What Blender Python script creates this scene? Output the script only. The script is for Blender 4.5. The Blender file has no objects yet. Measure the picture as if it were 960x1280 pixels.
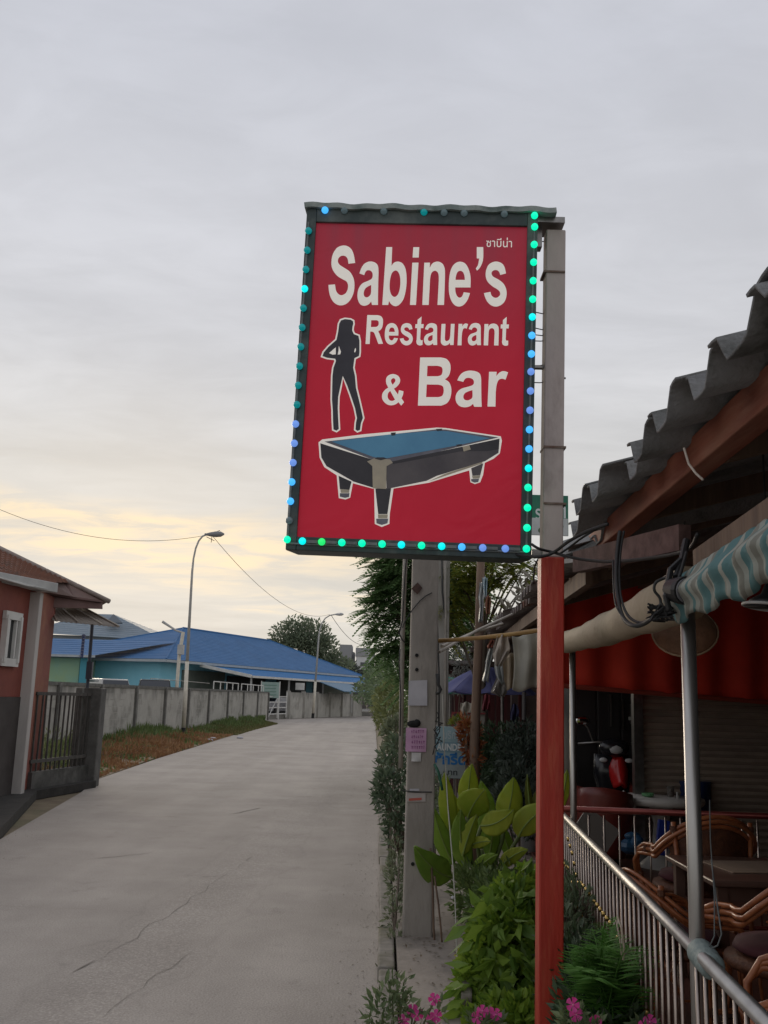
import bpy, bmesh, math, random
from math import sin, cos, pi, radians
from mathutils import Vector, Matrix, Euler
random.seed(7)
SC = bpy.context.scene
COL = SC.collection

# ------------------------------------------------------------------ camera
F, PITCH, ROLL, EYE = 1200.0, radians(10.94), radians(1.8), 1.6
cd = bpy.data.cameras.new('camera'); cam = bpy.data.objects.new('camera', cd); COL.objects.link(cam)
cd.sensor_fit = 'VERTICAL'; cd.sensor_height = 32.0; cd.lens = 32.0*F/1280.0
cd.clip_start = 0.05; cd.clip_end = 3000
RC = Matrix.Rotation(pi/2+PITCH, 3, 'X') @ Matrix.Rotation(ROLL, 3, 'Z')
cam.location = (0, 0, EYE); cam.rotation_euler = RC.to_euler()
SC.camera = cam
SC.render.resolution_x, SC.render.resolution_y = 768, 1024

# measured points of the photograph turned into places in the world
def ray(u, v): return RC @ Vector((u-480, 640-v, -F))
def G(u, v, z=0.0):
    d = ray(u, v); return Vector((0, 0, EYE)) + d*((z-EYE)/d.z)
def P(u, v, y):
    d = ray(u, v); return Vector((0, 0, EYE)) + d*(y/d.y)

# ------------------------------------------------------------------ colour management
SC.view_settings.view_transform = 'Standard'; SC.view_settings.look = 'None'
SC.view_settings.exposure = 0.0; SC.view_settings.gamma = 1.0
SC.render.engine = 'CYCLES'

# ------------------------------------------------------------------ sky
GLOW = ray(180, 662).normalized()
az = math.atan2(GLOW.x, GLOW.y); el = math.asin(GLOW.z)
w = bpy.data.worlds.new('World'); SC.world = w; w.use_nodes = True
nt = w.node_tree; nt.nodes.clear()
def N(t, **k):
    n = nt.nodes.new(t)
    for a, b in k.items(): setattr(n, a, b)
    return n
def L(a, b): nt.links.new(a, b)
def mth(op, a, b=None, c=None, clamp=False):
    n = N('ShaderNodeMath', operation=op, use_clamp=clamp)
    for i, x in enumerate((a, b, c)):
        if x is None: continue
        if isinstance(x, (int, float)): n.inputs[i].default_value = x
        else: L(x, n.inputs[i])
    return n.outputs[0]
def mixc(f, a, b, mode='MIX'):
    n = N('ShaderNodeMix', data_type='RGBA', blend_type=mode)
    for i, x in ((0, f), (6, a), (7, b)):
        if isinstance(x, (int, float)): n.inputs[i].default_value = x
        elif isinstance(x, tuple): n.inputs[i].default_value = (*x, 1)
        else: L(x, n.inputs[i])
    return n.outputs[2]
tc = N('ShaderNodeTexCoord'); sep = N('ShaderNodeSeparateXYZ'); L(tc.outputs['Generated'], sep.inputs[0])
zc = mth('MAXIMUM', sep.outputs[2], 0.0)
den = mth('ADD', zc, 0.10)
cx = mth('DIVIDE', sep.outputs[0], den); cy = mth('DIVIDE', sep.outputs[1], den)
cmb = N('ShaderNodeCombineXYZ'); L(cx, cmb.inputs[0]); L(mth('MULTIPLY', cy, 1.7), cmb.inputs[1])
def noise(vec, scale, detail, rough=0.55, dist=0.0):
    n = N('ShaderNodeTexNoise'); n.inputs['Scale'].default_value = scale; n.inputs['Detail'].default_value = detail
    n.inputs['Roughness'].default_value = rough; n.inputs['Distortion'].default_value = dist
    L(vec, n.inputs['Vector']); return n.outputs['Fac']
n1 = noise(cmb.outputs[0], 0.75, 6, 0.55, 0.7); n2 = noise(cmb.outputs[0], 3.0, 7, 0.6, 0.6)
ramp = N('ShaderNodeValToRGB'); L(sep.outputs[2], ramp.inputs[0])
cr = ramp.color_ramp
pts = [(0.0, (.66, .67, .66)), (0.11, (.68, .68, .665)), (0.2, (.69, .68, .665)), (0.36, (.675, .68, .715)), (0.6, (.595, .61, .67)), (1.0, (.58, .595, .65))]
cr.elements[0].position, cr.elements[0].color = pts[0][0], (*pts[0][1], 1)
cr.elements[1].position, cr.elements[1].color = pts[-1][0], (*pts[-1][1], 1)
for p, c in pts[1:-1]:
    e = cr.elements.new(p); e.color = (*c, 1)
def mr(x, a, b, c, d, smooth=True):
    n = N('ShaderNodeMapRange', interpolation_type='SMOOTHSTEP' if smooth else 'LINEAR')
    L(x, n.inputs[0])
    for i, q in enumerate((a, b, c, d)): n.inputs[i+1].default_value = q
    return n.outputs[0]
var = mth('MULTIPLY', mr(n1, .3, .7, .90, 1.065), mr(n2, .3, .7, .955, 1.03))
cl = mixc(1.0, ramp.outputs[0], var, 'MULTIPLY')
# the warm break in the overcast, low in front on the left
dp = N('ShaderNodeVectorMath', operation='DOT_PRODUCT'); L(tc.outputs['Generated'], dp.inputs[0])
gh = Vector((GLOW.x, GLOW.y, 0)).normalized(); dp.inputs[1].default_value = gh
horiz = mr(dp.outputs['Value'], 0.90, 1.0, 0, 1)
wob = mth('MULTIPLY', mth('SUBTRACT', n1, 0.5), 0.16)
zz = mth('ADD', mth('ADD', sep.outputs[2], wob), mth('MULTIPLY', sep.outputs[0], 0.10))
dz = mth('ABSOLUTE', mth('SUBTRACT', zz, GLOW.z-0.03))
band = mr(dz, 0.0, 0.055, 1, 0)
soft = mr(dz, 0.0, 0.20, 1, 0)
strk = mr(n2, .36, .60, .25, 1.0)
cl = mixc(mth('MULTIPLY', mth('MULTIPLY', horiz, soft), 0.42), cl, (.84, .76, .65))
cl = mixc(mth('MULTIPLY', mth('MULTIPLY', horiz, band), mth('MULTIPLY', strk, 0.95)), cl, (1.05, .85, .58))
big = mixc(1.0, cl, (10, 10, 10), 'MULTIPLY')      # the Background below has strength 0.1
sky = N('ShaderNodeTexSky', sky_type='NISHITA'); sky.sun_disc = False
sky.sun_elevation = el; sky.sun_rotation = az
tot = mixc(0.975, sky.outputs[0], big)
bg = N('ShaderNodeBackground'); bg.inputs[1].default_value = 0.1; L(tot, bg.inputs[0])
wo = N('ShaderNodeOutputWorld'); L(bg.outputs[0], wo.inputs[0])

# ------------------------------------------------------------------ sun (behind the overcast, low in front)
sd = bpy.data.lights.new('sun', 'SUN'); sd.energy = 1.3; sd.angle = radians(25); sd.color = (1, .86, .68)
so = bpy.data.objects.new('sun', sd); COL.objects.link(so)
so.rotation_euler = (GLOW).to_track_quat('Z', 'Y').to_euler()

# ------------------------------------------------------------------ materials
MATS = {}
def mat(name, c1, c2=None, scale=6, rough=.75, metal=0, bump=0, bscale=None, stretch=(1, 1, 1), lo=.35, hi=.65, island=False,
        emit=None, estr=0, trans=0, c3=None, s3=1.2, alpha=None, objrand=True, spec=None):
    if name in MATS: return MATS[name]
    m = bpy.data.materials.new(name); m.use_nodes = True; t = m.node_tree
    b = t.nodes['Principled BSDF']; b.inputs['Roughness'].default_value = rough; b.inputs['Metallic'].default_value = metal
    if spec is not None: b.inputs['Specular IOR Level'].default_value = spec
    b.inputs['Base Color'].default_value = (*c1, 1)
    if c2 is not None or bump:
        co = t.nodes.new('ShaderNodeTexCoord'); mp = t.nodes.new('ShaderNodeMapping'); mp.inputs['Scale'].default_value = stretch
        t.links.new(co.outputs['Object'], mp.inputs[0])
        if objrand:
            oi = t.nodes.new('ShaderNodeObjectInfo'); ml = t.nodes.new('ShaderNodeMath'); ml.operation = 'MULTIPLY'; ml.inputs[1].default_value = 37
            t.links.new(oi.outputs['Random'], ml.inputs[0]); t.links.new(ml.outputs[0], mp.inputs['Location'])
    last = None
    if c2 is not None:
        if island:
            g = t.nodes.new('ShaderNodeNewGeometry'); fac = g.outputs['Random Per Island']
        else:
            n = t.nodes.new('ShaderNodeTexNoise'); n.inputs['Scale'].default_value = scale; n.inputs['Detail'].default_value = 8; n.inputs['Roughness'].default_value = .62
            t.links.new(mp.outputs[0], n.inputs['Vector'])
            r = t.nodes.new('ShaderNodeMapRange'); r.inputs[1].default_value = lo; r.inputs[2].default_value = hi
            t.links.new(n.outputs['Fac'], r.inputs[0]); fac = r.outputs[0]
        x = t.nodes.new('ShaderNodeMix'); x.data_type = 'RGBA'; x.inputs[6].default_value = (*c1, 1); x.inputs[7].default_value = (*c2, 1)
        t.links.new(fac, x.inputs[0]); last = x.outputs[2]
        if c3 is not None:
            n3 = t.nodes.new('ShaderNodeTexNoise'); n3.inputs['Scale'].default_value = s3; n3.inputs['Detail'].default_value = 9; n3.inputs['Roughness'].default_value = .65
            t.links.new(mp.outputs[0], n3.inputs['Vector'])
            r3 = t.nodes.new('ShaderNodeMapRange'); r3.inputs[1].default_value = .52; r3.inputs[2].default_value = .68
            t.links.new(n3.outputs['Fac'], r3.inputs[0])
            y = t.nodes.new('ShaderNodeMix'); y.data_type = 'RGBA'; t.links.new(r3.outputs[0], y.inputs[0]); t.links.new(last, y.inputs[6]); y.inputs[7].default_value = (*c3, 1)
            last = y.outputs[2]
        t.links.new(last, b.inputs['Base Color'])
    if bump:
        nb = t.nodes.new('ShaderNodeTexNoise'); nb.inputs['Scale'].default_value = bscale or scale*4; nb.inputs['Detail'].default_value = 6
        t.links.new(mp.outputs[0], nb.inputs['Vector'])
        bp = t.nodes.new('ShaderNodeBump'); bp.inputs['Strength'].default_value = bump; bp.inputs['Distance'].default_value = .01
        t.links.new(nb.outputs['Fac'], bp.inputs['Height']); t.links.new(bp.outputs[0], b.inputs['Normal'])
    if emit:
        b.inputs['Emission Color'].default_value = (*emit, 1); b.inputs['Emission Strength'].default_value = estr
    if trans:
        tr = t.nodes.new('ShaderNodeBsdfTranslucent'); mx = t.nodes.new('ShaderNodeMixShader'); mx.inputs[0].default_value = trans
        if last: t.links.new(last, tr.inputs[0])
        else: tr.inputs[0].default_value = (*c1, 1)
        o = t.nodes['Material Output']; t.links.new(b.outputs[0], mx.inputs[1]); t.links.new(tr.outputs[0], mx.inputs[2]); t.links.new(mx.outputs[0], o.inputs[0])
    if alpha is not None: b.inputs['Transmission Weight'].default_value = alpha
    MATS[name] = m; return m

# ------------------------------------------------------------------ mesh collector
ORG = {}
class MB:
    def __init__(s): s.v = []; s.f = []
    def add(s, vs, fs):
        n = len(s.v); s.v += [Vector(p) for p in vs]; s.f += [tuple(i+n for i in f) for f in fs]; return s
    def box(s, c, d, rot=None):
        c = Vector(c); h = Vector(d)/2; vs = []
        for x in (-1, 1):
            for y in (-1, 1):
                for z in (-1, 1):
                    p = Vector((x*h.x, y*h.y, z*h.z))
                    if rot is not None: p = rot @ p
                    vs.append(c+p)
        return s.add(vs, [(0, 1, 3, 2), (4, 6, 7, 5), (0, 4, 5, 1), (2, 3, 7, 6), (0, 2, 6, 4), (1, 5, 7, 3)])
    def bar(s, a, b, w_, h_, up=Vector((0, 0, 1))):
        a = Vector(a); b = Vector(b); d = (b-a).normalized()
        if abs(d.dot(up)) > .98: up = Vector((0, 1, 0))
        x = d.cross(up).normalized(); y = x.cross(d)
        q = [(-w_/2, -h_/2), (w_/2, -h_/2), (w_/2, h_/2), (-w_/2, h_/2)]
        return s.add([a+x*i+y*j for i, j in q]+[b+x*i+y*j for i, j in q], [(3, 2, 1, 0), (4, 5, 6, 7)]+[(i, (i+1) % 4, (i+1) % 4+4, i+4) for i in range(4)])
    def tube(s, pts, r, n=8, caps=True):
        pts = [Vector(p) for p in pts]; m = len(pts)
        rs = r if isinstance(r, (list, tuple)) else [r]*m
        d0 = (pts[1]-pts[0]).normalized(); up = Vector((0, 0, 1)) if abs(d0.z) < .9 else Vector((0, 1, 0))
        x = d0.cross(up).normalized(); vs = []
        for i, p in enumerate(pts):
            d = (pts[min(i+1, m-1)]-pts[max(i-1, 0)]).normalized()
            x = (x-d*x.dot(d)).normalized(); y = d.cross(x)
            vs += [p+(x*cos(2*pi*k/n)+y*sin(2*pi*k/n))*rs[i] for k in range(n)]
        fs = [(i*n+k, i*n+(k+1) % n, (i+1)*n+(k+1) % n, (i+1)*n+k) for i in range(m-1) for k in range(n)]
        if caps: fs += [tuple(range(n))[::-1], tuple((m-1)*n+k for k in range(n))]
        return s.add(vs, fs)
    def lathe(s, c, prof, n=16, sx=1, sy=1):
        c = Vector(c); vs = []
        for r, z in prof: vs += [c+Vector((r*cos(2*pi*k/n)*sx, r*sin(2*pi*k/n)*sy, z)) for k in range(n)]
        m = len(prof); fs = [(i*n+k, i*n+(k+1) % n, (i+1)*n+(k+1) % n, (i+1)*n+k) for i in range(m-1) for k in range(n)]
        fs += [tuple(range(n))[::-1], tuple((m-1)*n+k for k in range(n))]
        return s.add(vs, fs)
    def ball(s, c, r, n=8, m=6, sc=(1, 1, 1)):
        c = Vector(c); vs = []
        for i in range(m+1):
            a = pi*i/m
            for k in range(n):
                b = 2*pi*k/n; vs.append(c+Vector((r*sin(a)*cos(b)*sc[0], r*sin(a)*sin(b)*sc[1], r*cos(a)*sc[2])))
        return s.add(vs, [(i*n+k, (i+1)*n+k, (i+1)*n+(k+1) % n, i*n+(k+1) % n) for i in range(m) for k in range(n)])
    def poly(s, pts, d):          # a flat outline given depth d (a vector)
        pts = [Vector(p) for p in pts]; n = len(pts); d = Vector(d)
        return s.add(pts+[p+d for p in pts], [tuple(range(n)), tuple(range(2*n-1, n-1, -1))]+[(i, i+n, (i+1) % n+n, (i+1) % n) for i in range(n)])
    def grid(s, fn, nu, nv):
        vs = [fn(i/nu, j/nv) for j in range(nv+1) for i in range(nu+1)]
        return s.add(vs, [(j*(nu+1)+i, j*(nu+1)+i+1, (j+1)*(nu+1)+i+1, (j+1)*(nu+1)+i) for j in range(nv) for i in range(nu)])
    def build(s, name, m, parent=None, smooth=False, bevel=0, solid=0, loc=None):
        o = Vector((0, 0, 0))
        if parent is not None: o = ORG.get(parent.name, o)
        if loc is not None: o = Vector(loc)
        me = bpy.data.meshes.new(name); me.from_pydata([tuple(p-o) for p in s.v], [], s.f)
        if m: me.materials.append(m)
        if smooth:
            me.polygons.foreach_set('use_smooth', [True]*len(me.polygons))
        ob = bpy.data.objects.new(name, me); COL.objects.link(ob)
        if parent is not None: ob.parent = parent; ORG[ob.name] = o
        elif loc is not None: ob.location = loc; ORG[ob.name] = o
        if solid:
            q = ob.modifiers.new('s', 'SOLIDIFY'); q.thickness = solid; q.offset = 0
        if bevel:
            q = ob.modifiers.new('b', 'BEVEL'); q.width = bevel; q.segments = 2; q.limit_method = 'ANGLE'
        me.update(); return ob
def T(name, label, cat, loc=(0, 0, 0), rz=0, group=None, world=True):
    o = bpy.data.objects.new(name, None); COL.objects.link(o); o.location = loc; o.rotation_euler = (0, 0, rz); o.empty_display_size = .1
    o['label'] = label; o['category'] = cat
    if group: o['group'] = group
    ORG[o.name] = Vector(loc) if world else Vector((0, 0, 0))
    return o
def tag(o, label, cat, group=None):
    o['label'] = label; o['category'] = cat
    if group: o['group'] = group
    return o
def S(o): o['kind'] = 'structure'; return o
def stuff(o): o['kind'] = 'stuff'; return o
def inst(src, parent, loc, rot=None, sc=None, name=None):
    c = src.copy(); COL.objects.link(c); c.parent = parent; c.location = Vector(loc)
    if rot is not None: c.rotation_euler = rot
    if sc is not None: c.scale = sc
    return c
def dup(root, loc, rz, label):
    r = root.copy(); COL.objects.link(r); r.location = loc; r.rotation_euler = (0, 0, rz); r['label'] = label
    for ch in [o for o in bpy.data.objects if o.parent == root]:
        c = ch.copy(); COL.objects.link(c); c.parent = r
        for g in [o for o in bpy.data.objects if o.parent == ch]:
            d = g.copy(); COL.objects.link(d); d.parent = c
    return r
def rv(a=1): return Vector((random.uniform(-a, a), random.uniform(-a, a), random.uniform(-a, a)))

# lettering on a plane: O origin, A right, B up (unit), nrm towards the reader
def lettering(body, O, A, B, nrm, x0, x1, y0, y1, m, parent, bold=0.0, name='lettering', thick=.0012, keep=False):
    cu = bpy.data.curves.new('t', 'FONT'); cu.body = body; cu.size = 1; cu.offset = bold; cu.resolution_u = 4
    ob = bpy.data.objects.new('t', cu); COL.objects.link(ob)
    dg = bpy.context.evaluated_depsgraph_get(); me = ob.evaluated_get(dg).to_mesh()
    vs = [v.co.copy() for v in me.vertices]; fs = [tuple(p.vertices) for p in me.polygons]
    ob.evaluated_get(dg).to_mesh_clear(); bpy.data.objects.remove(ob)
    if not vs: return None
    ax, bx_ = min(v.x for v in vs), max(v.x for v in vs); ay, by = min(v.y for v in vs), max(v.y for v in vs)
    sy = (y1-y0)/(by-ay); sx = (x1-x0)/(bx_-ax)
    mb = MB()
    pt = [O+A*(x0+(v.x-ax)*sx)+B*(y0+(v.y-ay)*sy) for v in vs]
    n = len(pt)
    mb.add([p+nrm*thick for p in pt], fs)
    # skirts give the letters a real edge
    cnt = {}
    for f in fs:
        for i in range(len(f)):
            e = (f[i], f[(i+1) % len(f)]); k = (min(e), max(e)); cnt.setdefault(k, []).append(e)
    edges = [v[0] for v in cnt.values() if len(v) == 1]
    for a, b in edges: mb.add([pt[a]+nrm*thick, pt[b]+nrm*thick, pt[b], pt[a]], [(3, 2, 1, 0)])
    return mb.build(name, m, parent)

# ================================================================== MATERIALS USED
road_m = mat('road_concrete', (.335, .297, .262), (.40, .357, .317), 1.1, .92, bump=.5, bscale=70, c3=(.305, .27, .24), s3=.45, objrand=False)
# ripple of fine aggregate and long faint joints in the road slab
def road_detail(m):
    t = m.node_tree; b = t.nodes['Principled BSDF']; src = b.inputs['Base Color'].links[0].from_socket
    co = t.nodes.new('ShaderNodeTexCoord')
    nz = t.nodes.new('ShaderNodeTexNoise'); nz.inputs['Scale'].default_value = 90; nz.inputs['Detail'].default_value = 3; t.links.new(co.outputs['Object'], nz.inputs[0])
    r = t.nodes.new('ShaderNodeMapRange'); r.inputs[1].default_value = .3; r.inputs[2].default_value = .7; r.inputs[3].default_value = .8; r.inputs[4].default_value = 1.18; t.links.new(nz.outputs[0], r.inputs[0])
    x = t.nodes.new('ShaderNodeMix'); x.data_type = 'RGBA'; x.blend_type = 'MULTIPLY'; x.inputs[0].default_value = 1
    t.links.new(src, x.inputs[6]); t.links.new(r.outputs[0], x.inputs[7])
    # tyre-worn lighter lanes and stains running along the road
    mp = t.nodes.new('ShaderNodeMapping'); mp.inputs['Scale'].default_value = (1.6, .09, 1); t.links.new(co.outputs['Object'], mp.inputs[0])
    n2 = t.nodes.new('ShaderNodeTexNoise'); n2.inputs['Scale'].default_value = 1.0; n2.inputs['Detail'].default_value = 5; t.links.new(mp.outputs[0], n2.inputs[0])
    r2 = t.nodes.new('ShaderNodeMapRange'); r2.inputs[1].default_value = .3; r2.inputs[2].default_value = .7; r2.inputs[3].default_value = .87; r2.inputs[4].default_value = 1.07; t.links.new(n2.outputs[0], r2.inputs[0])
    y = t.nodes.new('ShaderNodeMix'); y.data_type = 'RGBA'; y.blend_type = 'MULTIPLY'; y.inputs[0].default_value = 1
    t.links.new(x.outputs[2], y.inputs[6]); t.links.new(r2.outputs[0], y.inputs[7])
    # worn strip where the coarse aggregate shows, running diagonally up the lane, with a darker seam along it
    A_, B_ = G(100, 1262), G(400, 1000); d = (B_-A_).normalized(); nn = Vector((-d.y, d.x, 0)); off = A_.dot(nn)
    dt = t.nodes.new('ShaderNodeVectorMath'); dt.operation = 'DOT_PRODUCT'; dt.inputs[1].default_value = nn; t.links.new(co.outputs['Object'], dt.inputs[0])
    wn = t.nodes.new('ShaderNodeTexNoise'); wn.inputs['Scale'].default_value = 1.3; wn.inputs['Detail'].default_value = 8; t.links.new(co.outputs['Object'], wn.inputs[0])
    def m_(op, a_, b_=None, clamp=False):
        q = t.nodes.new('ShaderNodeMath'); q.operation = op; q.use_clamp = clamp
        for i, v in enumerate((a_, b_)):
            if v is None: continue
            if isinstance(v, (int, float)): q.inputs[i].default_value = v
            else: t.links.new(v, q.inputs[i])
        return q.outputs[0]
    dist = m_('ABSOLUTE', m_('SUBTRACT', m_('ADD', dt.outputs['Value'], m_('MULTIPLY', m_('SUBTRACT', wn.outputs[0], .5), .7)), off))
    strip = t.nodes.new('ShaderNodeMapRange'); strip.interpolation_type = 'SMOOTHSTEP'; strip.inputs[1].default_value = .12; strip.inputs[2].default_value = .42; strip.inputs[3].default_value = 1; strip.inputs[4].default_value = 0; t.links.new(dist, strip.inputs[0])
    vo = t.nodes.new('ShaderNodeTexVoronoi'); vo.inputs['Scale'].default_value = 42; t.links.new(co.outputs['Object'], vo.inputs[0])
    vr = t.nodes.new('ShaderNodeMapRange'); vr.inputs[1].default_value = .1; vr.inputs[2].default_value = .6; vr.inputs[3].default_value = 1.16; vr.inputs[4].default_value = .90; t.links.new(vo.outputs['Distance'], vr.inputs[0])
    z1 = t.nodes.new('ShaderNodeMix'); z1.data_type = 'RGBA'; z1.blend_type = 'MULTIPLY'; t.links.new(strip.outputs[0], z1.inputs[0]); t.links.new(y.outputs[2], z1.inputs[6]); t.links.new(vr.outputs[0], z1.inputs[7])
    seam = t.nodes.new('ShaderNodeMapRange'); seam.inputs[1].default_value = .0; seam.inputs[2].default_value = .035; seam.inputs[3].default_value = .93; seam.inputs[4].default_value = 1
    t.links.new(m_('ABSOLUTE', m_('SUBTRACT', dist, .36)), seam.inputs[0])
    z2 = t.nodes.new('ShaderNodeMix'); z2.data_type = 'RGBA'; z2.blend_type = 'MULTIPLY'; z2.inputs[0].default_value = 1; t.links.new(z1.outputs[2], z2.inputs[6]); t.links.new(seam.outputs[0], z2.inputs[7])
    # spots of old oil and mud
    sp_ = t.nodes.new('ShaderNodeTexNoise'); sp_.inputs['Scale'].default_value = 3.2; sp_.inputs['Detail'].default_value = 10; sp_.inputs['Roughness'].default_value = .72; t.links.new(co.outputs['Object'], sp_.inputs[0])
    s2 = t.nodes.new('ShaderNodeMapRange'); s2.inputs[1].default_value = .58; s2.inputs[2].default_value = .72; s2.inputs[3].default_value = 1; s2.inputs[4].default_value = .74; t.links.new(sp_.outputs[0], s2.inputs[0])
    z3 = t.nodes.new('ShaderNodeMix'); z3.data_type = 'RGBA'; z3.blend_type = 'MULTIPLY'; z3.inputs[0].default_value = 1; t.links.new(z2.outputs[2], z3.inputs[6]); t.links.new(s2.outputs[0], z3.inputs[7])
    t.links.new(z3.outputs[2], b.inputs['Base Color'])
road_detail(road_m)
soil_m = mat('soil', (.16, .12, .08), (.22, .18, .11), 3, .95, bump=.6, bscale=14, c3=(.10, .11, .05), s3=.5, objrand=False)
pave_m = mat('pavement_concrete', (.24, .205, .175), (.33, .285, .245), 2.5, .9, bump=.4, bscale=40, c3=(.11, .10, .085), s3=1.0, objrand=False)
kerb_m = mat('kerb_concrete', (.27, .245, .215), (.17, .155, .13), 4, .95, bump=.9, c3=(.14, .13, .08), s3=2)
conc_m = mat('pole_concrete', (.25, .225, .20), (.34, .31, .275), 5, .85, bump=.4, bscale=50, c3=(.16, .145, .125), s3=1.6, stretch=(1, 1, .35))
conc2_m = mat('pale_weathered_concrete', (.36, .34, .31), (.26, .25, .22), 6, .85, bump=.4, c3=(.12, .115, .10), s3=1.4, stretch=(1, 1, .3))
wall_m = mat('wall_concrete', (.43, .41, .37), (.34, .325, .29), 1.5, .9, bump=.3, bscale=20, c3=(.21, .20, .175), s3=.9, stretch=(1, 1, 1))
def topstain(m):
    t = m.node_tree; b = t.nodes['Principled BSDF']; src = b.inputs['Base Color'].links[0].from_socket
    co = t.nodes.new('ShaderNodeTexCoord'); sx = t.nodes.new('ShaderNodeSeparateXYZ'); t.links.new(co.outputs['Object'], sx.inputs[0])
    mp = t.nodes.new('ShaderNodeMapping'); mp.inputs['Scale'].default_value = (1, 2.2, .9); t.links.new(co.outputs['Object'], mp.inputs[0])
    n = t.nodes.new('ShaderNodeTexNoise'); n.inputs['Scale'].default_value = 1.0; n.inputs['Detail'].default_value = 9; n.inputs['Roughness'].default_value = .7; t.links.new(mp.outputs[0], n.inputs[0])
    a = t.nodes.new('ShaderNodeMath'); a.operation = 'MULTIPLY_ADD'; a.inputs[1].default_value = 2.4; t.links.new(n.outputs[0], a.inputs[0]); t.links.new(sx.outputs[2], a.inputs[2])
    r = t.nodes.new('ShaderNodeMapRange'); r.inputs[1].default_value = 2.5; r.inputs[2].default_value = 3.2; r.inputs[4].default_value = .75; t.links.new(a.outputs[0], r.inputs[0])
    x = t.nodes.new('ShaderNodeMix'); x.data_type = 'RGBA'; t.links.new(r.outputs[0], x.inputs[0]); t.links.new(src, x.inputs[6]); x.inputs[7].default_value = (.10, .098, .09, 1); t.links.new(x.outputs[2], b.inputs['Base Color'])
topstain(wall_m)
wallcap_m = mat('wall_cap', (.16, .155, .14), (.09, .09, .08), 6, .9, bump=.5)
dark_conc = mat('dark_concrete', (.075, .072, .066), (.13, .125, .115), 5, .9, bump=.5, c3=(.035, .035, .03), s3=1.2)
redpaint = mat('red_paint', (.47, .036, .018), (.34, .025, .014), 3, .5, bump=.2, bscale=20, c3=(.50, .085, .045), s3=3.5, stretch=(4, 4, .6))
postconc = mat('post_concrete', (.42, .36, .335), (.50, .43, .40), 6, .85, bump=.3, c3=(.24, .19, .17), s3=2.2, stretch=(1, 1, .4))
steel = mat('stainless', (.50, .485, .46), (.36, .345, .33), 7, .40, .9, stretch=(1, 1, .15))
steel_d = mat('dull_steel', (.30, .29, .28), (.2, .19, .18), 10, .35, 1)
brass = mat('brass', (.52, .36, .13), None, rough=.28, metal=1)
blackp = mat('black_plastic', (.012, .012, .013), None, rough=.45)
blackm = mat('black_rubber', (.02, .02, .02), None, rough=.6)
greypipe = mat('pvc_pipe', (.30, .275, .24), (.22, .20, .17), 8, .6)
paper = mat('paper', (.50, .49, .52), (.43, .42, .45), 9, .9, bump=.1)
wood = mat('weathered_wood', (.19, .125, .085), (.11, .07, .05), 4, .85, bump=.4, stretch=(3, 3, .3))
beamw = mat('red_stained_beam', (.32, .10, .055), (.19, .055, .032), 3, .8, bump=.3, stretch=(3, .4, 3), c3=(.36, .17, .11), s3=1.3)
fibre = mat('fibre_cement', (.17, .17, .175), (.27, .27, .27), 6, .95, bump=.9, bscale=45, c3=(.07, .072, .066), s3=3.0)
whitep = mat('white_paint', (.66, .65, .62), (.52, .51, .48), 3, .6)

def leafmat(name, a, b, tr=.3): return mat(name, a, b, island=True, rough=.55, trans=tr)
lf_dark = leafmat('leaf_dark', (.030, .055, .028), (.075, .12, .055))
lf_tree = leafmat('leaf_tree', (.12, .22, .09), (.25, .38, .16), .55)
lf_far = leafmat('leaf_far', (.15, .19, .13), (.22, .26, .17), .4)
lf_yel = leafmat('leaf_yellow', (.10, .14, .02), (.20, .20, .03), .4)
lf_lime = leafmat('leaf_lime', (.13, .24, .025), (.30, .42, .05), .45)
lf_fern = leafmat('leaf_fern', (.09, .23, .045), (.18, .38, .08), .45)
lf_canna = mat('leaf_canna', (.36, .48, .05), (.52, .56, .08), 3, .42, trans=.35, bump=.15, bscale=30)
lf_canna2 = mat('leaf_canna_dark', (.21, .37, .05), (.32, .47, .07), 3, .42, trans=.3, bump=.15, bscale=30)
dry = leafmat('dry_grass', (.25, .12, .055), (.36, .22, .11), .3)
grn = leafmat('green_grass', (.09, .14, .045), (.18, .24, .08), .3)
redleaf = leafmat('red_leaf', (.20, .05, .02), (.28, .11, .03), .2)
pink = mat('pink_petal', (.78, .04, .34), (.85, .14, .50), island=True, rough=.6, trans=.3)
bark = mat('bark', (.10, .075, .055), (.17, .14, .11), 7, .95, bump=.6, stretch=(1, 1, .3))

# ================================================================== GROUND
g = MB().grid(lambda a, b: Vector((-900+1800*a, -60+2200*b, -.03)), 8, 8).build('ground', soil_m); S(g)
def ribbon(left, right, z, name, m, mb=None):
    mb = MB(); n = len(left)
    mb.add([(p[0], p[1], z) for p in left]+[(p[0], p[1], z) for p in right], [(i, i+n, i+n+1, i+1) for i in range(n-1)])
    return mb.build(name, m)
RL = [(-3.6, -20), (-3.75, 6), (-3.95, 10.6), (-4.6, 15.6), (-5.0, 17.8), (-5.25, 24), (-5.45, 34), (-5.6, 45), (-5.55, 54), (-7.4, 59), (-7.2, 62), (-5.9, 66.5), (-4.2, 72), (-1.6, 83), (5, 105)]
RR = [(.10, -20), (.10, 6), (.10, 10.6), (.08, 15.6), (.07, 17.8), (.05, 24), (0, 34), (-.05, 45), (-.1, 54), (-.05, 59), (.05, 62), (.4, 66.5), (1.3, 72), (4, 83), (11, 105)]
road = ribbon(RL, RR, 0.0, 'road', road_m); S(road); ORG[road.name] = Vector((0, 0, 0))
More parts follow.
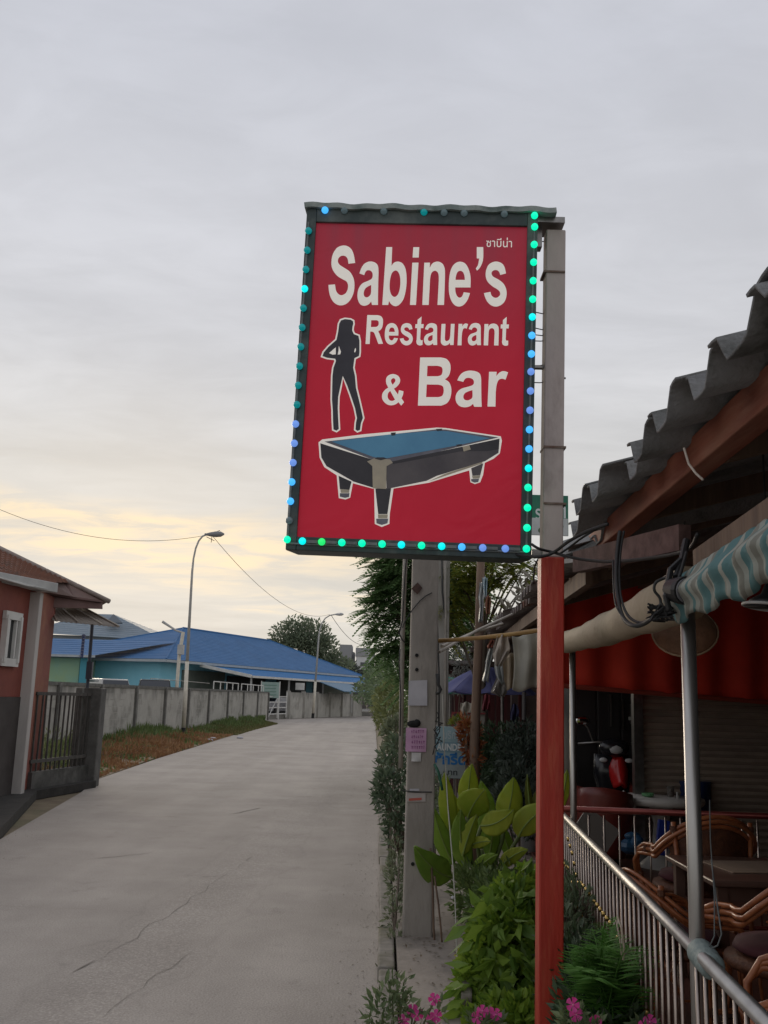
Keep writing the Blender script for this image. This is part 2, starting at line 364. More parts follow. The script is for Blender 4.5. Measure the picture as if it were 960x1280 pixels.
# cracks and slab joints that show in the photograph
crack_m = mat('crack_dirt', (.21, .19, .165), None, rough=.95)
def crack(pts, wd, jit=.02):
    q = [G(*p) for p in pts]; fine = []
    for a, b in zip(q[:-1], q[1:]):
        n = max(2, int((b-a).length/.12))
        fine += [a.lerp(b, i/n)+Vector((random.uniform(-jit, jit), random.uniform(-jit, jit), 0)) for i in range(n)]
    fine.append(q[-1]); mb = MB(); vs = []
    for i, p in enumerate(fine):
        d = (fine[min(i+1, len(fine)-1)]-fine[max(i-1, 0)]).normalized(); s_ = Vector((-d.y, d.x, 0))
        ww = wd*random.uniform(.3, 1.1)*(0.15 if i in (0, len(fine)-1) else 1)
        vs += [p+s_*ww+Vector((0, 0, .004)), p-s_*ww+Vector((0, 0, .004))]
    mb.add(vs, [(2*i, 2*i+1, 2*i+3, 2*i+2) for i in range(len(fine)-1)])
    c = mb.build('crack', crack_m, road)
crack([(283, 1018), (300, 1016), (326, 1010)], .014); crack([(345, 1003), (366, 998)], .007)
crack([(96, 1214), (140, 1190), (200, 1150), (260, 1110), (318, 1070)], .0025, .03); crack([(92, 1216), (120, 1200)], .006)
crack([(130, 1272), (175, 1235), (240, 1190)], .002, .02)
crack([(0, 1132), (80, 1136), (200, 1141)], .0015, .015); crack([(100, 1076), (190, 1066)], .006)

# pavement on the right with a kerb
PV = [(.16, -6), (.16, 6), (.18, 12), (.2, 20), (.3, 30)]
pv = MB().poly([(x, y, 0) for x, y in PV]+[(2.2, 30, 0), (2.0, -6, 0)], (0, 0, .10)).build('pavement', pave_m); S(pv)
kb = MB()
y = -5.0
kerb = T('kerb', 'low worn concrete kerb along the edge of the grey road', 'kerb', (.10, 0, 0)); S(kerb); del kerb['category']
while y < 27:
    kb = MB().box((.11+random.uniform(-.012, .012), y+.49, .030+random.uniform(-.006, .01)), (.10, .975, .10), Matrix.Rotation(random.uniform(-.012, .012), 3, 'Z')).build('kerb_stone', kerb_m, kerb, bevel=.012); y += .99
# restaurant floor slab
tile_m = mat('red_brown_floor', (.10, .035, .024), (.16, .06, .04), 4, .45, c3=(.06, .03, .02), s3=1)
fl = MB().box((5.45, 8.5, .06), (9.0, 17.4, .16))
fl = MB().poly([(.93, 1, 0), (1.55, 9.6, 0), (2.0, 18, 0), (10, 18, 0), (10, 1, 0)], (0, 0, .14)).build('floor', tile_m); S(fl)

# ================================================================== THE SIGN
SR = Matrix.Rotation(-.0534, 3, 'Z') @ Matrix.Rotation(.0206, 3, 'X') @ Matrix.Rotation(.0157, 3, 'Y')
SO = Vector((.128, 4.4, 3.109)); SA = SR @ Vector((1, 0, 0)); SB = SR @ Vector((0, 0, 1)); SN = SR @ Vector((0, -1, 0))
HW, HH, DEP = .5695, .854, .17
def sl(u, v):                         # photograph point on the sign's front -> sign coordinates
    d = ray(u, v); o = Vector((0, 0, EYE)); t = (SO-o).dot(SN)/d.dot(SN); q = o+d*t-SO
    return q.dot(SA), q.dot(SB)
def sp(a, b, n=0.0): return SO+SA*a+SB*b+SN*n
sign = T('bar_sign', "red lightbox sign reading Sabine's Restaurant & Bar, edged with coloured bulbs", 'sign', SO)
case_m = mat('sign_case', (.022, .040, .042), (.04, .06, .058), 8, .5, c3=(.12, .14, .13), s3=3)
caselip = mat('sign_case_weathered', (.20, .25, .24), (.34, .37, .35), 14, .7, c3=(.06, .10, .09), s3=5)
def slab(mb, a0, a1, b0, b1, n0, n1):
    vs = [sp(a, b, n) for a in (a0, a1) for b in (b0, b1) for n in (n0, n1)]
    return mb.add(vs, [(0, 1, 3, 2), (4, 6, 7, 5), (0, 4, 5, 1), (2, 3, 7, 6), (0, 2, 6, 4), (1, 5, 7, 3)])
# case: a tapered box (its back is a little narrower), open frame lips in front of the face
b0 = 0.035
vs = [sp(-HW, -HH), sp(HW, -HH), sp(HW, HH), sp(-HW, HH), sp(-HW+b0, -HH+.0, -DEP), sp(HW-b0, -HH, -DEP), sp(HW-b0, HH, -DEP), sp(-HW+b0, HH, -DEP)]
MB().add([p-SN*.006 for p in vs[:4]]+vs[4:], [(0, 1, 2, 3), (7, 6, 5, 4), (0, 4, 5, 1), (1, 5, 6, 2), (2, 6, 7, 3), (3, 7, 4, 0)]).build('case', case_m, sign)
fx0, fy1 = sl(396, 279); fx0b, fy0 = sl(371, 671); fx1, _ = sl(659, 290); fx1b, fy0b = sl(650, 682)
FX0, FX1 = (fx0+fx0b)/2, (fx1+fx1b)/2; FY0, FY1 = (fy0+fy0b)/2, fy1
for nm, a0, a1, c0, c1 in (('frame_side', -HW, FX0, -HH, HH), ('frame_side', FX1, HW, -HH, HH), ('frame_bottom', FX0+.0005, FX1-.0005, -HH, FY0), ('frame_top', FX0+.0005, FX1-.0005, FY1, HH)):
    slab(MB(), a0, a1, c0, c1, -.004, .018 if 'side' in nm else .0165).build(nm, case_m, sign, bevel=.003)
# worn sheet cap on top
def capf(a, b):
    x = -HW-.012+a*(2*HW+.10); n_ = .035-b*(DEP+.05)
    return sp(x, HH+.010+.003*sin(a*23+b*3)+.003*sin(a*57), n_)
MB().grid(capf, 60, 3).build('top_cap', caselip, sign, solid=.026)
# glowing plastic face
def facemat():
    m = bpy.data.materials.new('red_lightbox_face'); m.use_nodes = True; t = m.node_tree; b = t.nodes['Principled BSDF']
    co = t.nodes.new('ShaderNodeTexCoord'); nz = t.nodes.new('ShaderNodeTexNoise'); nz.inputs['Scale'].default_value = 2.2; nz.inputs['Detail'].default_value = 6
    wr = t.nodes.new('ShaderNodeTexNoise'); wr.inputs['Scale'].default_value = 3.5; wr.inputs['Detail'].default_value = 2; wr.inputs['Distortion'].default_value = 1.2; t.links.new(co.outputs['Object'], wr.inputs[0])
    bw_ = t.nodes.new('ShaderNodeBump'); bw_.inputs['Strength'].default_value = .5; bw_.inputs['Distance'].default_value = .02; t.links.new(wr.outputs[0], bw_.inputs['Height']); t.links.new(bw_.outputs[0], b.inputs['Normal'])
    t.links.new(co.outputs['Object'], nz.inputs[0])
    x = t.nodes.new('ShaderNodeMix'); x.data_type = 'RGBA'; x.inputs[6].default_value = (.36, .006, .022, 1); x.inputs[7].default_value = (.46, .010, .032, 1)
    t.links.new(nz.outputs[0], x.inputs[0])
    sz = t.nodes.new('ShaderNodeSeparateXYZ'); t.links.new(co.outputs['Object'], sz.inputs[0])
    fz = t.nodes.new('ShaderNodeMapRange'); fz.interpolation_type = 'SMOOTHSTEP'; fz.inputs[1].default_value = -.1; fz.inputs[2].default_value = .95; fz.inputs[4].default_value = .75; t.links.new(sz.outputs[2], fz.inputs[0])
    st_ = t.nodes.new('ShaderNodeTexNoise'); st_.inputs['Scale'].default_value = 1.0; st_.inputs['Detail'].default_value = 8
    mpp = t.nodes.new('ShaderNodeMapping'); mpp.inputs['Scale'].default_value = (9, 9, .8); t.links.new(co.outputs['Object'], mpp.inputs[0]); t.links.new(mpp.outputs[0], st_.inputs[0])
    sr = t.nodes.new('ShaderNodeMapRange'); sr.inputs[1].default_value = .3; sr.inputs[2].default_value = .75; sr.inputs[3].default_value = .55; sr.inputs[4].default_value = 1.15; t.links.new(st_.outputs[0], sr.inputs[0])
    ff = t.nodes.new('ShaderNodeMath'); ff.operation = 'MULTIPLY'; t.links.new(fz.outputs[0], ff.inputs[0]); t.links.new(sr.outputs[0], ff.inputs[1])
    xo = x; x = t.nodes.new('ShaderNodeMix'); x.data_type = 'RGBA'; t.links.new(ff.outputs[0], x.inputs[0]); t.links.new(xo.outputs[2], x.inputs[6]); x.inputs[7].default_value = (.20, .035, .055, 1)  # sky reflection painted into the face colour, duller towards the top
    t.links.new(x.outputs[2], b.inputs['Base Color'])
    b.inputs['Roughness'].default_value = .42; b.inputs['Specular IOR Level'].default_value = .3
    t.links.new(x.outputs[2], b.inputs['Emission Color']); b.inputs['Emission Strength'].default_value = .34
    return m
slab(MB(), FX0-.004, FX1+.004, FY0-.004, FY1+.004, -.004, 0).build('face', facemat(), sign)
cream = mat('cream_vinyl', (.78, .73, .66), (.72, .68, .62), 6, .5, emit=(.78, .74, .68), estr=.34)
darkv = mat('dark_vinyl', (.030, .028, .040), (.045, .042, .055), 6, .5)
def bbox(u0, v0, u1, v1):
    um, vm = (u0+u1)/2, (v0+v1)/2
    return sl(u0, vm)[0], sl(u1, vm)[0], sl(um, v1)[1], sl(um, v0)[1]
ZG = dict(
 S=((405, 295, 8), [[(45, 490, 1), (110, 485, 1), (120, 545), (140, 578), (165, 592), (190, 590), (220, 570), (238, 530), (240, 490), (225, 455), (190, 435), (140, 405), (100, 360), (78, 310), (75, 250), (90, 180), (130, 120), (185, 97), (235, 103), (275, 135), (298, 190), (312, 270, 1), (245, 278, 1), (238, 235), (222, 208), (195, 197), (165, 203), (143, 228), (140, 260), (158, 290), (200, 318), (255, 355), (290, 410), (304, 470), (300, 550), (275, 620), (235, 670), (190, 692), (140, 690), (95, 660), (65, 610), (50, 550)]]),
 a=((405, 295, 8), [[(355, 375, 1), (375, 320), (405, 278), (450, 257), (500, 262), (535, 290), (545, 345), (543, 450), (540, 600), (540, 690, 1), (480, 690, 1), (472, 655, 1), (445, 685), (405, 698), (365, 685), (340, 640), (335, 580), (350, 520), (385, 475), (440, 450), (475, 430), (487, 400), (482, 365), (460, 345), (430, 345), (412, 365), (403, 392, 1)], [(472, 490, 1), (440, 505), (410, 530), (397, 570), (405, 605), (430, 615), (455, 600), (470, 570)]]),
 b=((405, 295, 8), [[(622, 112, 1), (682, 112, 1), (675, 300, 1), (700, 268), (740, 257), (785, 275), (815, 330), (826, 420), (820, 530), (795, 630), (755, 685), (715, 703), (675, 685), (650, 650, 1), (643, 690, 1), (583, 690, 1)], [(715, 345), (745, 365), (762, 420), (762, 500), (745, 575), (710, 610), (675, 590), (657, 530), (660, 440), (680, 370)]]),
 i=((405, 295, 8), [[(883, 268, 1), (945, 268, 1), (920, 690, 1), (860, 690, 1)]]),
 dot=((405, 295, 8), [[(893, 113, 1), (953, 113, 1), (947, 216, 1), (886, 216, 1)]]),
 n=((520, 295, 8), [[(83, 268, 1), (140, 268, 1), (137, 320, 1), (165, 275), (210, 257), (255, 270), (282, 310), (290, 390), (280, 690, 1), (215, 690, 1), (228, 450, 1), (226, 390), (212, 358), (185, 348), (155, 370), (142, 420), (137, 500, 1), (127, 690, 1), (63, 690, 1)]]),
 e=((520, 295, 8), [[(545, 515, 1), (392, 515, 1), (395, 560), (410, 600), (435, 618), (460, 605), (478, 563, 1), (540, 572, 1), (515, 640), (475, 690), (430, 706), (385, 690), (350, 640), (330, 560), (330, 450), (345, 350), (380, 285), (435, 258), (490, 275), (525, 330), (545, 410)], [(395, 440, 1), (488, 440, 1), (485, 400), (470, 362), (442, 348), (415, 362), (400, 400)]]),
 apostrophe=((520, 295, 8), [[(608, 112, 1), (672, 112, 1), (673, 200), (665, 260), (640, 315), (610, 348, 1), (598, 325, 1), (620, 290), (632, 225, 1), (608, 225, 1)]]),
 s=((520, 295, 8), [[(680, 572, 1), (745, 560, 1), (755, 595), (785, 618), (815, 615), (840, 590), (838, 560), (815, 535), (760, 500), (715, 455), (697, 400), (702, 340), (730, 285), (785, 258), (840, 265), (880, 300), (900, 375, 1), (842, 390, 1), (832, 360), (810, 343), (780, 343), (758, 360), (757, 385), (775, 410), (830, 440), (880, 485), (905, 550), (900, 620), (870, 675), (815, 705), (760, 698), (715, 660), (690, 610)]]),
 R=((450, 385, 10.105), [[(92, 90, 1), (225, 92, 1), (265, 105), (288, 140), (290, 190), (280, 245), (255, 280), (230, 292, 1), (255, 350, 1), (290, 452, 1), (232, 455, 1), (190, 340), (175, 310), (155, 300), (130, 298, 1), (122, 455, 1), (70, 455, 1)], [(142, 155, 1), (205, 155, 1), (230, 165), (237, 195), (228, 225), (205, 240, 1), (138, 242, 1)]]),
 t=((450, 385, 10.105), [[(778, 108, 1), (772, 205, 1), (805, 205, 1), (800, 255, 1), (768, 255, 1), (760, 390, 1), (768, 408), (792, 408, 1), (790, 465, 1), (760, 474), (725, 462), (712, 430), (716, 400, 1), (722, 255, 1), (697, 255, 1), (700, 205, 1), (725, 205, 1), (728, 150, 1)]]),
 u=((545, 385, 10.105), [[(70, 202, 1), (120, 202, 1), (112, 370, 1), (115, 405), (130, 420), (150, 415), (170, 395), (180, 350, 1), (188, 202, 1), (235, 202, 1), (222, 468, 1), (178, 468, 1), (176, 440, 1), (150, 465), (110, 475), (75, 458), (60, 410)]]),
 r=((545, 385, 10.105), [[(285, 202, 1), (333, 202, 1), (330, 235, 1), (350, 208), (375, 196), (405, 205, 1), (388, 262, 1), (365, 255), (345, 265), (332, 300), (325, 360, 1), (322, 472, 1), (272, 472, 1)]]),
 B=((465, 440, 5.486), [[(330, 38, 1), (470, 38, 1), (510, 48), (535, 80), (538, 125), (525, 165), (500, 188, 1), (530, 210), (544, 255), (538, 310), (515, 350), (475, 368, 1), (315, 368, 1)], [(380, 95, 1), (450, 95, 1), (478, 105), (484, 130), (475, 158), (450, 167, 1), (377, 167, 1)], [(375, 223, 1), (455, 224, 1), (485, 235), (492, 268), (482, 300), (455, 310, 1), (371, 310, 1)]]),
 ampersand=((465, 440, 5.486), [[(185, 262, 1), (216, 270, 1), (212, 295), (202, 318, 1), (220, 345, 1), (200, 368, 1), (182, 345, 1), (155, 362), (120, 365), (90, 350), (70, 320), (72, 285), (90, 260), (112, 245, 1), (98, 215), (98, 180), (118, 158), (150, 152), (180, 165), (193, 190), (188, 215), (170, 238), (150, 252, 1), (178, 292, 1)], [(145, 180), (158, 185), (160, 200), (150, 215), (142, 225, 1), (132, 208), (132, 190)], [(125, 267, 1), (158, 328, 1), (140, 336), (120, 331), (108, 312), (110, 285)]]))
from mathutils.geometry import tessellate_polygon
def smooth_loop(pts, k=4):
    n = len(pts); out = []
    for i in range(n):
        p1, p2_ = pts[i], pts[(i+1) % n]; p0, p3 = pts[i-1], pts[(i+2) % n]
        if len(p1) == 3: p0 = p1
        if len(p2_) == 3: p3 = p2_
        if len(p1) == 3 and len(p2_) == 3: out.append(p1[:2]); continue
        for j in range(k):
            t = j/k
            out.append(tuple(.5*((2*p1[c])+(p2_[c]-p0[c])*t+(2*p0[c]-5*p1[c]+4*p2_[c]-p3[c])*t*t+(3*p1[c]-p0[c]-3*p2_[c]+p3[c])*t**3) for c in (0, 1)))
    return out
def glyph(ch, box=None):
    (u0, v0, k), loops = ZG[ch]
    L_ = [[sl(u0+x/k, v0+y/k) for x, y in smooth_loop(lp)] for lp in loops]
    if box:
        X0 = min(p[0] for p in L_[0]); X1 = max(p[0] for p in L_[0]); Y0_ = min(p[1] for p in L_[0]); Y1_ = max(p[1] for p in L_[0])
        x0, x1, y0, y1 = bbox(*box)
        L_ = [[(x0+(p[0]-X0)/(X1-X0)*(x1-x0), y0+(p[1]-Y0_)/(Y1_-Y0_)*(y1-y0)) for p in lp] for lp in L_]
    flat = [p for lp in L_ for p in lp]
    tri = tessellate_polygon([[Vector((p[0], p[1], 0)) for p in lp] for lp in L_])
    mb = MB(); mb.add([sp(p[0], p[1], .0015) for p in flat], [tuple(t) for t in tri]); o_ = 0
    for lp in L_:
        for i in range(len(lp)):
            a_, b_ = lp[i], lp[(i+1) % len(lp)]; mb.add([sp(*a_, .0015), sp(*b_, .0015), sp(*b_, .0002), sp(*a_, .0002)], [(0, 1, 2, 3)])
    mb.build('letter', cream, sign)
for ch in ('S', 'a', 'b', 'dot', 'i', 'n', 'e', 'apostrophe', 's', 'R', 't', 'u', 'r', 'B', 'ampersand'): glyph(ch)
for ch, bx_ in (('e', (481, 404, 498, 431)), ('s', (500, 404, 516.2, 431.8)), ('a', (530.2, 404, 547, 431.8)), ('a', (585, 403.8, 601.6, 432)), ('n', (605, 404.5, 623.4, 432)), ('t', (625.7, 396, 636, 432.3)), ('a', (569.8, 463.3, 602.8, 509.3)), ('r', (610, 463.8, 634.6, 508.6))): glyph(ch, bx_)
x0, x1, y0, y1 = bbox(608, 297, 640, 309)
lettering('ซาบีน่า', SO+SN*.0003, SA, SB, SN, x0, x1, y0, y1, cream, sign, bold=.002)
def shape(pts, m, n, name='print'):
    MB().poly([sp(*sl(u, v), n) for u, v in pts], -SN*.0006).build(name, m, sign)
def fromzoom(pts, u0, v0, k): return [(u0+x/k, v0+y/k) for x, y in pts]
# dancer silhouette (zoom of the photograph at 8x from 390,390)
sil = [(330, 72), (385, 78), (410, 92), (413, 120), (405, 150), (402, 185), (418, 222), (465, 240), (475, 290), (475, 400), (470, 440), (440, 455), (425, 462), (412, 560), (430, 640), (440, 760), (470, 880), (495, 990), (510, 1060), (490, 1110), (480, 1180), (455, 1190), (435, 1175), (440, 1110), (450, 1060), (430, 960), (390, 840), (350, 730), (308, 640), (285, 740), (262, 850), (258, 960), (262, 1060), (268, 1170), (245, 1188), (215, 1175), (210, 1080), (208, 980), (200, 880), (202, 760), (205, 640), (215, 560), (240, 490), (232, 468), (150, 458), (105, 442), (118, 405), (165, 350), (245, 280), (262, 200), (272, 120), (290, 85)]
sil = fromzoom(sil, 390, 390, 8)
def grow(pts, d):                      # outline pushed outwards
    n = len(pts); out = []; area = sum(pts[i][0]*pts[(i+1) % n][1]-pts[(i+1) % n][0]*pts[i][1] for i in range(n)); sg = 1 if area > 0 else -1
    for i in range(n):
        a, b, c = pts[i-1], pts[i], pts[(i+1) % n]
        e1 = Vector((b[0]-a[0], b[1]-a[1])).normalized(); e2 = Vector((c[0]-b[0], c[1]-b[1])).normalized()
        nn = Vector((e1.y+e2.y, -e1.x-e2.x)); nn = nn.normalized() if nn.length > .05 else Vector((e1.y, -e1.x))
        k = min(1.6, 1/max(.5, nn.dot(Vector((e1.y, -e1.x)))))
        out.append((b[0]+nn.x*d*sg*k, b[1]+nn.y*d*sg*k))
    return out
shape(grow(sil, 1.9), cream, .0012, 'silhouette_outline'); shape(sil, darkv, .0020, 'silhouette')
gap = fromzoom([(238, 355), (238, 425), (205, 428), (172, 412)], 390, 390, 8); shape(gap, cream, .0028, 'silhouette_gap')
shape(fromzoom([(268, 340), (290, 400), (282, 425), (258, 428), (266, 390)], 390, 390, 8), cream, .0028, 'silhouette_gap')
shape(fromzoom([(438, 360), (440, 385), (430, 408), (422, 400), (428, 372)], 390, 390, 8), cream, .0028, 'silhouette_gap')
# pool table picture (zoom at 3.84x from 390,525)
Z = lambda pts: fromzoom(pts, 390, 525, 3.84)
outl = Z([(33, 108), (50, 95), (250, 70), (600, 38), (640, 40), (905, 80), (910, 100), (900, 160), (870, 185), (828, 205), (820, 262), (806, 298), (782, 306), (762, 298), (756, 240), (640, 275), (560, 300), (390, 328), (372, 450), (370, 498), (335, 512), (303, 498), (300, 330), (195, 302), (182, 372), (160, 380), (130, 374), (120, 265), (60, 225), (38, 180)])
shape(grow(outl, .4), cream, .0012, 'table_outline')
pt_black = mat('print_black', (.028, .026, .034), (.05, .046, .055), 5, .5); pt_side = mat('print_grey', (.12, .105, .11), (.07, .06, .07), 5, .5)
pt_blue = mat('print_blue', (.06, .20, .34), (.09, .27, .42), 3, .5, emit=(.07, .22, .38), estr=.12); pt_gold = mat('print_champagne', (.55, .48, .34), (.40, .35, .28), 6, .5)
pt_rail = mat('print_rail', (.20, .20, .24), (.10, .10, .13), 5, .5)
shape(Z([(40, 112), (290, 190), (292, 325), (200, 296), (70, 222), (45, 180)]), pt_black, .0020)
shape(Z([(60, 104), (600, 45), (640, 46), (895, 84), (385, 205), (290, 190)]), pt_rail, .0020)
shape(Z([(355, 205), (900, 92), (895, 158), (830, 198), (600, 268), (550, 292), (358, 332)]), pt_side, .0024)
shape(Z([(385, 200), (900, 90), (897, 140), (840, 150), (720, 150), (390, 212)]), pt_black, .0027)
shape(Z([(95, 104), (390, 68), (600, 52), (650, 54), (855, 88), (700, 122), (340, 188), (295, 178)]), pt_blue, .0027)
shape(Z([(560, 295), (640, 258), (820, 200), (815, 210), (700, 248), (600, 282)]), pt_gold, .0030)
shape(Z([(265, 200), (300, 184), (375, 190), (388, 206), (358, 222), (356, 332), (292, 328), (290, 222)]), pt_gold, .0033)
shape(Z([(300, 186), (330, 194), (360, 186), (345, 180), (312, 180)]), pt_black, .0037)
shape(Z([(722, 128), (755, 122), (762, 142), (728, 152)]), pt_gold, .0033)
shape(Z([(378, 62), (402, 60), (400, 74), (382, 76)]), pt_black, .0033); shape(Z([(595, 44), (625, 42), (622, 52), (600, 54)]), pt_black, .0033); shape(Z([(690, 120), (718, 116), (720, 124), (700, 127)]), pt_black, .0033)
shape(Z([(128, 268), (190, 296), (180, 335), (134, 332)]), pt_black, .0020); shape(Z([(136, 333), (180, 335), (178, 350), (138, 350)]), pt_gold, .0024); shape(Z([(134, 352), (180, 352), (178, 370), (158, 374), (134, 368)]), pt_rail, .0024)
shape(Z([(304, 330), (380, 326), (362, 452), (318, 452)]), pt_black, .0020); shape(Z([(316, 454), (364, 454), (362, 472), (318, 472)]), pt_gold, .0024); shape(Z([(308, 474), (366, 474), (362, 496), (335, 504), (310, 496)]), pt_rail, .0024)
shape(Z([(764, 232), (822, 208), (808, 265), (770, 268)]), pt_side, .0020); shape(Z([(768, 269), (808, 266), (804, 280), (772, 282)]), pt_gold, .0024); shape(Z([(764, 284), (802, 282), (798, 298), (780, 301), (764, 294)]), pt_rail, .0024)
# bulbs
def bulbmesh(nm, c, e):
    m = mat('bulb_'+nm, tuple(x*.5 for x in c), None, rough=.3, emit=c, estr=e)
    me = MB().ball((0, 0, 0), .0175, 12, 8).build('bulb', m); d = me.data; bpy.data.objects.remove(me)
    d.polygons.foreach_set('use_smooth', [True]*len(d.polygons)); return d
BG = bulbmesh('green', (.0, .85, .45), 1.15); BT = bulbmesh('turquoise', (.0, .78, .78), 1.15); BB = bulbmesh('blue', (.06, .42, .95), 1.15)
BI = bulbmesh('pale_blue', (.16, .32, .82), .8); BO = bulbmesh('dull', (.14, .20, .22), .25); BL = bulbmesh('leafgreen', (.02, .85, .18), .95); BX = bulbmesh('teal_dim', (.0, .28, .30), .55)
def bulb(u, v, me, n=.030):
    o = bpy.data.objects.new('bulb', me); COL.objects.link(o); o.parent = sign; o.location = sp(*sl(u, v), n)-SO
    return o
ry = [273, 287, 309, 331, 354, 377, 399, 422, 445, 467, 491, 515, 539, 563, 587, 611, 636, 661, 687]
rc = [BG, BG, BG, BG, BG, BG, BT, BB, BB, BI, BI, BI, BB, BB, BT, BG, BG, BG, BG]
for i, (yy, m) in enumerate(zip(ry, rc)): bulb(667.5-(yy-287)*.0255+(.0 if yy > 280 else -.5), yy, m)
bxs = [360, 379, 403, 428, 453, 478, 502, 527, 552, 577, 603, 631]
for i, (xx, m) in enumerate(zip(bxs, [BG, BT, BL, BG, BG, BG, BT, BG, BT, BB, BI, BI])): bulb(xx, (675.5 if i == 0 else 677.5+(xx-379)*.037), m)
for i, yy in enumerate(range(292, 660, 24)):
    lit = yy > 520
    xx = 386.5-(yy-292)*.0665
    bulb(xx, yy, [BX, BX, BX, BT, BX, BX, BX, BX, BX, BX, BI, BI, BI, BB, BB, BO][i], .030)
bulb(407, 266, BB, .028)
for xx in (431, 480, 530, 555, 580, 630): bulb(xx, 265+(xx-408)*.022, BO if xx != 530 else BX, .022)
# the pale wire strip that links the bulbs
strip_m = mat('bulb_strip', (.20, .22, .22), (.12, .14, .14), 20, .5)
MB().tube([sp(*sl(360, 680), .020), sp(*sl(655, 691), .020)], .005, 6).build('bulb_wire', strip_m, sign)
MB().tube([sp(*sl(667.5, 280), .020), sp(*sl(657.6, 687), .020)], .005, 6).build('bulb_wire', strip_m, sign)
MB().tube([sp(*sl(386.5, 280), .020), sp(*sl(360.5, 672), .020)], .005, 6).build('bulb_wire', strip_m, sign)
# sleeves round every wire between bulbs and ties
tie = MB().box((0, 0, 0), (.05, .010, .014)).build('x', strip_m); tm = tie.data; bpy.data.objects.remove(tie)
for xx in bxs[1:]:
    o = bpy.data.objects.new('clip', tm); COL.objects.link(o); o.parent = sign; o.location = sp(*sl(xx+12, 678+(xx-379)*.037), .024)-SO; o.rotation_euler = SR.to_euler()

# post carrying the sign: concrete, its lower part painted red
post = T('sign_post', 'tall square sign post, bare concrete above and red painted below', 'post', (.79, 4.44, 0))
dx = Vector((.0, 0, 0))
def sqpost(z0, z1, hw, x0, x1, m, nm):
    vs = [(x0-hw, 4.44-hw, z0), (x0+hw, 4.44-hw, z0), (x0+hw, 4.44+hw, z0), (x0-hw, 4.44+hw, z0), (x1-hw, 4.44-hw, z1), (x1+hw, 4.44-hw, z1), (x1+hw, 4.44+hw, z1), (x1-hw, 4.44+hw, z1)]
    MB().add(vs, [(3, 2, 1, 0), (4, 5, 6, 7), (0, 1, 5, 4), (1, 2, 6, 5), (2, 3, 7, 6), (3, 0, 4, 7)]).build(nm, m, post, bevel=.006)
sqpost(0, 2.262, .0535, .772, .786, redpaint, 'red_shaft')
sqpost(2.2625, 3.90, .0475, .787, .808, postconc, 'concrete_shaft')
MB().box((.75, 4.44, 3.935), (.19, .16, .03)).box((.715, 4.45, 3.87), (.055, .06, .10)).build('top_bracket', steel_d, post)
MB().box((.730, 4.45, 2.285), (.07, .05, .03)).box((.735, 4.45, 3.2), (.06, .03, .012)).build('side_bracket', steel_d, post)
for (u0, v0, u1, v1) in ((670, 389, 684, 393), (670, 409, 684, 413), (670, 418, 684, 419), (669, 426, 683, 425), (668, 457, 682, 455), (668, 478, 682, 477), (671, 300, 686, 302)):
    MB().tube([P(u0-6, v0, 4.5), P((u0+u1)/2, (v0+v1)/2+1, 4.47), P(u1+3, v1, 4.45)], .0028, 5).build('tie_wire', blackm, post)
MB().tube([P(700, 472, 4.43), P(707, 473, 4.42)], .005, 5).build('wire_end', blackm, post)
for vv in (345, 562, 632):
    p = P(690, vv, 4.44); MB().box((.797-(4-p.z)*.0, 4.44, p.z), (.1065, .1065, .010)).build('tie_band', mat('rust_band', (.12, .06, .04), (.2, .16, .13), 20, .8), post)

# ================================================================== UTILITY POLES
UP = Vector((.30, 6.66, 0))
up_ = T('utility_pole', 'square grey concrete utility pole with notices taped to it', 'utility pole', UP)
vs = []
for z, hw in ((-.05, .095), (5.0, .085)): vs += [UP+Vector((sx*hw, sy*hw, z)) for sx, sy in ((-1, -1), (1, -1), (1, 1), (-1, 1))]
MB().add(vs, [(3, 2, 1, 0), (4, 5, 6, 7), (0, 1, 5, 4), (1, 2, 6, 5), (2, 3, 7, 6), (3, 0, 4, 7)]).build('shaft', conc_m, up_, bevel=.010)
FYp = UP.y-.0975
def onpole(u, v): return P(u, v, FYp)
def pole_patch(pts, m, nm, d=.003, off=.0): MB().poly([onpole(*p)+Vector((0, -off, 0)) for p in pts], (0, -d, 0)).build(nm, m, up_)
hole_m = mat('hole_dark', (.01, .01, .01), None, rough=.9)
pole_patch([(522, 728), (528, 735), (522, 743), (514, 736)], mat('rust_plate', (.05, .03, .025), (.09, .05, .04), 30, .9), 'square_plate', .006)
for (u, v) in ((521, 819), (521, 837), (516, 1080)):
    c = onpole(u, v); MB().tube([c+Vector((0, .004, 0)), c+Vector((0, -.003, 0))], .012, 10).build('bolt_hole', hole_m, up_)
pole_patch([(511, 851), (534, 850), (534, 882), (510, 882)], paper, 'white_notice')
def curl(u0, v0, u1, v1, m, nm):
    a, b = onpole(u0, v0), onpole(u1, v1)
    return MB().grid(lambda s, t: Vector((a.x+(b.x-a.x)*s, a.y-.004-.006*t*t*sin(s*pi*1.3), a.z+(b.z-a.z)*t)), 8, 8).build(nm, m, up_, solid=.0012)
curl(507.5, 909.5, 532.5, 940, mat('pink_paper', (.48, .27, .42), (.56, .34, .50), 6, .9), 'pink_notice')
mark = mat('faded_ink', (.30, .10, .25), None, rough=.9)
for r in range(4):
    x = 514+random.uniform(0, 2)
    while x < 529:
        ww = random.uniform(1.0, 2.2); v0 = 912.5+r*6.6
        c0, c1 = onpole(x, v0), onpole(x+ww, v0+3.6)
        MB().box(((c0.x+c1.x)/2, c0.y-.0125, (c0.z+c1.z)/2), (abs(c1.x-c0.x)*.35, .001, abs(c0.z-c1.z))).box(((c0.x+c1.x)/2, c0.y-.0125, c0.z-random.uniform(0, .015)), (abs(c1.x-c0.x), .001, .004)).build('ink_mark', mark, up_); x += ww+1.0
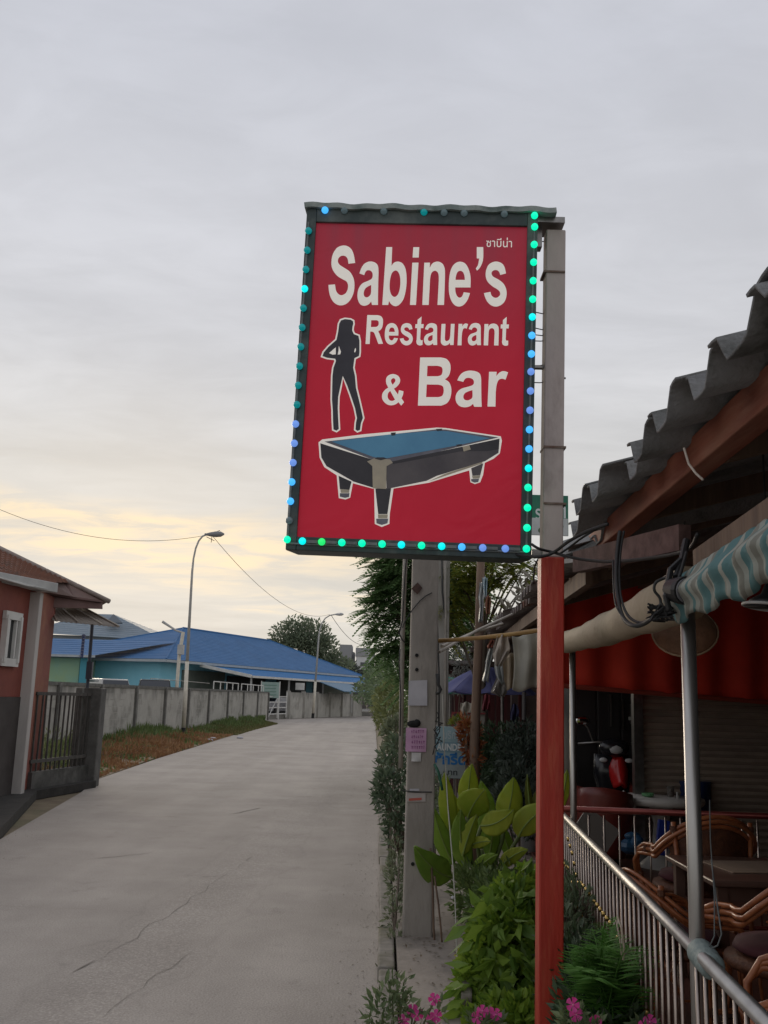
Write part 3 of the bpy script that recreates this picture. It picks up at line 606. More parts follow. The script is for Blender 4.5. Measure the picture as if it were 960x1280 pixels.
curl(514.5, 940.5, 526, 952, mat('white_scrap', (.55, .54, .53), None, rough=.9), 'paper_scrap')
pole_patch([(509, 991), (532, 991), (532, 1002), (508, 1002)], mat('sticker_white', (.42, .38, .36), None, rough=.7), 'sticker', .002)
pole_patch([(511, 998), (527, 997), (527, 1000), (511, 1001)], mat('sticker_red', (.45, .10, .07), None, rough=.7), 'sticker_line', .0025, .002)
pole_patch([(512, 986), (524, 986), (524, 988.5), (512, 988.5)], paper, 'tape', .002)
MB().tube([onpole(502, 988)+Vector((0, -.004, 0)), onpole(520, 990)+Vector((0, -.006, 0)), onpole(540, 990)+Vector((0, -.004, 0))], .004, 6).build('wire_band', blackm, up_)
MB().ball(onpole(517, 905), .03, 10, 6, (1.5, .5, .8)).ball(onpole(521, 904), .026, 8, 6, (1, .7, 1)).build('tar_lump', hole_m, up_, smooth=True)
MB().tube([onpole(u, v)+Vector((0, -.006, 0)) for u, v in ((540, 741), (532, 745), (524, 752), (515, 763), (506, 777), (503, 785))], .004, 6).build('loose_wire', blackm, up_)
def pipe_on(pts, r, m, nm, par, y=None, n=8):
    MB().tube([P(u, v, y) for u, v in pts], r, n).build(nm, m, par, smooth=True)
pipe_on([(538, 640), (541.5, 740), (543, 800), (543, 900), (541, 1000), (539, 1075), (538, 1180)], .0115, greypipe, 'conduit', up_, 6.60)
pipe_on([(546, 640), (546, 760), (545.5, 800), (545, 860), (544, 905)], .010, greypipe, 'conduit', up_, 6.66)
pipe_on([(509, 640), (505, 740), (503, 800), (501.5, 900), (501, 960)], .016, greypipe, 'conduit', up_, 6.72)
pipe_on([(511, 650), (506, 720), (503, 775), (499, 792), (503, 800), (506, 803)], .005, blackm, 'drop_wire', up_, 6.6, 6)
pipe_on([(500, 810), (499, 830), (501, 870), (500, 920)], .004, blackm, 'drop_wire', up_, 6.6, 6)
pipe_on([(538, 1060), (541, 1110), (542, 1160), (544, 1188)], .007, wood, 'bamboo_strip', up_, 6.5, 6)
pipe_on([(543, 1095), (548, 1130), (551, 1160), (553, 1186)], .006, wood, 'bamboo_strip', up_, 6.45, 6)
pipe_on([(546, 842), (548, 856), (551, 862), (549, 866), (545, 867)], .010, blackm, 'bent_cable', up_, 6.5, 8)
pipe_on([(543, 955), (548, 965), (551, 978), (553, 988)], .009, mat('green_hose', (.02, .10, .06), None, rough=.5), 'hose_end', up_, 6.55)
# loose tangle of thin wires at the pole's side
random.seed(11)
for k in range(5):
    a = Vector((546+random.uniform(-2, 3), 890+k*6)); pts = [(a.x, a.y)]
    for j in range(6): pts.append((a.x+random.uniform(-4, 7), a.y+j*5+random.uniform(-2, 6)))
    pipe_on(pts, .0035, blackm, 'tangled_wire', up_, 6.5+random.uniform(-.05, .1), 5)

p2 = P(549, 960, 12.2); p2.z = 0
pole2 = T('utility_pole', 'pale stained concrete pole standing behind the first utility pole', 'utility pole', p2)
pb = [P(549.5, 965, 12.2), P(548.5, 640, 12.2)]
for z_ in (0,): pass
MB().bar((p2.x, p2.y, 0), (p2.x-.02, p2.y, 5.9), .19, .19).build('shaft', conc2_m, pole2, bevel=.012)
pipe_on([(556, 690), (557, 760), (557, 850), (556, 960)], .018, greypipe, 'conduit', pole2, 12.0)
pipe_on([(552, 690), (553, 740), (557, 780), (558, 790)], .012, blackm, 'cable', pole2, 12.0, 6)
pipe_on([(545, 690), (546, 760), (549, 850), (548, 950)], .010, blackm, 'cable', pole2, 12.0, 6)

# thin rope hanging beside the pavement
ro = T('rope', 'thin pale cord running down past the big leaves to the pavement', 'cord', P(578, 1235, 5.3))
MB().tube([P(u, v, yy) for u, v, yy in ((553, 868, 7.2), (555, 930, 6.8), (560, 1010, 6.3), (566, 1080, 5.9), (569, 1130, 5.7), (571, 1190, 5.5), (573, 1240, 5.3), (573, 1256, 5.25))], .0035, 6).build('cord', mat('cord', (.36, .35, .30), None, rough=.8), ro)
MB().ball(P(573, 1240, 5.3), .012, 8, 6).ball(P(566, 1122, 5.75), .010, 8, 6).build('knot', paper, ro)

# wooden pole with the junk that hangs from it
wp = P(597, 930, 9.5); wp.z = .1
wpole = T('wooden_pole', 'slim brown wooden pole in front of the blue umbrella', 'pole', wp)
MB().tube([(wp.x-.01, wp.y, .1), (wp.x-.03, wp.y, 1.2), (wp.x+.0, wp.y, 2.2), (wp.x+.015, wp.y, 3.3)], [.052, .047, .043, .038], 10).build('shaft', wood, wpole, smooth=True)

def wire(pts, r, label, cat='cable', m=blackm, loc=None, group=None, nm='overhead_wire'):
    o = MB().tube(pts, r, 6).build(nm, m, loc=loc or pts[0]); return tag(o, label, cat, group)
# bamboo and pipes reaching from the pole to the shop roof
bam = mat('bamboo', (.36, .22, .07), (.27, .15, .05), 4, .6, stretch=(.5, 3, 3))
bA, bB = P(549, 801, 6.75), P(699, 784, 6.1)
bo = MB().tube([bA.lerp(bB, i/12)+Vector((0, 0, -.012*sin(i/12*pi))) for i in range(13)], [.014+.002*(i % 3 == 0) for i in range(13)], 8).build('bamboo_pole', bam, loc=bA)
tag(bo, 'yellow bamboo pole reaching from the utility pole to the shop roof', 'bamboo pole')
for k, (a, b, lab) in enumerate((((549, 815), (640, 768), 'upper white plastic pipe slanting up towards the jagged roof edge'), ((552, 808), (628, 780), 'lower white plastic pipe slanting up above the bamboo pole'))):
    A_, B_ = P(*a, 6.7+.06*k), P(*b, 7.6)
    o = MB().tube([A_, A_.lerp(B_, .5)+Vector((0, 0, .015)), B_], .0115, 8).build('plastic_pipe', mat('white_pvc', (.50, .46, .40), (.40, .36, .30), 10, .6), loc=A_); tag(o, lab, 'pipe')

# rags and plastic hanging there
def rag(pts, y, m, label, nm='hanging_rag', amp=.03):
    # pts: left edge and right edge rows from top to bottom
    rows = len(pts)
    def fn(s, t):
        k = t*(rows-1); i = min(int(k), rows-2); f = k-i
        l0, v0, r0 = pts[i]; l1, v1, r1 = pts[i+1]
        u = (l0+(l1-l0)*f)*(1-s)+(r0+(r1-r0)*f)*s; v = v0+(v1-v0)*f
        return P(u, v+1.2*sin(s*9+t*5), y+amp*sin(s*11+t*3)+amp*.5*sin(s*23))
    o = MB().grid(fn, 14, 14); c = P((pts[0][0]+pts[0][2])/2, pts[0][1], y)
    o = o.build(nm, m, loc=c, smooth=True, solid=.004); tag(o, label, 'cloth'); return o
ragm = mat('pale_rag', (.66, .58, .50), (.46, .41, .36), 7, .9, trans=.2, bump=.3, bscale=25); ragw = mat('grey_plastic', (.66, .69, .69), (.36, .39, .39), 9, .4, trans=.3, bump=.4, bscale=30)
rag([(622, 794, 634), (617, 812, 638), (616, 818, 636), (619, 832, 626)], 6.4, ragm, 'beige rag hung over the middle of the bamboo pole')
rag([(612, 806, 617), (608, 822, 615), (606, 840, 612), (603, 852, 610)], 6.5, ragw, 'narrow grey plastic strip hanging left of the beige rag')
rag([(620, 818, 626), (618, 832, 628), (620, 845, 630), (627, 856, 630)], 6.7, ragw, 'crumpled grey plastic bag hanging below the beige rag')
rag([(622, 845, 628), (616, 857, 632), (613, 866, 634), (622, 870, 630)], 6.9, mat('dull_cloth', (.24, .22, .20), (.16, .15, .14), 7, .9), 'lowest dull grey cloth hanging over the dark shop front')
rag([(613, 800, 618), (610, 806, 617), (609, 810, 616)], 6.45, mat('rust_cloth', (.30, .09, .05), (.2, .06, .04), 8, .9), 'small rust red rag at the top of the grey plastic strip')
rag([(600, 728, 606), (598, 745, 605), (600, 760, 604), (598, 778, 603)], 9.3, ragw, 'white torn plastic strip hanging high beside the wooden pole')
rag([(603, 722, 609), (604, 735, 609), (606, 748, 608)], 9.2, mat('blue_plastic', (.25, .36, .42), (.35, .44, .48), 8, .5), 'pale blue plastic scrap high beside the wooden pole')
rag([(607, 745, 613), (606, 756, 614), (608, 768, 612)], 9.1, mat('dry_palm', (.26, .11, .06), (.16, .07, .04), 10, .9), 'dry brown leaf sheath hanging high beside the wooden pole')

# ================================================================== RESTAURANT ROOF
EX = lambda Y: .884+.054*(Y-2.1)
roof = T('corrugated_roof', 'grey corrugated roof with jagged front edge sloping over the restaurant', 'roof', (1.0, 2.0, 2.6))
TANR = math.tan(radians(16))
def sheet(y0, y1, xoff, zoff, length=4.2, m=fibre, nwave=None, amp=.036, par=roof, ex=EX, zb=2.56, nm='roof_sheet', pitch=.35, slope=TANR, solid=.008):
    nw = nwave or max(1, round((y1-y0)/pitch)); nu = nw*12
    def fn(s, t):
        Y = y0+(y1-y0)*s; ph = s*nw*2*pi
        wv = amp*math.tanh(2.8*cos(ph))/.99
        X = ex(Y)+xoff+t*length
        return Vector((X, Y, zb+zoff+slope*(t*length)+wv+ .004*sin(Y*7)))
    MB().grid(fn, nu, 10).build(nm, m, par, smooth=True, solid=solid)
random.seed(3)
sheets = [(.02, .74, .0, -.01), (.70, 1.42, -.02, -.01), (1.46, 2.20, -.015, .0), (2.10, 2.60, -.005, .004), (2.57, 2.94, .01, .008), (2.90, 3.30, .0, .006), (3.27, 3.66, .0, -.008), (3.62, 4.0, .02, .0), (3.97, 4.40, -.05, -.01), (4.38, 4.82, -.06, .0), (4.80, 5.3, -.04, -.02)]
for a, b, xo, zo in sheets: sheet(a, b, xo+random.uniform(-.02, .02), zo, nwave=max(1, round((b-a)/.36)), amp=(.030 if b < 2.3 else .050), solid=.009)
# beam under the eave, rafters
BX_ = lambda Y: 1.126+.040*(Y-2.72)
ug = MB().bar((BX_(.3)+.02, .3, 2.53), (BX_(5.75), 5.75, 2.50), .09, .12).build('eave_beam', beamw, roof, bevel=.006)
for yy in (1.2, 2.2, 3.3, 4.4, 5.4):
    MB().bar((BX_(yy)+.05, yy, 2.50), (BX_(yy)+3.6, yy+.02, 2.50+3.5*TANR), .05, .09).build('rafter', wood, roof)
for k, xx in enumerate((.9, 1.7, 2.5, 3.3)):
    MB().bar((BX_(.3)+xx, .3, 2.565+xx*TANR), (BX_(5.7)+xx, 5.7, 2.555+xx*TANR), .05, .035).build('purlin', wood, roof)
MB().tube([P(855, 560, 3.05), P(861, 580, 3.03), P(870, 592, 3.0), P(879, 600, 2.98)], .004, 6).build('hook_wire', ragm, roof)
# the dark rusty crossbeam that shows at 680..860, 690
MB().bar(P(722, 703, 4.6), P(856, 672, 3.6), .05, .10).build('cross_beam', mat('rusty_beam', (.17, .10, .09), (.08, .045, .04), 12, .85, bump=.3), roof)
# high part of the roof further in, keeps daylight out
MB().poly([(4.6, .0, 3.65), (4.6, 18, 3.65), (10.2, 18, 4.4), (10.2, 0, 4.4)], (0, 0, .03)).build('inner_roof', fibre, roof)

for (a, b, xo, zo) in sheets[3:]:
    Yc = (a+b)/2-.18 if (b-a) > .5 else a+.02
    c = Vector((EX(Yc)+.34, Yc, 2.56+zo+TANR*.34+.055)); MB().tube([c+Vector((0, 0, -.10)), c+Vector((0, 0, .03))], .004, 6).lathe(c, [(.016, 0), (.014, .006)], 10).build('roof_screw', steel_d, roof)
# second, lower roof further along
roof2 = T('corrugated_roof', 'low rusty corrugated roof of the shops beyond the red post', 'roof', (1.2, 6, 2.3))
e2a, e2b = G(695, 712, 2.42), G(612, 792, 2.42)
def EX2(Y): return e2a.x+(e2b.x-e2a.x)*(Y-e2a.y)/(e2b.y-e2a.y)
rusty = mat('rusty_sheet', (.13, .10, .095), (.21, .19, .18), 9, .85, bump=.4, c3=(.14, .055, .035), s3=1.6, metal=0)
y0 = 5.35; k = 0
while y0 < 21:
    stp = .80
    sheet(y0, y0+stp+.03, random.uniform(-.06, .05), .0+random.uniform(-.02, .03), 3.5, rusty, 4, .028, roof2, EX2, 2.42, pitch=.2, slope=math.tan(radians(17)), solid=.006)
    y0 += stp; k += 1
for xx in (.35, 1.2, 2.1):
    MB().bar((EX2(5.4)+xx, 5.4, 2.35+xx*.30), (EX2(21)+xx, 21, 2.35+xx*.30), .05, .07).build('purlin', wood, roof2)
MB().bar((EX2(5.4)+.12, 5.45, 2.32), (EX2(21)+.12, 21, 2.32), .04, .10).build('fascia', wood, roof2)
yy = 6.0
while yy < 21:
    MB().bar((EX2(yy)+.1, yy, 2.34), (EX2(yy)+3.2, yy, 2.34+3.1*.30), .05, .07).build('rafter', wood, roof2); yy += 1.6
# grey sheet end lying on the junction of both roofs
sheet(4.95, 5.75, .12, .02, 1.5, fibre, 2, .03, roof, EX, 2.48, slope=.24)
MB().poly([P(703, 676, 5.7), P(762, 657, 5.5), P(768, 662, 5.3), P(742, 684, 5.2), P(702, 694, 5.4)], (0, .03, -.01)).build('loose_sheet', fibre, roof2)
MB().bar(P(700, 706, 5.6), P(770, 697, 5.0), .18, .025).build('flashing', mat('zinc', (.30, .30, .31), (.2, .2, .2), 8, .5, .6), roof2)
# fallen leaves and dark weed fringe along that roof's edge
def leafquad(mb, c, L_, W_, d, up, fold=.25):
    d = d.normalized(); s_ = d.cross(up)
    if s_.length < .01: s_ = d.cross(Vector((1, 0, 0)))
    s_.normalize(); n_ = s_.cross(d)
    a = c; b = c+d*L_*.45+s_*W_*.5+n_*fold*W_; e = c+d*L_; f_ = c+d*L_*.45-s_*W_*.5+n_*fold*W_; m_ = c+d*L_*.5
    mb.add([a, b, e, f_, m_], [(0, 1, 4), (1, 2, 4), (0, 4, 3), (4, 2, 3)])
random.seed(5)
fr = MB()
for i in range(500):
    Y = random.uniform(6, 19); leafquad(fr, Vector((EX2(Y)+random.uniform(-.02, .35), Y, 2.46+random.uniform(0, .12))), random.uniform(.05, .13), .03, rv()+Vector((0, 0, .6)), Vector((0, 1, .2)))
stuff(fr.build('roof_litter', leafmat('litter', (.10, .09, .06), (.30, .28, .24), .2)))

# ---------------------------------------------------------------- walls and band behind the tables
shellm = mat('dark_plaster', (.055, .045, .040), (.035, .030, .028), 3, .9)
bw = T('back_wall', 'dark back wall of the restaurant behind the round table', 'wall', (5, 12, 0))
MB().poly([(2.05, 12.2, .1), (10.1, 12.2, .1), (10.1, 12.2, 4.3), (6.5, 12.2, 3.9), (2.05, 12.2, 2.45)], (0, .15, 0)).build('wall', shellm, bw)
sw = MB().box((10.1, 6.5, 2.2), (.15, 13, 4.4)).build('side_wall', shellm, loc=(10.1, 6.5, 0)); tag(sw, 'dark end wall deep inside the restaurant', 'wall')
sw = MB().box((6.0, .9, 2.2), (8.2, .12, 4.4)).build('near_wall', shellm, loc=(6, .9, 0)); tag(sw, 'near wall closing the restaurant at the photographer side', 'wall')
# roller shutter
sh = T('roller_shutter', 'closed grey brown roller shutter below the red banner', 'shutter', P(880, 1000, 9.6))
shm = mat('shutter_paint', (.34, .27, .21), (.24, .19, .155), 3, .6, bump=.1)
xa, xb = P(803, 940, 9.6).x, 6.5
slat = None; z = .14
while z < 1.95:
    if slat is None:
        mb = MB(); mb.add([(xa, 9.60, z), (xb, 9.60, z), (xb, 9.575, z+.03), (xa, 9.575, z+.03), (xb, 9.60, z+.06), (xa, 9.60, z+.06)], [(0, 1, 2, 3), (3, 2, 4, 5)])
        slat = mb.build('slat', shm, sh); z0s = z
    else:
        c = slat.copy(); COL.objects.link(c); c.location.z = z-z0s
    z += .062
MB().box((xa-.05, 9.58, 1.1), (.09, .10, 1.95)).build('guide_rail', steel_d, sh)
# red banner band
rb = T('red_banner', 'long dark red fabric banner hanging above the shutter', 'banner', P(850, 800, 8.9))
bandm = mat('red_fabric', (.80, .055, .025), (.66, .04, .02), 2, .8, bump=.15, bscale=8)
def bandf(s, t):
    a = P(700, 856, 8.9).lerp(P(1010, 881, 9.1), s); b = P(700, 735, 8.9).lerp(P(1010, 690, 9.1), s)
    p = a.lerp(b, t); p.y += .03*sin(s*40)*(1-t*.5)+.02*sin(s*13); return p
MB().grid(bandf, 60, 8).build('cloth', bandm, rb, smooth=True, solid=.006)
MB().tube([P(700, 857, 8.88), P(1010, 882, 9.07)], .022, 8).build('hem_rod', mat('red_rod', (.33, .05, .03), None, rough=.6), rb)
# cabinet with bottles left of the shutter
cab = T('dark_cabinet', 'tall black cabinet with pale vertical handles behind the scooter', 'cabinet', P(765, 1000, 10.6))
ca, cb = P(716, 940, 10.6).x, P(806, 940, 10.6).x
MB().box(((ca+cb)/2, 10.85, 1.1), (cb-ca, .5, 1.95)).build('carcass', mat('black_cabinet', (.02, .018, .018), (.035, .03, .03), 4, .5), cab, bevel=.01)
wd = (cb-ca)/3
for k in range(3):
    MB().box((ca+wd*(k+.5), 10.59, 1.1), (wd-.02, .02, 1.88)).build('door', mat('cabinet_door', (.03, .026, .026), (.018, .016, .017), 3, .35), cab, bevel=.005)
for u, v0, v1 in ((763, 868, 908), (778, 874, 912), (788, 880, 905)):
    MB().bar(P(u, v0, 10.55), P(u+.5, v1, 10.55), .016, .016).build('handle', steel_d, cab)
MB().box(P(787.5, 898, 10.54), (.03, .01, .035)).build('white_tag', whitep, cab)

# ---------------------------------------------------------------- rolled tarpaulin and posts along the front
RX = lambda Y: .976+.0735*(Y-3.083)     # line of the front railing
tarp = T('rolled_tarp', 'rolled tarpaulin slung between the posts, beige with a blue and white striped end', 'tarpaulin', (1.0, 3.1, 1.95))
def rollpath(t):
    A_, B_ = P(862, 741, 3.12), P(696, 806, 6.5)
    p = A_.lerp(B_, t); p.z -= .02*sin(t*pi); return p
tan_m = mat('beige_tarp', (.50, .42, .31), (.40, .33, .24), 3, .75, trans=.3, bump=.7, bscale=22)
def rollf(s, t):
    p = rollpath(t); r = .068-.012*t+.003*sin(t*17)+.002*sin(t*47); a = 2*pi*s
    return p+Vector((cos(a)*r*1.1, 0, sin(a)*r*(1.05+.25*(1-t))))
MB().grid(rollf, 18, 40).build('beige_roll', tan_m, tarp, smooth=True)
def stripes():
    m = mat('striped_tarp', (.3, .5, .5), (.3, .5, .5), 3, .7, bump=.6, bscale=25, trans=.3); t = m.node_tree; b = t.nodes['Principled BSDF']
    at = t.nodes.new('ShaderNodeAttribute'); at.attribute_name = 'stripe'
    cr = t.nodes.new('ShaderNodeValToRGB'); cr.color_ramp.interpolation = 'CONSTANT'
    A_, B_, C_ = (.44, .46, .41, 1), (.13, .27, .28, 1), (.29, .29, .25, 1)
    el_ = cr.color_ramp.elements; el_[0].position = 0; el_[0].color = A_; el_[1].position = .16; el_[1].color = C_
    for p, c in ((.34, A_), (.5, B_), ): e = el_.new(p); e.color = c
    fr_ = t.nodes.new('ShaderNodeMath'); fr_.operation = 'FRACT'; ml = t.nodes.new('ShaderNodeMath'); ml.operation = 'MULTIPLY'; ml.inputs[1].default_value = 9
    t.links.new(at.outputs['Fac'], ml.inputs[0]); t.links.new(ml.outputs[0], fr_.inputs[0]); t.links.new(fr_.outputs[0], cr.inputs[0])
    for l in list(b.inputs['Base Color'].links): t.links.remove(l)
    t.links.new(cr.outputs[0], b.inputs['Base Color'])
    for n_ in t.nodes:
        if n_.type == 'BSDF_TRANSLUCENT':
            for l in list(n_.inputs[0].links): t.links.remove(l)
            t.links.new(cr.outputs[0], n_.inputs[0])
    return m
NS, NV = 120, 16
def strf(s, t):
    # s along the front (towards the viewer), t from top to bottom of the bundle
    top = P(868, 712, 3.14).lerp(P(1040, 600, 1.98), s); bot = P(846, 778, 3.14).lerp(P(1040, 705, 1.98), s)
    p = top.lerp(bot, t); bulge = .060*sin(pi*t)**.8+.008*sin(t*13+s*3)
    fold = .006*sin(s*70+t*4)
    return p+Vector((-bulge-fold, -bulge*.15, -.012*sin(s*25)*t))
stm = stripes(); ob = MB().grid(strf, NS, NV).build('striped_end', stm, tarp, smooth=True, solid=.005)
atr = ob.data.attributes.new('stripe', 'FLOAT', 'POINT')
for j in range(NV+1):
    for i in range(NS+1):
        s_, t_ = i/NS, j/NV; atr.data[j*(NS+1)+i].value = 1.0-s_+.012*sin(t_*9)-.05*t_+.02*sin(t_*3.3)
MB().bar(P(872, 701, 3.2), P(1010, 612, 2.1), .03, .07).build('edge_board', wood, tarp)
# pale flap at the far end
def flapf(s, t):
    return P(640+(674-640)*s+3*sin(t*3), 795+(862-795)*t+3*sin(s*6)-8*(1-t)*s, 7.0+.025*sin(s*9)+.02*sin(t*5+s*4))
fo = MB().grid(flapf, 24, 14).build('hanging_flap', mat('grey_tarp', (.62, .61, .55), (.48, .47, .42), 3, .8, trans=.35, bump=.5, bscale=12), loc=P(657, 795, 7.0), smooth=True, solid=.005); tag(fo, 'pale grey tarpaulin flap hanging left of the red post', 'tarpaulin')
def flap2(s, t): return P(628+18*s, 818+44*t+2*sin(s*7), 7.4+.04*sin(s*9))
fo = MB().grid(flap2, 12, 10).build('hanging_flap', tan_m, loc=P(637, 818, 7.4), smooth=True, solid=.005); tag(fo, 'narrow beige tarpaulin flap behind the hanging rags', 'tarpaulin')

def mpost(X, Y, z1, lab, r=.0235):
    o = T('metal_post', lab, 'post', (X, Y, .1), group=None)
    MB().tube([(X, Y, .1), (X, Y, z1)], r, 20).build('tube', steel, o, smooth=True)
    MB().lathe((X, Y, .14), [(r*2, 0), (r*2, .008), (r*1.1, .02)], 16).build('base_flange', steel_d, o)
    return o
mp = mpost(1.0, 3.13, 1.93, 'near stainless post under the striped tarpaulin end')
mpost(1.245, 6.25, 1.99, 'far slim stainless post at the corner of the railing', .020)
wrapm = mat('teal_tape', (.16, .21, .21), (.22, .27, .26), 12, .6, bump=.4, bscale=60)
tp = T('tape_binding', 'teal grey tape wrapped round the rail joint at the near post', 'tape', (1.0, 3.06, .9))
wp0, wp1 = P(872, 1186, 3.07), P(893, 1212, 2.93)
MB().tube([wp0.lerp(wp1, t) for t in (0, .08, .16, .28, .4, .5, .62, .75, .88, 1)], [.028, .036, .040, .036, .041, .036, .040, .035, .038, .030], 14).build('wrap', wrapm, tp, smooth=True)
MB().tube([P(880, 1190, 3.0), P(897, 1182, 2.98), P(902, 1168, 2.98), P(895, 1120, 3.05), P(889, 1075, 3.12)], .0025, 6).build('strap_end', mat('grey_cord', (.10, .11, .11), None, rough=.7), tp, smooth=True)
MB().tube([P(884, 1190, 3.0), P(893, 1170, 2.99), P(893, 1120, 3.05), P(888, 1050, 3.12), P(887, 1000, 3.13)], .002, 6).build('strap_end', mat('grey_cord', (.10, .11, .11), None, rough=.7), tp, smooth=True)

# ---------------------------------------------------------------- front railing
rail = T('front_railing', 'stainless railing with brass beads along the pavement edge', 'railing', (RX(4.5), 4.5, .1))
RZ = .885
MB().tube([(RX(1.6), 1.6, RZ), (RX(6.6), 6.6, RZ)], .0205, 16).build('top_rail', steel, rail, smooth=True)
MB().tube([(RX(1.6), 1.6, .20), (RX(6.6), 6.6, .20)], .014, 10).build('bottom_rail', steel_d, rail, smooth=True)
balm = mat('baluster_steel', (.42, .36, .32), (.30, .25, .22), 10, .34, 1)
bal = MB().tube([(0, 0, 0), (0, 0, RZ-.215)], .0070, 8).build('baluster', balm); bm_ = bal.data; bpy.data.objects.remove(bal)
bd = MB().ball((0, 0, 0), .0145, 12, 8).build('bead', brass); bdm = bd.data; bpy.data.objects.remove(bd)
bdm.polygons.foreach_set('use_smooth', [True]*len(bdm.polygons)); bm_.polygons.foreach_set('use_smooth', [True]*len(bm_.polygons))
def bead_z(Y):
    tab = [(1.6, .75), (2.3, .42), (3.0, .33), (3.55, .455), (3.75, .47), (4.0, .51), (4.25, .575), (4.4, .60), (4.6, .625), (5.6, .625), (5.75, .60), (6.0, .72), (6.3, .80)]
    for (a, za), (b, zb) in zip(tab[:-1], tab[1:]):
        if a <= Y <= b: return za+(zb-za)*(Y-a)/(b-a)
    return .6
Y = 1.68
ro_ = Vector((RX(4.5), 4.5, .1)); kk = 0
while Y < 6.55:
    if abs(Y-3.13) > .04 and abs(Y-6.25) > .03:
        o = bpy.data.objects.new('baluster', bm_); COL.objects.link(o); o.parent = rail; o.location = Vector((RX(Y), Y, .205))-ro_
        zb_ = bead_z(Y); q = bpy.data.objects.new('bead', bdm); COL.objects.link(q); q.parent = rail; q.location = Vector((RX(Y)-.0, Y, zb_))-ro_
        if kk % 2 == 0 and Y > 5.6:
            q = bpy.data.objects.new('bead', bdm); COL.objects.link(q); q.parent = rail; q.location = Vector((RX(Y), Y, zb_-.17))-ro_
        if 3.2 < Y < 3.9:
            q = bpy.data.objects.new('bead', bdm); COL.objects.link(q); q.parent = rail; q.location = Vector((RX(Y), Y, .27-(Y-3.2)*.04))-ro_
    Y += .0985; kk += 1
# rear railing across
rr = T('rear_railing', 'dark red railing crossing behind the rattan chairs', 'railing', (RX(6.6), 6.65, .1))
redrail = mat('dark_red_pipe', (.24, .05, .04), (.16, .03, .025), 6, .3, .5)
x0r = RX(6.6)
MB().tube([(x0r, 6.65, .91), (6.0, 6.62, .89)], .020, 14).build('top_rail', redrail, rr, smooth=True)
MB().tube([(x0r, 6.65, .20), (6.0, 6.62, .20)], .014, 10).build('bottom_rail', redrail, rr, smooth=True)
xx = x0r+.09; kk = 0; ro2 = Vector((RX(6.6), 6.65, .1))
while xx < 4.6:
    o = bpy.data.objects.new('baluster', bm_); COL.objects.link(o); o.parent = rr; o.location = Vector((xx, 6.65, .205))-ro2
    if kk < 8:
        q = bpy.data.objects.new('bead', bdm); COL.objects.link(q); q.parent = rr; q.location = Vector((xx, 6.65, (.72, .40, .62, .52, .56, .66, .5, .6)[kk]))-ro2
    xx += .102; kk += 1

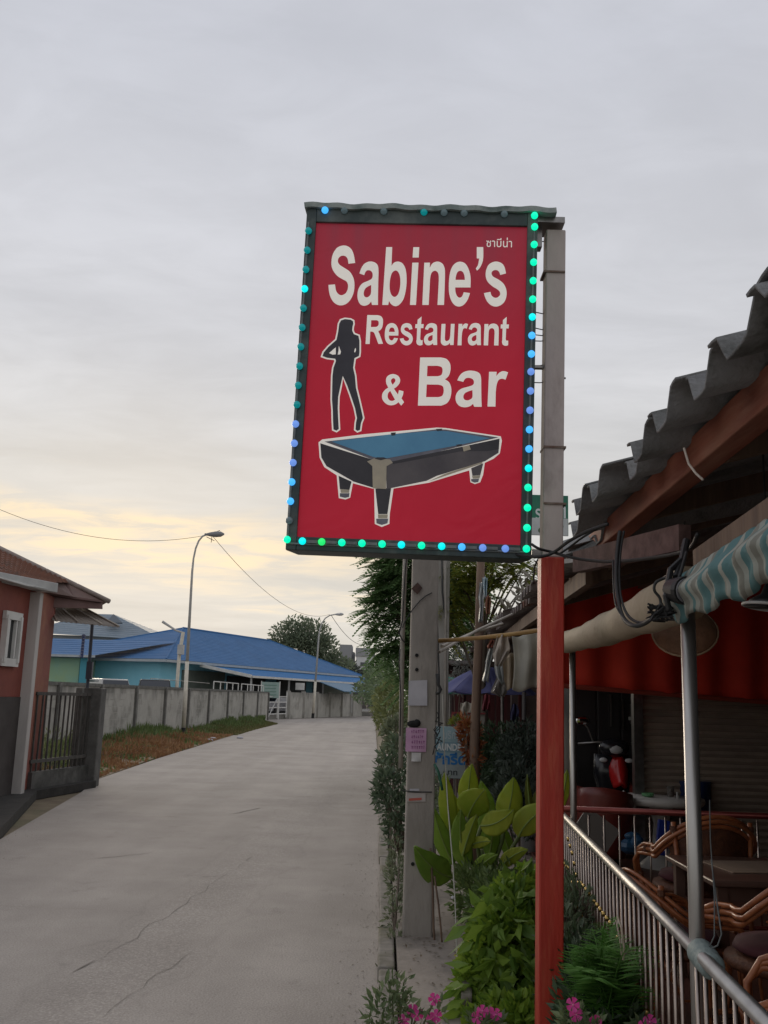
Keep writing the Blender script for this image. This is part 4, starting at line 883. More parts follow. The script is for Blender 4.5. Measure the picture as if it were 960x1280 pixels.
# ---------------------------------------------------------------- furniture
rat = mat('rattan', (.26, .078, .030), (.40, .14, .055), 18, .36, stretch=(1, 1, 1)); rat2 = mat('rattan_weave', (.08, .028, .014), (.15, .055, .024), 25, .6, bump=.5, bscale=80)
cush = mat('dark_cushion', (.09, .02, .025), (.06, .015, .02), 5, .8)
def make_chair(label, loc, rz):
    r = T('rattan_chair', label, 'chair', loc, rz, group='rattan armchairs', world=False)
    # faces -Y; seat height .42
    hoop = []
    for i in range(25):
        a = -.15*pi+i/24*1.3*pi
        hoop.append(Vector((cos(a)*.30, .05+sin(a)*.20, .64+.20*max(0, sin(a))**1.2)))
    for k, (dr, dz) in enumerate(((0, 0), (.022, -.025), (.0, -.055))):
        hp_ = [Vector((p.x*(1+dr*2), p.y+dr, p.z+dz)) for p in hoop]
        hp_ = [Vector((.262+.012*k, -.245, .42)), Vector((.280+.01*k, -.25, .52)), Vector((.292, -.20, .60+dz*.5)), Vector((.290, -.12, .635+dz))]+hp_+[Vector((-.290, -.12, .635+dz)), Vector((-.292, -.20, .60+dz*.5)), Vector((-.280-.01*k, -.25, .52)), Vector((-.262-.012*k, -.245, .42))]
        MB().tube(hp_, .0125, 8).build('arm_hoop', rat, r, smooth=True)
    # curved front ends of the arms going down to the legs
    for sx in (-1, 1):
        MB().tube([(sx*.262, -.245, .45), (sx*.25, -.24, .34), (sx*.24, -.23, .20), (sx*.25, -.24, .0)], .015, 8).build('front_leg', rat, r, smooth=True)
        MB().tube([(sx*.24, .18, .80), (sx*.22, .20, .5), (sx*.21, .20, .25), (sx*.23, .24, .0)], .015, 8).build('rear_leg', rat, r, smooth=True)
        MB().tube([(sx*.25, -.2, .40), (sx*.19, -.05, .16), (sx*.19, .05, .16), (sx*.22, .18, .40)], .010, 8).build('side_brace', rat, r, smooth=True)
    # woven back
    def back(s, t):
        a = .16*pi+s*.68*pi
        return Vector((cos(a)*(.29-.05*(1-t)), .05+sin(a)*.195, .43+t*(.17+.20*max(0, sin(a))**1.2)))
    MB().grid(back, 16, 8).build('woven_back', rat2, r, smooth=True, solid=.012)
    w_ = MB()
    for i in range(9):
        s_ = (i+.5)/9; w_.tube([back(s_, t/6)+Vector((0, -.012, 0)) for t in range(7)], .005, 5)
    for j in range(1, 7):
        t_ = j/7; w_.tube([back(i/16, t_)+Vector((0, -.014, 0)) for i in range(17)], .005, 5)
    w_.build('lattice', rat, r)
    for sx in (-1, 1):
        for (bx_1, by_1, bz_1) in ((.265, -.245, .44), (.24, .18, .76), (.285, -.10, .615), (.24, -.235, .17)):
            MB().tube([(sx*bx_1, by_1, bz_1-.018), (sx*bx_1, by_1, bz_1+.018)], .021, 8).build('cane_binding', rat2, r)
    for i in range(-2, 3):
        MB().tube([(i*.07, -.245, .40), (i*.055, -.245, .26), (i*.07, -.245, .16)], .008, 6).build('front_spindle', rat, r)
    MB().tube([(-.24, -.245, .16), (.24, -.245, .16)], .012, 8).build('stretcher', rat, r)
    MB().lathe((0, -.01, .385), [(.255, 0), (.275, .02), (.27, .045), (.2, .055)], 24, 1, .92).build('seat', rat2, r, smooth=True)
    MB().lathe((0, -.01, .44), [(.20, 0), (.235, .02), (.22, .05), (.12, .062)], 24, 1, .92).build('cushion', cush, r, smooth=True)
    return r
cz = .14
ch = make_chair('rattan armchair with woven back in front of the dark red railing', (P(874, 1100, 6.05).x, 6.05, cz), pi+.15)
lowc = dup(ch, (P(806, 1130, 5.0).x+.13, 4.95, cz), pi*.5+.15, 'low rattan armchair seen from its side just behind the stainless railing'); lowc.scale = (.92, .92, .80)
dup(ch, (P(985, 1130, 4.35).x, 4.35, cz), pi*1.12, 'rattan armchair at the right edge, tall round back towards the table')
dup(ch, (P(950, 1250, 3.3).x+.20, 3.25, cz), -pi*.62, 'nearest rattan armchair, mostly below the stainless rail')
woodt = mat('dark_table_top', (.10, .055, .042), (.15, .09, .07), 3, .3, stretch=(1, 4, 1)); matm = mat('place_mat', (.30, .21, .15), (.24, .17, .12), 10, .7)
tb = T('dining_table', 'dark square dining table with tan place mat right of the near post', 'table', (2.35, 5.2, cz), world=True)
TX, TY = P(950, 1070, 5.35).x, 5.35
MB().box((TX, TY, .755), (.78, .80, .03)).build('table_top', woodt, tb, bevel=.008)
for sx in (-1, 1):
    for sy in (-1, 1): MB().bar((TX+sx*.33, TY+sy*.34, cz), (TX+sx*.33, TY+sy*.34, .738), .05, .05).build('leg', woodt, tb)
MB().box((TX, TY-.34, .70), (.60, .02, .07)).box((TX, TY+.34, .70), (.60, .02, .07)).build('apron', woodt, tb)
pm = MB().box((TX+.02, TY+.04, .774), (.52, .36, .005), Matrix.Rotation(.15, 3, 'Z')).build('place_mat', matm, loc=(TX, TY, .772)); tag(pm, 'tan place mat lying on the dark dining table', 'place mat')
# small things on the front edge of the low table below
# white round table
RT = Vector((2.66+.02, 9.35, .1))
wt = mat('cream_plastic', (.66, .63, .58), (.55, .52, .48), 4, .4)
rt = T('round_table', 'cream round pedestal table behind the dark red railing', 'table', RT)
MB().lathe(RT+Vector((0, 0, .0)), [(.38, .60), (.40, .62), (.405, .645), (.395, .665), (.1, .668)], 36).build('table_top', wt, rt, smooth=True)
MB().lathe(RT+Vector((0, 0, 0)), [(.25, .0), (.24, .03), (.13, .12), (.08, .25), (.07, .42), (.10, .56), (.16, .60)], 24).build('pedestal', wt, rt, smooth=True)
z_ = .768
a = MB().lathe((RT.x-.14, RT.y-.08, z_), [(.03, 0), (.055, .012), (.058, .035), (.045, .030)], 12).build('ashtray', mat('green_plastic', (.03, .22, .07), (.2, .4, .2), 40, .4), loc=(RT.x-.14, RT.y-.08, z_)); tag(a, 'small green ashtray on the cream round table', 'ashtray')
a = MB().lathe((RT.x+.09, RT.y-.02, z_), [(.03, 0), (.036, .10), (.033, .10), (.028, .01)], 14).build('glass', mat('glass_brown', (.4, .36, .33), None, rough=.1, alpha=.8), loc=(RT.x+.09, RT.y, z_)); tag(a, 'empty drinking glass on the cream round table', 'glass')
a = MB().box((RT.x+.11, RT.y-.16, z_+.02), (.012, .012, .05)).ball((RT.x+.11, RT.y-.16, z_+.05), .010, 8, 6).build('lighter', whitep, loc=(RT.x+.11, RT.y-.16, z_)); tag(a, 'white lighter standing at the front of the cream round table', 'lighter')
a = MB().lathe((RT.x+.27, RT.y-.02, z_), [(.04, 0), (.045, .02), (.02, .03)], 12).build('small_dish', wt, loc=(RT.x+.27, RT.y, z_)); tag(a, 'small cream dish near the right rim of the round table', 'dish')
# tub chairs round it
redtub = mat('red_vinyl', (.20, .035, .022), (.13, .022, .018), 4, .42, bump=.1)
def tub(label, x, y, rz, s_=1.0):
    r = T('tub_chair', label, 'chair', (x, y, .14), rz, group='dark red tub chairs', world=False)
    def sh_(a_, t):
        an = -.25*pi+a_*1.5*pi; rad = (.15+.075*math.sin(t*pi*.62))*s_
        return Vector((cos(an)*rad, sin(an)*rad, .12+t*(.54+.07*max(0, sin(an)))))
    MB().grid(sh_, 28, 8).build('shell', redtub, r, smooth=True, solid=.05)
    MB().lathe((0, 0, .30), [(.14, 0), (.17, .04), (.15, .09), (.06, .10)], 20).build('seat', cush, r, smooth=True)
    MB().lathe((0, 0, 0), [(.13, 0), (.13, .14)], 16).build('base', blackp, r)
    return r
tc1 = tub('dark red tub chair left of the cream round table, below the scooter', P(760, 1000, 9.0).x, 9.1, pi*.85)
dup(tc1, (P(815, 1000, 10.1).x, 10.0, .14), 0, 'dark red tub chair behind the middle of the cream round table')
dup(tc1, (P(862, 1000, 10.1).x, 10.0, .14), 0, 'dark red tub chair behind the right side of the cream round table')
dup(tc1, (P(722, 1000, 9.5).x, 9.4, .14), pi*.7, 'dark red tub chair half hidden by the far slim post')
# blue things
bl = MB().box(P(828, 1047, 8.9)+Vector((0, 0, 0)), (.10, .05, .30), Matrix.Rotation(.12, 3, 'Y')).build('blue_box', mat('royal_blue', (.02, .05, .35), (.02, .04, .25), 6, .4), loc=P(828, 1060, 8.9), bevel=.005); tag(bl, 'upright royal blue box leaning on the table pedestal', 'box')
bgm = mat('blue_bag', (.012, .05, .11), (.03, .10, .19), 8, .35, bump=.5, bscale=25)
bl = MB().ball(P(788, 1058, 8.7), .085, 9, 6, (1.2, .9, .8)).ball(P(791, 1045, 8.7), .05, 12, 8, (1.5, .8, .7)).ball(P(797, 1053, 8.65), .06, 10, 8).build('blue_bag', bgm, loc=P(788, 1065, 8.7)); tag(bl, 'crumpled blue plastic bag on the floor left of the table pedestal', 'bag')
bk = MB().lathe((P(869, 1000, 9.6).x, 9.6, .14), [(.12, 0), (.15, .75), (.155, .76), (.13, .76)], 20).build('blue_bin', mat('dark_blue', (.015, .03, .10), None, rough=.5), loc=(P(869, 1000, 9.6).x, 9.6, .14), smooth=True); tag(bk, 'dark blue bin between the round table and the near post', 'bin')
bc = MB().box(P(744, 1040, 7.6), (.30, .02, .24), Matrix.Rotation(.6, 3, 'Y')).build('grey_board', mat('grey_board', (.20, .18, .165), None, rough=.7), loc=P(744, 1060, 7.6)); tag(bc, 'grey board leaning at an angle behind the left end of the rear railing', 'board')

# scooter
scp = P(768, 1000, 10.1); scp.z = .14
sco = T('scooter', 'black and red motor scooter parked nose out in front of the dark cabinet', 'motor scooter', scp, world=True)
blk = mat('scooter_black', (.018, .018, .022), None, rough=.22); rdp = mat('scooter_red', (.50, .02, .02), None, rough=.2)
X, Y0 = scp.x, scp.y
MB().lathe((0, 0, 0), [(.001, 0)], 3)
def wheel(y):
    o = MB(); pts = [(X, y+cos(a)*.24, .38+sin(a)*.24) for a in [2*pi*i/20 for i in range(21)]]
    o.tube(pts, .05, 8, False); t_ = o.build('wheel', blackm, sco, smooth=True)
    h = MB(); h.tube([(X-.03, y, .38), (X+.03, y, .38)], .05, 10)
    for k in range(5): h.tube([(X, y, .38), (X, y+cos(k*1.256)*.21, .38+sin(k*1.256)*.21)], .012, 6)
    h.build('rim', steel_d, t_)
wheel(Y0-.1); wheel(Y0+1.15)
MB().grid(lambda s, t: Vector((X+.05+(s-.5)*(.10+.07*sin(t*3)), Y0-.04-.08*sin(s*pi)+.10*t, .82+.26*t-.10*abs(s-.5)*(1-t))), 10, 8).build('front_shield', rdp, sco, smooth=True, solid=.04)
MB().grid(lambda s, t: Vector((X+(s-.5)*.22, Y0-.24+.26*t, .60+.10*sin(t*pi)-.06*(s-.5)**2*8)), 8, 8).build('mudguard', rdp, sco, smooth=True, solid=.012)
MB().box((X, Y0+.45, .48), (.30, .60, .14)).box((X, Y0+.95, .68), (.28, .65, .26)).build('body', blk, sco, bevel=.06)
MB().box((X, Y0+.85, .86), (.26, .66, .09)).build('saddle', blackm, sco, bevel=.035)
MB().ball((X, Y0-.02, 1.17), .13, 14, 10, (1.2, .8, .75)).build('headlight_cowl', blk, sco, smooth=True)
MB().ball((X, Y0-.09, 1.16), .065, 12, 8, (1.2, .6, .8)).build('headlight', mat('lamp_glass', (.5, .5, .5), None, rough=.08), sco, smooth=True)
MB().lathe((X, Y0+.1, .50), [(.05, 0), (.10, .15), (.16, .40), (.15, .6)], 12, 1.2, .6).build('leg_shield', blk, sco, smooth=True)
MB().tube([(X-.34, Y0+.12, 1.19), (X-.15, Y0+.04, 1.22), (X+.15, Y0+.04, 1.22), (X+.34, Y0+.12, 1.19)], .014, 8).build('handlebar', steel_d, sco, smooth=True)
for sx in (-1, 1):
    q = MB().tube([(X+sx*.2, Y0+.05, 1.22), (X+sx*.26, Y0+.02, 1.36), (X+sx*.30, Y0+.02, 1.40)], .007, 6).build('mirror_stalk', steel, sco)
    MB().ball((X+sx*.31, Y0+.02, 1.43), .06, 12, 8, (1.2, .3, .8)).build('mirror', mat('mirror_glass', (.7, .7, .7), None, rough=.05, metal=1), q)
    MB().ball((X+sx*.13, Y0-.10, 1.05), .035, 8, 6, (1.2, .8, .7)).build('indicator', mat('indicator', (.6, .6, .6), None, rough=.15), sco)
MB().tube([(X-.09, Y0-.1, .38), (X-.09, Y0-.02, .75)], .02, 8).tube([(X+.09, Y0-.1, .38), (X+.09, Y0-.02, .75)], .02, 8).build('fork', steel_d, sco)

# lamp, shade and cables under the eave
fl_ = T('floodlight', 'round black floodlight hanging in front of the tarpaulin', 'light', P(848, 738, 3.0))
c = P(850, 738, 2.98); ax = Vector((.35, -.92, -.12)).normalized()
MB().tube([c-ax*.06, c-ax*.04, c+ax*.01, c+ax*.028], [.022, .036, .044, .044], 20).build('housing', blackp, fl_, smooth=False)
MB().tube([c+ax*.029, c+ax*.033], [.038, .036], 20).build('rim', mat('dark_grey_plastic', (.13, .13, .14), None, rough=.35), fl_)
MB().tube([c+ax*.030, c+ax*.036], [.022, .019], 16).build('lens', mat('lens_dark', (.015, .015, .02), None, rough=.1), fl_)
MB().tube([P(858, 676, 3.1), P(853, 700, 3.05), P(846, 722, 3.0)], .013, 8).tube([P(851, 700, 3.04), P(838, 712, 3.02), P(832, 745, 3.0), P(836, 762, 3.0)], .010, 8).build('bracket', blackp, fl_)
random.seed(21)
cb_ = MB()
for k in range(7):
    a = P(826, 765, 3.05); pts = [a+Vector((random.uniform(-.05, .05), random.uniform(-.02, .02), random.uniform(-.03, .03))) for _ in range(9)]; cb_.tube(pts, .0035, 5)
tag(cb_.build('wire_knot', blackm, loc=P(826, 765, 3.05)), 'tangled knot of black wires on the tarpaulin below the floodlight', 'cable')
def cable(pts, label, r=.005, nm='hanging_cable'):
    q = [P(*p) for p in pts]; sm = []
    for i in range(len(q)-1):
        p0, p1, p2_, p3 = q[max(i-1, 0)], q[i], q[i+1], q[min(i+2, len(q)-1)]
        for t in (0, .25, .5, .75): sm.append(.5*((2*p1)+(p2_-p0)*t+(2*p0-5*p1+4*p2_-p3)*t*t+(3*p1-p0-3*p2_+p3)*t**3))
    sm.append(q[-1]); o = MB().tube(sm, r, 6).build(nm, blackm, loc=q[0], smooth=True); return tag(o, label, 'cable')
cable([(775, 664, 3.62), (772, 685, 3.6), (770, 715, 3.55), (772, 745, 3.45), (779, 772, 3.35), (792, 782, 3.25), (806, 779, 3.2), (820, 768, 3.1)], 'outer thick black cable looping down from the beam to the wire knot', .008)
cable([(780, 664, 3.62), (776, 685, 3.6), (774, 715, 3.55), (776, 745, 3.45), (784, 768, 3.35), (798, 778, 3.25), (812, 775, 3.2), (823, 766, 3.1)], 'inner black cable looping beside the thick one to the wire knot', .005)
cable([(766, 700, 3.6), (767, 735, 3.5), (771, 760, 3.4), (784, 778, 3.3)], 'thin grey wire hanging left of the two looping cables', .003)
cable([(826, 762, 3.1), (825, 748, 3.1), (818, 738, 3.1), (820, 728, 3.1), (832, 722, 3.1), (846, 716, 3.05)], 'curled black cable left of the floodlight', .005)
cable([(835, 764, 3.0), (836, 750, 3.0), (845, 732, 2.98), (853, 708, 3.0), (858, 690, 3.05)], 'black cable feeding the floodlight from above', .005)
cable([(664, 680, 4.3), (674, 686, 4.3), (690, 690, 4.33), (720, 698, 4.2), (760, 702, 3.9), (810, 698, 3.6), (858, 688, 3.3), (872, 668, 3.1)], 'long black cable running from the sign across the post to the eave', .007)
cable([(640, 692, 4.4), (668, 696, 4.3), (684, 694, 4.3), (696, 688, 4.3), (712, 676, 4.2), (735, 664, 4.1), (760, 655, 4.0)], 'black cable rising from the sign corner onto the roof edge', .008)
cable([(700, 692, 4.34), (712, 684, 4.3), (728, 672, 4.2), (748, 660, 4.1)], 'second cable rising beside the sign corner cable to the roof', .005)
cable([(672, 700, 4.3), (668, 710, 4.35), (667, 730, 4.4)], 'short black wire hanging below the sign corner', .004)
wick = mat('wicker', (.24, .12, .065), (.15, .075, .04), 16, .7, bump=.4, bscale=50)
sh_p = P(856, 788, 4.3)
shade = T('wicker_lampshade', 'shallow round wicker shade hanging behind the near post', 'lamp', sh_p)
RM = Matrix.Rotation(-.38, 3, 'Y') @ Matrix.Rotation(.85, 3, 'X')
mb = MB(); prof = [(.14, -.012), (.135, 0), (.10, .03), (.05, .05), (.01, .055)]
tmp = MB().lathe((0, 0, 0), prof, 28); MB().add([sh_p+RM @ v for v in tmp.v], tmp.f).build('bowl', wick, shade, smooth=True)
MB().tube([sh_p+RM @ Vector((cos(a)*.141, sin(a)*.141, -.012)) for a in [2*pi*i/28 for i in range(29)]], .005, 6).build('rim', mat('wicker_rim', (.36, .24, .15), None, rough=.6), shade, smooth=True)
MB().tube([sh_p+RM @ Vector((0, 0, .05)), sh_p+Vector((0.02, .02, .5))], .003, 5).build('cord', blackm, shade)
rp = P(962, 752, 3.6)
rg = T('ring_lamp', 'white rimmed hanging lamp at the right edge under the striped tarpaulin', 'lamp', rp)
MB().tube([rp+Vector((cos(a)*.095, sin(a)*.095, -.012*cos(a)-.02)) for a in [2*pi*i/28 for i in range(29)]], .006, 8).build('rim', whitep, rg, smooth=True)
MB().lathe(rp+Vector((0, 0, -.02)), [(.09, 0), (.07, .03), (.03, .05), (.012, .09)], 20).build('shade', blackp, rg, smooth=True)
MB().tube([rp+Vector((0, 0, .06)), rp+Vector((0, 0, .8))], .004, 6).build('cord', blackm, rg)

# ================================================================== THINGS BEYOND THE RED POST
def board(label, u0, v0, u1, v1, y, m, legs=True, nm='sign_board', depth=.03, zleg=.1):
    a, b = P(u0, v1, y), P(u1, v0, y); c = (a+b)/2
    o = T(nm, label, 'sign', (c.x, y, zleg))
    MB().box(c, (b.x-a.x, depth, b.z-a.z)).build('panel', m, o, bevel=.003)
    if legs:
        for x in (a.x+.03, b.x-.03): MB().bar((x, y+.03, zleg), (x, y+.03, a.z+.1), .025, .025).build('leg', steel_d, o)
    return o, a, b
lb, a, b = board('blue and white laundry sign in Thai and English beside the pole', 541, 909, 584, 972, 9.9, mat('laundry_blue', (.28, .40, .43), (.22, .34, .38), 4, .6), nm='laundry_sign')
O = Vector((a.x, 9.9-.016, a.z)); Wd, Hd = b.x-a.x, b.z-a.z; XA, ZA, NY = Vector((1, 0, 0)), Vector((0, 0, 1)), Vector((0, -1, 0))
MB().box((O.x+Wd/2, O.y+.0005, O.z+Hd*.19), (Wd*.99, .003, Hd*.36)).build('pale_band', mat('sign_grey', (.33, .38, .38), (.26, .30, .30), 6, .7), lb)
MB().box((O.x+Wd/2, O.y+.0005, O.z+Hd*.60), (Wd*.99, .003, Hd*.20)).build('blue_band', mat('sign_steel_blue', (.17, .28, .33), (.21, .33, .38), 6, .7), lb)
wht = mat('lettering_white', (.62, .66, .66), None, rough=.7); blu = mat('lettering_blue', (.02, .16, .42), None, rough=.6); ink = mat('lettering_ink', (.04, .05, .05), None, rough=.8)
lettering('บริการ', O, XA, ZA, NY, Wd*.30, Wd*.85, Hd*.76, Hd*.92, mat('lettering_pale', (.42, .50, .52), None, rough=.7), lb, .01, thick=.003)
lettering('LAUNDRY', O, XA, ZA, NY, -Wd*.02+.01, Wd*1.0-.01, Hd*.53, Hd*.67, wht, lb, .03, thick=.004)
lettering('ซักรีด', O, XA, ZA, NY, Wd*.02, Wd*.97, Hd*.26, Hd*.50, blu, lb, .035, thick=.004)
lettering('บาท', O, XA, ZA, NY, Wd*.35, Wd*.72, Hd*.06, Hd*.15, ink, lb, .02, thick=.004)
fb, a, b = board('grey food menu board with a red frame behind the wooden pole', 566, 893, 606, 928, 12.0, mat('menu_grey', (.30, .28, .24), (.22, .20, .17), 6, .7), nm='menu_board')
lettering('อาหาร', Vector((a.x, 11.983, a.z)), XA, ZA, NY, (b.x-a.x)*.15, (b.x-a.x)*.62, (b.z-a.z)*.55, (b.z-a.z)*.85, ink, fb, .01, thick=.002)
MB().bar((a.x-.01, 11.97, a.z), (a.x-.01, 11.97, b.z), .03, .03).bar((a.x-.02, 11.97, b.z+.01), (b.x, 11.97, b.z+.01), .03, .02).build('frame', mat('red_frame', (.20, .03, .03), None, rough=.6), fb)
gs, a, b = board('green and white road sign half hidden behind the sign post', 640, 620, 710, 668, 14.0, mat('sign_green', (.012, .14, .085), (.02, .17, .10), 4, .6), False, nm='green_sign')
mid = a.z+(b.z-a.z)*.42
MB().box(((a.x+b.x)/2, 13.98, (a.z+mid)/2), (b.x-a.x-.02, .02, mid-a.z)).build('white_panel', mat('sign_white', (.52, .54, .54), (.42, .45, .44), 6, .6), gs)
u2x = lambda u: P(u, 645, 14).x
lettering('ร', Vector((0, 13.984, 0)), XA, ZA, NY, u2x(669), u2x(676), P(672, 650, 14).z, P(672, 636, 14).z, wht, gs, .02, thick=.002)
lettering('า', Vector((0, 13.984, 0)), XA, ZA, NY, u2x(701), u2x(707), P(700, 648, 14).z, P(700, 632, 14).z, wht, gs, .04, thick=.002)
MB().bar(((u2x(690)), 14.05, 0), (u2x(690), 14.05, b.z), .08, .08).build('post', steel_d, gs)
for (u, v, r) in ((702, 658, .03), (676, 663, .04), (700, 664, .03)): MB().ball(P(u, v, 13.97), r, 8, 6, (1, .2, 1)).build('ink_blot', mat('sign_leaf', (.05, .12, .06), None, rough=.7), gs)
# umbrella
um = T('market_umbrella', 'faded violet blue market umbrella behind the wooden pole', 'umbrella', Vector((P(600, 900, 13.0).x+.1, 13.0, .1)))
umm = mat('umbrella_blue', (.17, .18, .44), (.24, .25, .50), 4, .75, trans=.35)
uc = P(609, 833, 13.0); NR = 8
for k in range(NR):
    a0, a1 = 2*pi*k/NR, 2*pi*(k+1)/NR
    def pan(s, t):
        q = Vector((cos(a0)*(1-s)+cos(a1)*s, sin(a0)*(1-s)+sin(a1)*s, 0)); rad = .66*t
        return uc+Vector((q.x*rad, q.y*rad, -.34*t**1.6-.03*sin(s*pi)*t))
    MB().grid(pan, 6, 8).build('panel', umm, um, smooth=True, solid=.003)
    MB().tube([uc+Vector((cos(a0)*.66*t, sin(a0)*.66*t, -.35*t**1.6-.006)) for t in (0, .25, .5, .75, 1)], .006, 5).build('rib', steel_d, um)
MB().tube([(uc.x, uc.y, .1), (uc.x, uc.y, uc.z+.04)], .018, 8).build('pole', steel_d, um)
um2 = MB(); c2 = P(563, 846, 15.0)
for k in range(8):
    a0, a1 = 2*pi*k/8, 2*pi*(k+1)/8
    um2.grid(lambda s, t: c2+Vector(((cos(a0)*(1-s)+cos(a1)*s)*.5*t, (sin(a0)*(1-s)+sin(a1)*s)*.5*t, -.26*t**1.5)), 3, 5)
um2r = T('market_umbrella', 'teal green market umbrella left of the violet one', 'umbrella', (c2.x, c2.y, .1))
um2.build('canopy', mat('umbrella_teal', (.07, .26, .20), (.1, .32, .26), 4, .7, trans=.3), um2r, smooth=True, solid=.004)
MB().tube([(c2.x, c2.y, .1), (c2.x, c2.y, c2.z)], .018, 8).build('pole', steel_d, um2r)
# shop front beyond
sf = T('shop_front', 'dim plaster shop front with dark red shutters beyond the hanging rags', 'building', P(650, 930, 14.5))
xs = P(606, 900, 14.5).x
MB().box((xs+2.2, 14.6, 1.3), (3.6, .12, 2.6)).build('wall', mat('pinkish_plaster', (.17, .13, .12), (.12, .09, .085), 3, .9), sf)
for u0, u1 in ((604, 618), (620, 633), (648, 652)):
    a, b = P(u0, 935, 14.45), P(u1, 868, 14.45)
    MB().box(((a.x+b.x)/2, 14.48, (a.z+b.z)/2), (b.x-a.x, .05, b.z-a.z)).build('shutter_panel', mat('maroon_paint', (.10, .018, .018), (.07, .012, .014), 6, .7), sf)
MB().tube([P(628, 870, 13.6), P(628, 960, 13.6)], .022, 8).build('downpipe', steel_d, sf)
MB().tube([P(655, 865, 12.2), P(655, 900, 12.2)], .025, 8).build('post', mat('grey_post', (.12, .11, .11), None, rough=.6), sf)
MB().box((xs+2.2, 13.5, 2.45), (3.6, 2.2, .05)).build('canopy', shellm, sf)
ts = T('tin_stall', 'dark timber market stall under the umbrellas behind the laundry sign', 'stall', P(590, 900, 16.5))
a, b = P(560, 900, 16.5), P(664, 900, 16.5)
MB().box(((a.x+b.x)/2, 16.6, 1.15), (b.x-a.x, .1, 2.1)).build('back_panel', mat('stall_wood', (.055, .035, .03), (.03, .022, .02), 6, .9, stretch=(6, 1, .4)), ts)
for k in range(5): MB().box((a.x+(b.x-a.x)*(k+.5)/5, 16.5, 1.1), ((b.x-a.x)/5-.03, .05, 2.0)).build('plank', mat('stall_maroon', (.11, .025, .025), (.05, .03, .03), 4, .9, stretch=(4, 1, .4)), ts)
MB().box(((a.x+b.x)/2, 16.2, 2.2), (b.x-a.x+.4, 1.2, .05)).build('roof_sheet', rusty, ts)
# clothes hanging there
rag([(640, 880, 646), (638, 890, 649), (638, 900, 648), (640, 905, 646)], 11.5, mat('navy_cloth', (.02, .02, .06), (.04, .04, .10), 8, .8), 'dark navy shirt hanging in the shop front', 'hanging_shirt')
rag([(604, 868, 612), (603, 880, 613), (602, 888, 612)], 11.2, mat('maroon_cloth', (.16, .02, .03), (.10, .015, .02), 8, .8), 'maroon cloth hanging under the violet umbrella', 'hanging_shirt')
rag([(576, 878, 590), (575, 886, 592), (576, 892, 592)], 11.6, mat('cream_cloth', (.36, .33, .27), (.28, .25, .2), 8, .8), 'cream cloth bundle on top of the menu board', 'cloth_bundle')
# white bucket and red tub on the pavement behind the plants
bkc = G(664, 1063, .14)
a = MB().lathe(bkc, [(.09, 0), (.12, .20), (.125, .21), (.10, .21)], 18).build('bucket', mat('bucket_white', (.36, .37, .38), (.28, .29, .3), 5, .4), loc=bkc, smooth=True); tag(a, 'grey white bucket behind the big leaves', 'bucket')
rkc = G(676, 1066, .14)
a = MB().lathe(rkc, [(.05, 0), (.06, .14), (.05, .15)], 14).build('red_can', mat('can_red', (.36, .05, .03), None, rough=.4), loc=rkc, smooth=True); tag(a, 'small red can beside the grey white bucket', 'can')
tr = [P(630, 1083, 8.6), P(640, 1077, 8.6), P(652, 1075, 8.6), P(668, 1078, 8.6), P(690, 1077, 8.6)]
a = MB().tube(tr, .018, 8).build('hose', mat('hose_grey', (.26, .22, .19), None, rough=.6), loc=tr[0], smooth=True); tag(a, 'grey hose lying across the pavement behind the plants', 'hose')

# ================================================================== PLANTS
def rot_to(d): return Vector((0, 0, 1)).rotation_difference(d).to_matrix()
def foliage(mb, clumps, n, Ls, Wr=.4, up=.3, droop=0):
    tot = sum(c[1][0]*c[1][1]*c[1][2] for c in clumps)
    for c, r in clumps:
        k = int(n*r[0]*r[1]*r[2]/tot)+4
        for _ in range(k):
            d = rv().normalized(); q = random.random()**.33
            p = Vector((c[0]+d.x*r[0]*q, c[1]+d.y*r[1]*q, c[2]+d.z*r[2]*q))
            L_ = Ls*random.uniform(.6, 1.3); dd = (d+rv(.8)+Vector((0, 0, up-droop)))
            leafquad(mb, p, L_, L_*Wr, dd, rv().normalized(), .15)
def bush(name, label, cat, clumps, n, Ls, m, stems=6, Wr=.4, group=None, up=.3, base=None, stemm=bark, tops=0):
    c0 = clumps[0][0]; base = base or Vector((sum(c[0][0] for c in clumps)/len(clumps), sum(c[0][1] for c in clumps)/len(clumps), .0))
    o = T(name, label, cat, base, group=group)
    mb = MB(); foliage(mb, clumps, n, Ls, Wr, up); mb.build('foliage', m, o)
    st = MB()
    for k in range(stems):
        c, r = clumps[k % len(clumps)]; e = Vector(c)+Vector((random.uniform(-.6, .6)*r[0], random.uniform(-.6, .6)*r[1], random.uniform(-.2, .9)*r[2]))
        b_ = base+Vector((random.uniform(-.05, .05), random.uniform(-.05, .05), 0)); md = b_.lerp(e, .5)+rv(.04)
        st.tube([b_, md, e], [.012, .009, .004], 5)
    st.build('stems', stemm, o); return o
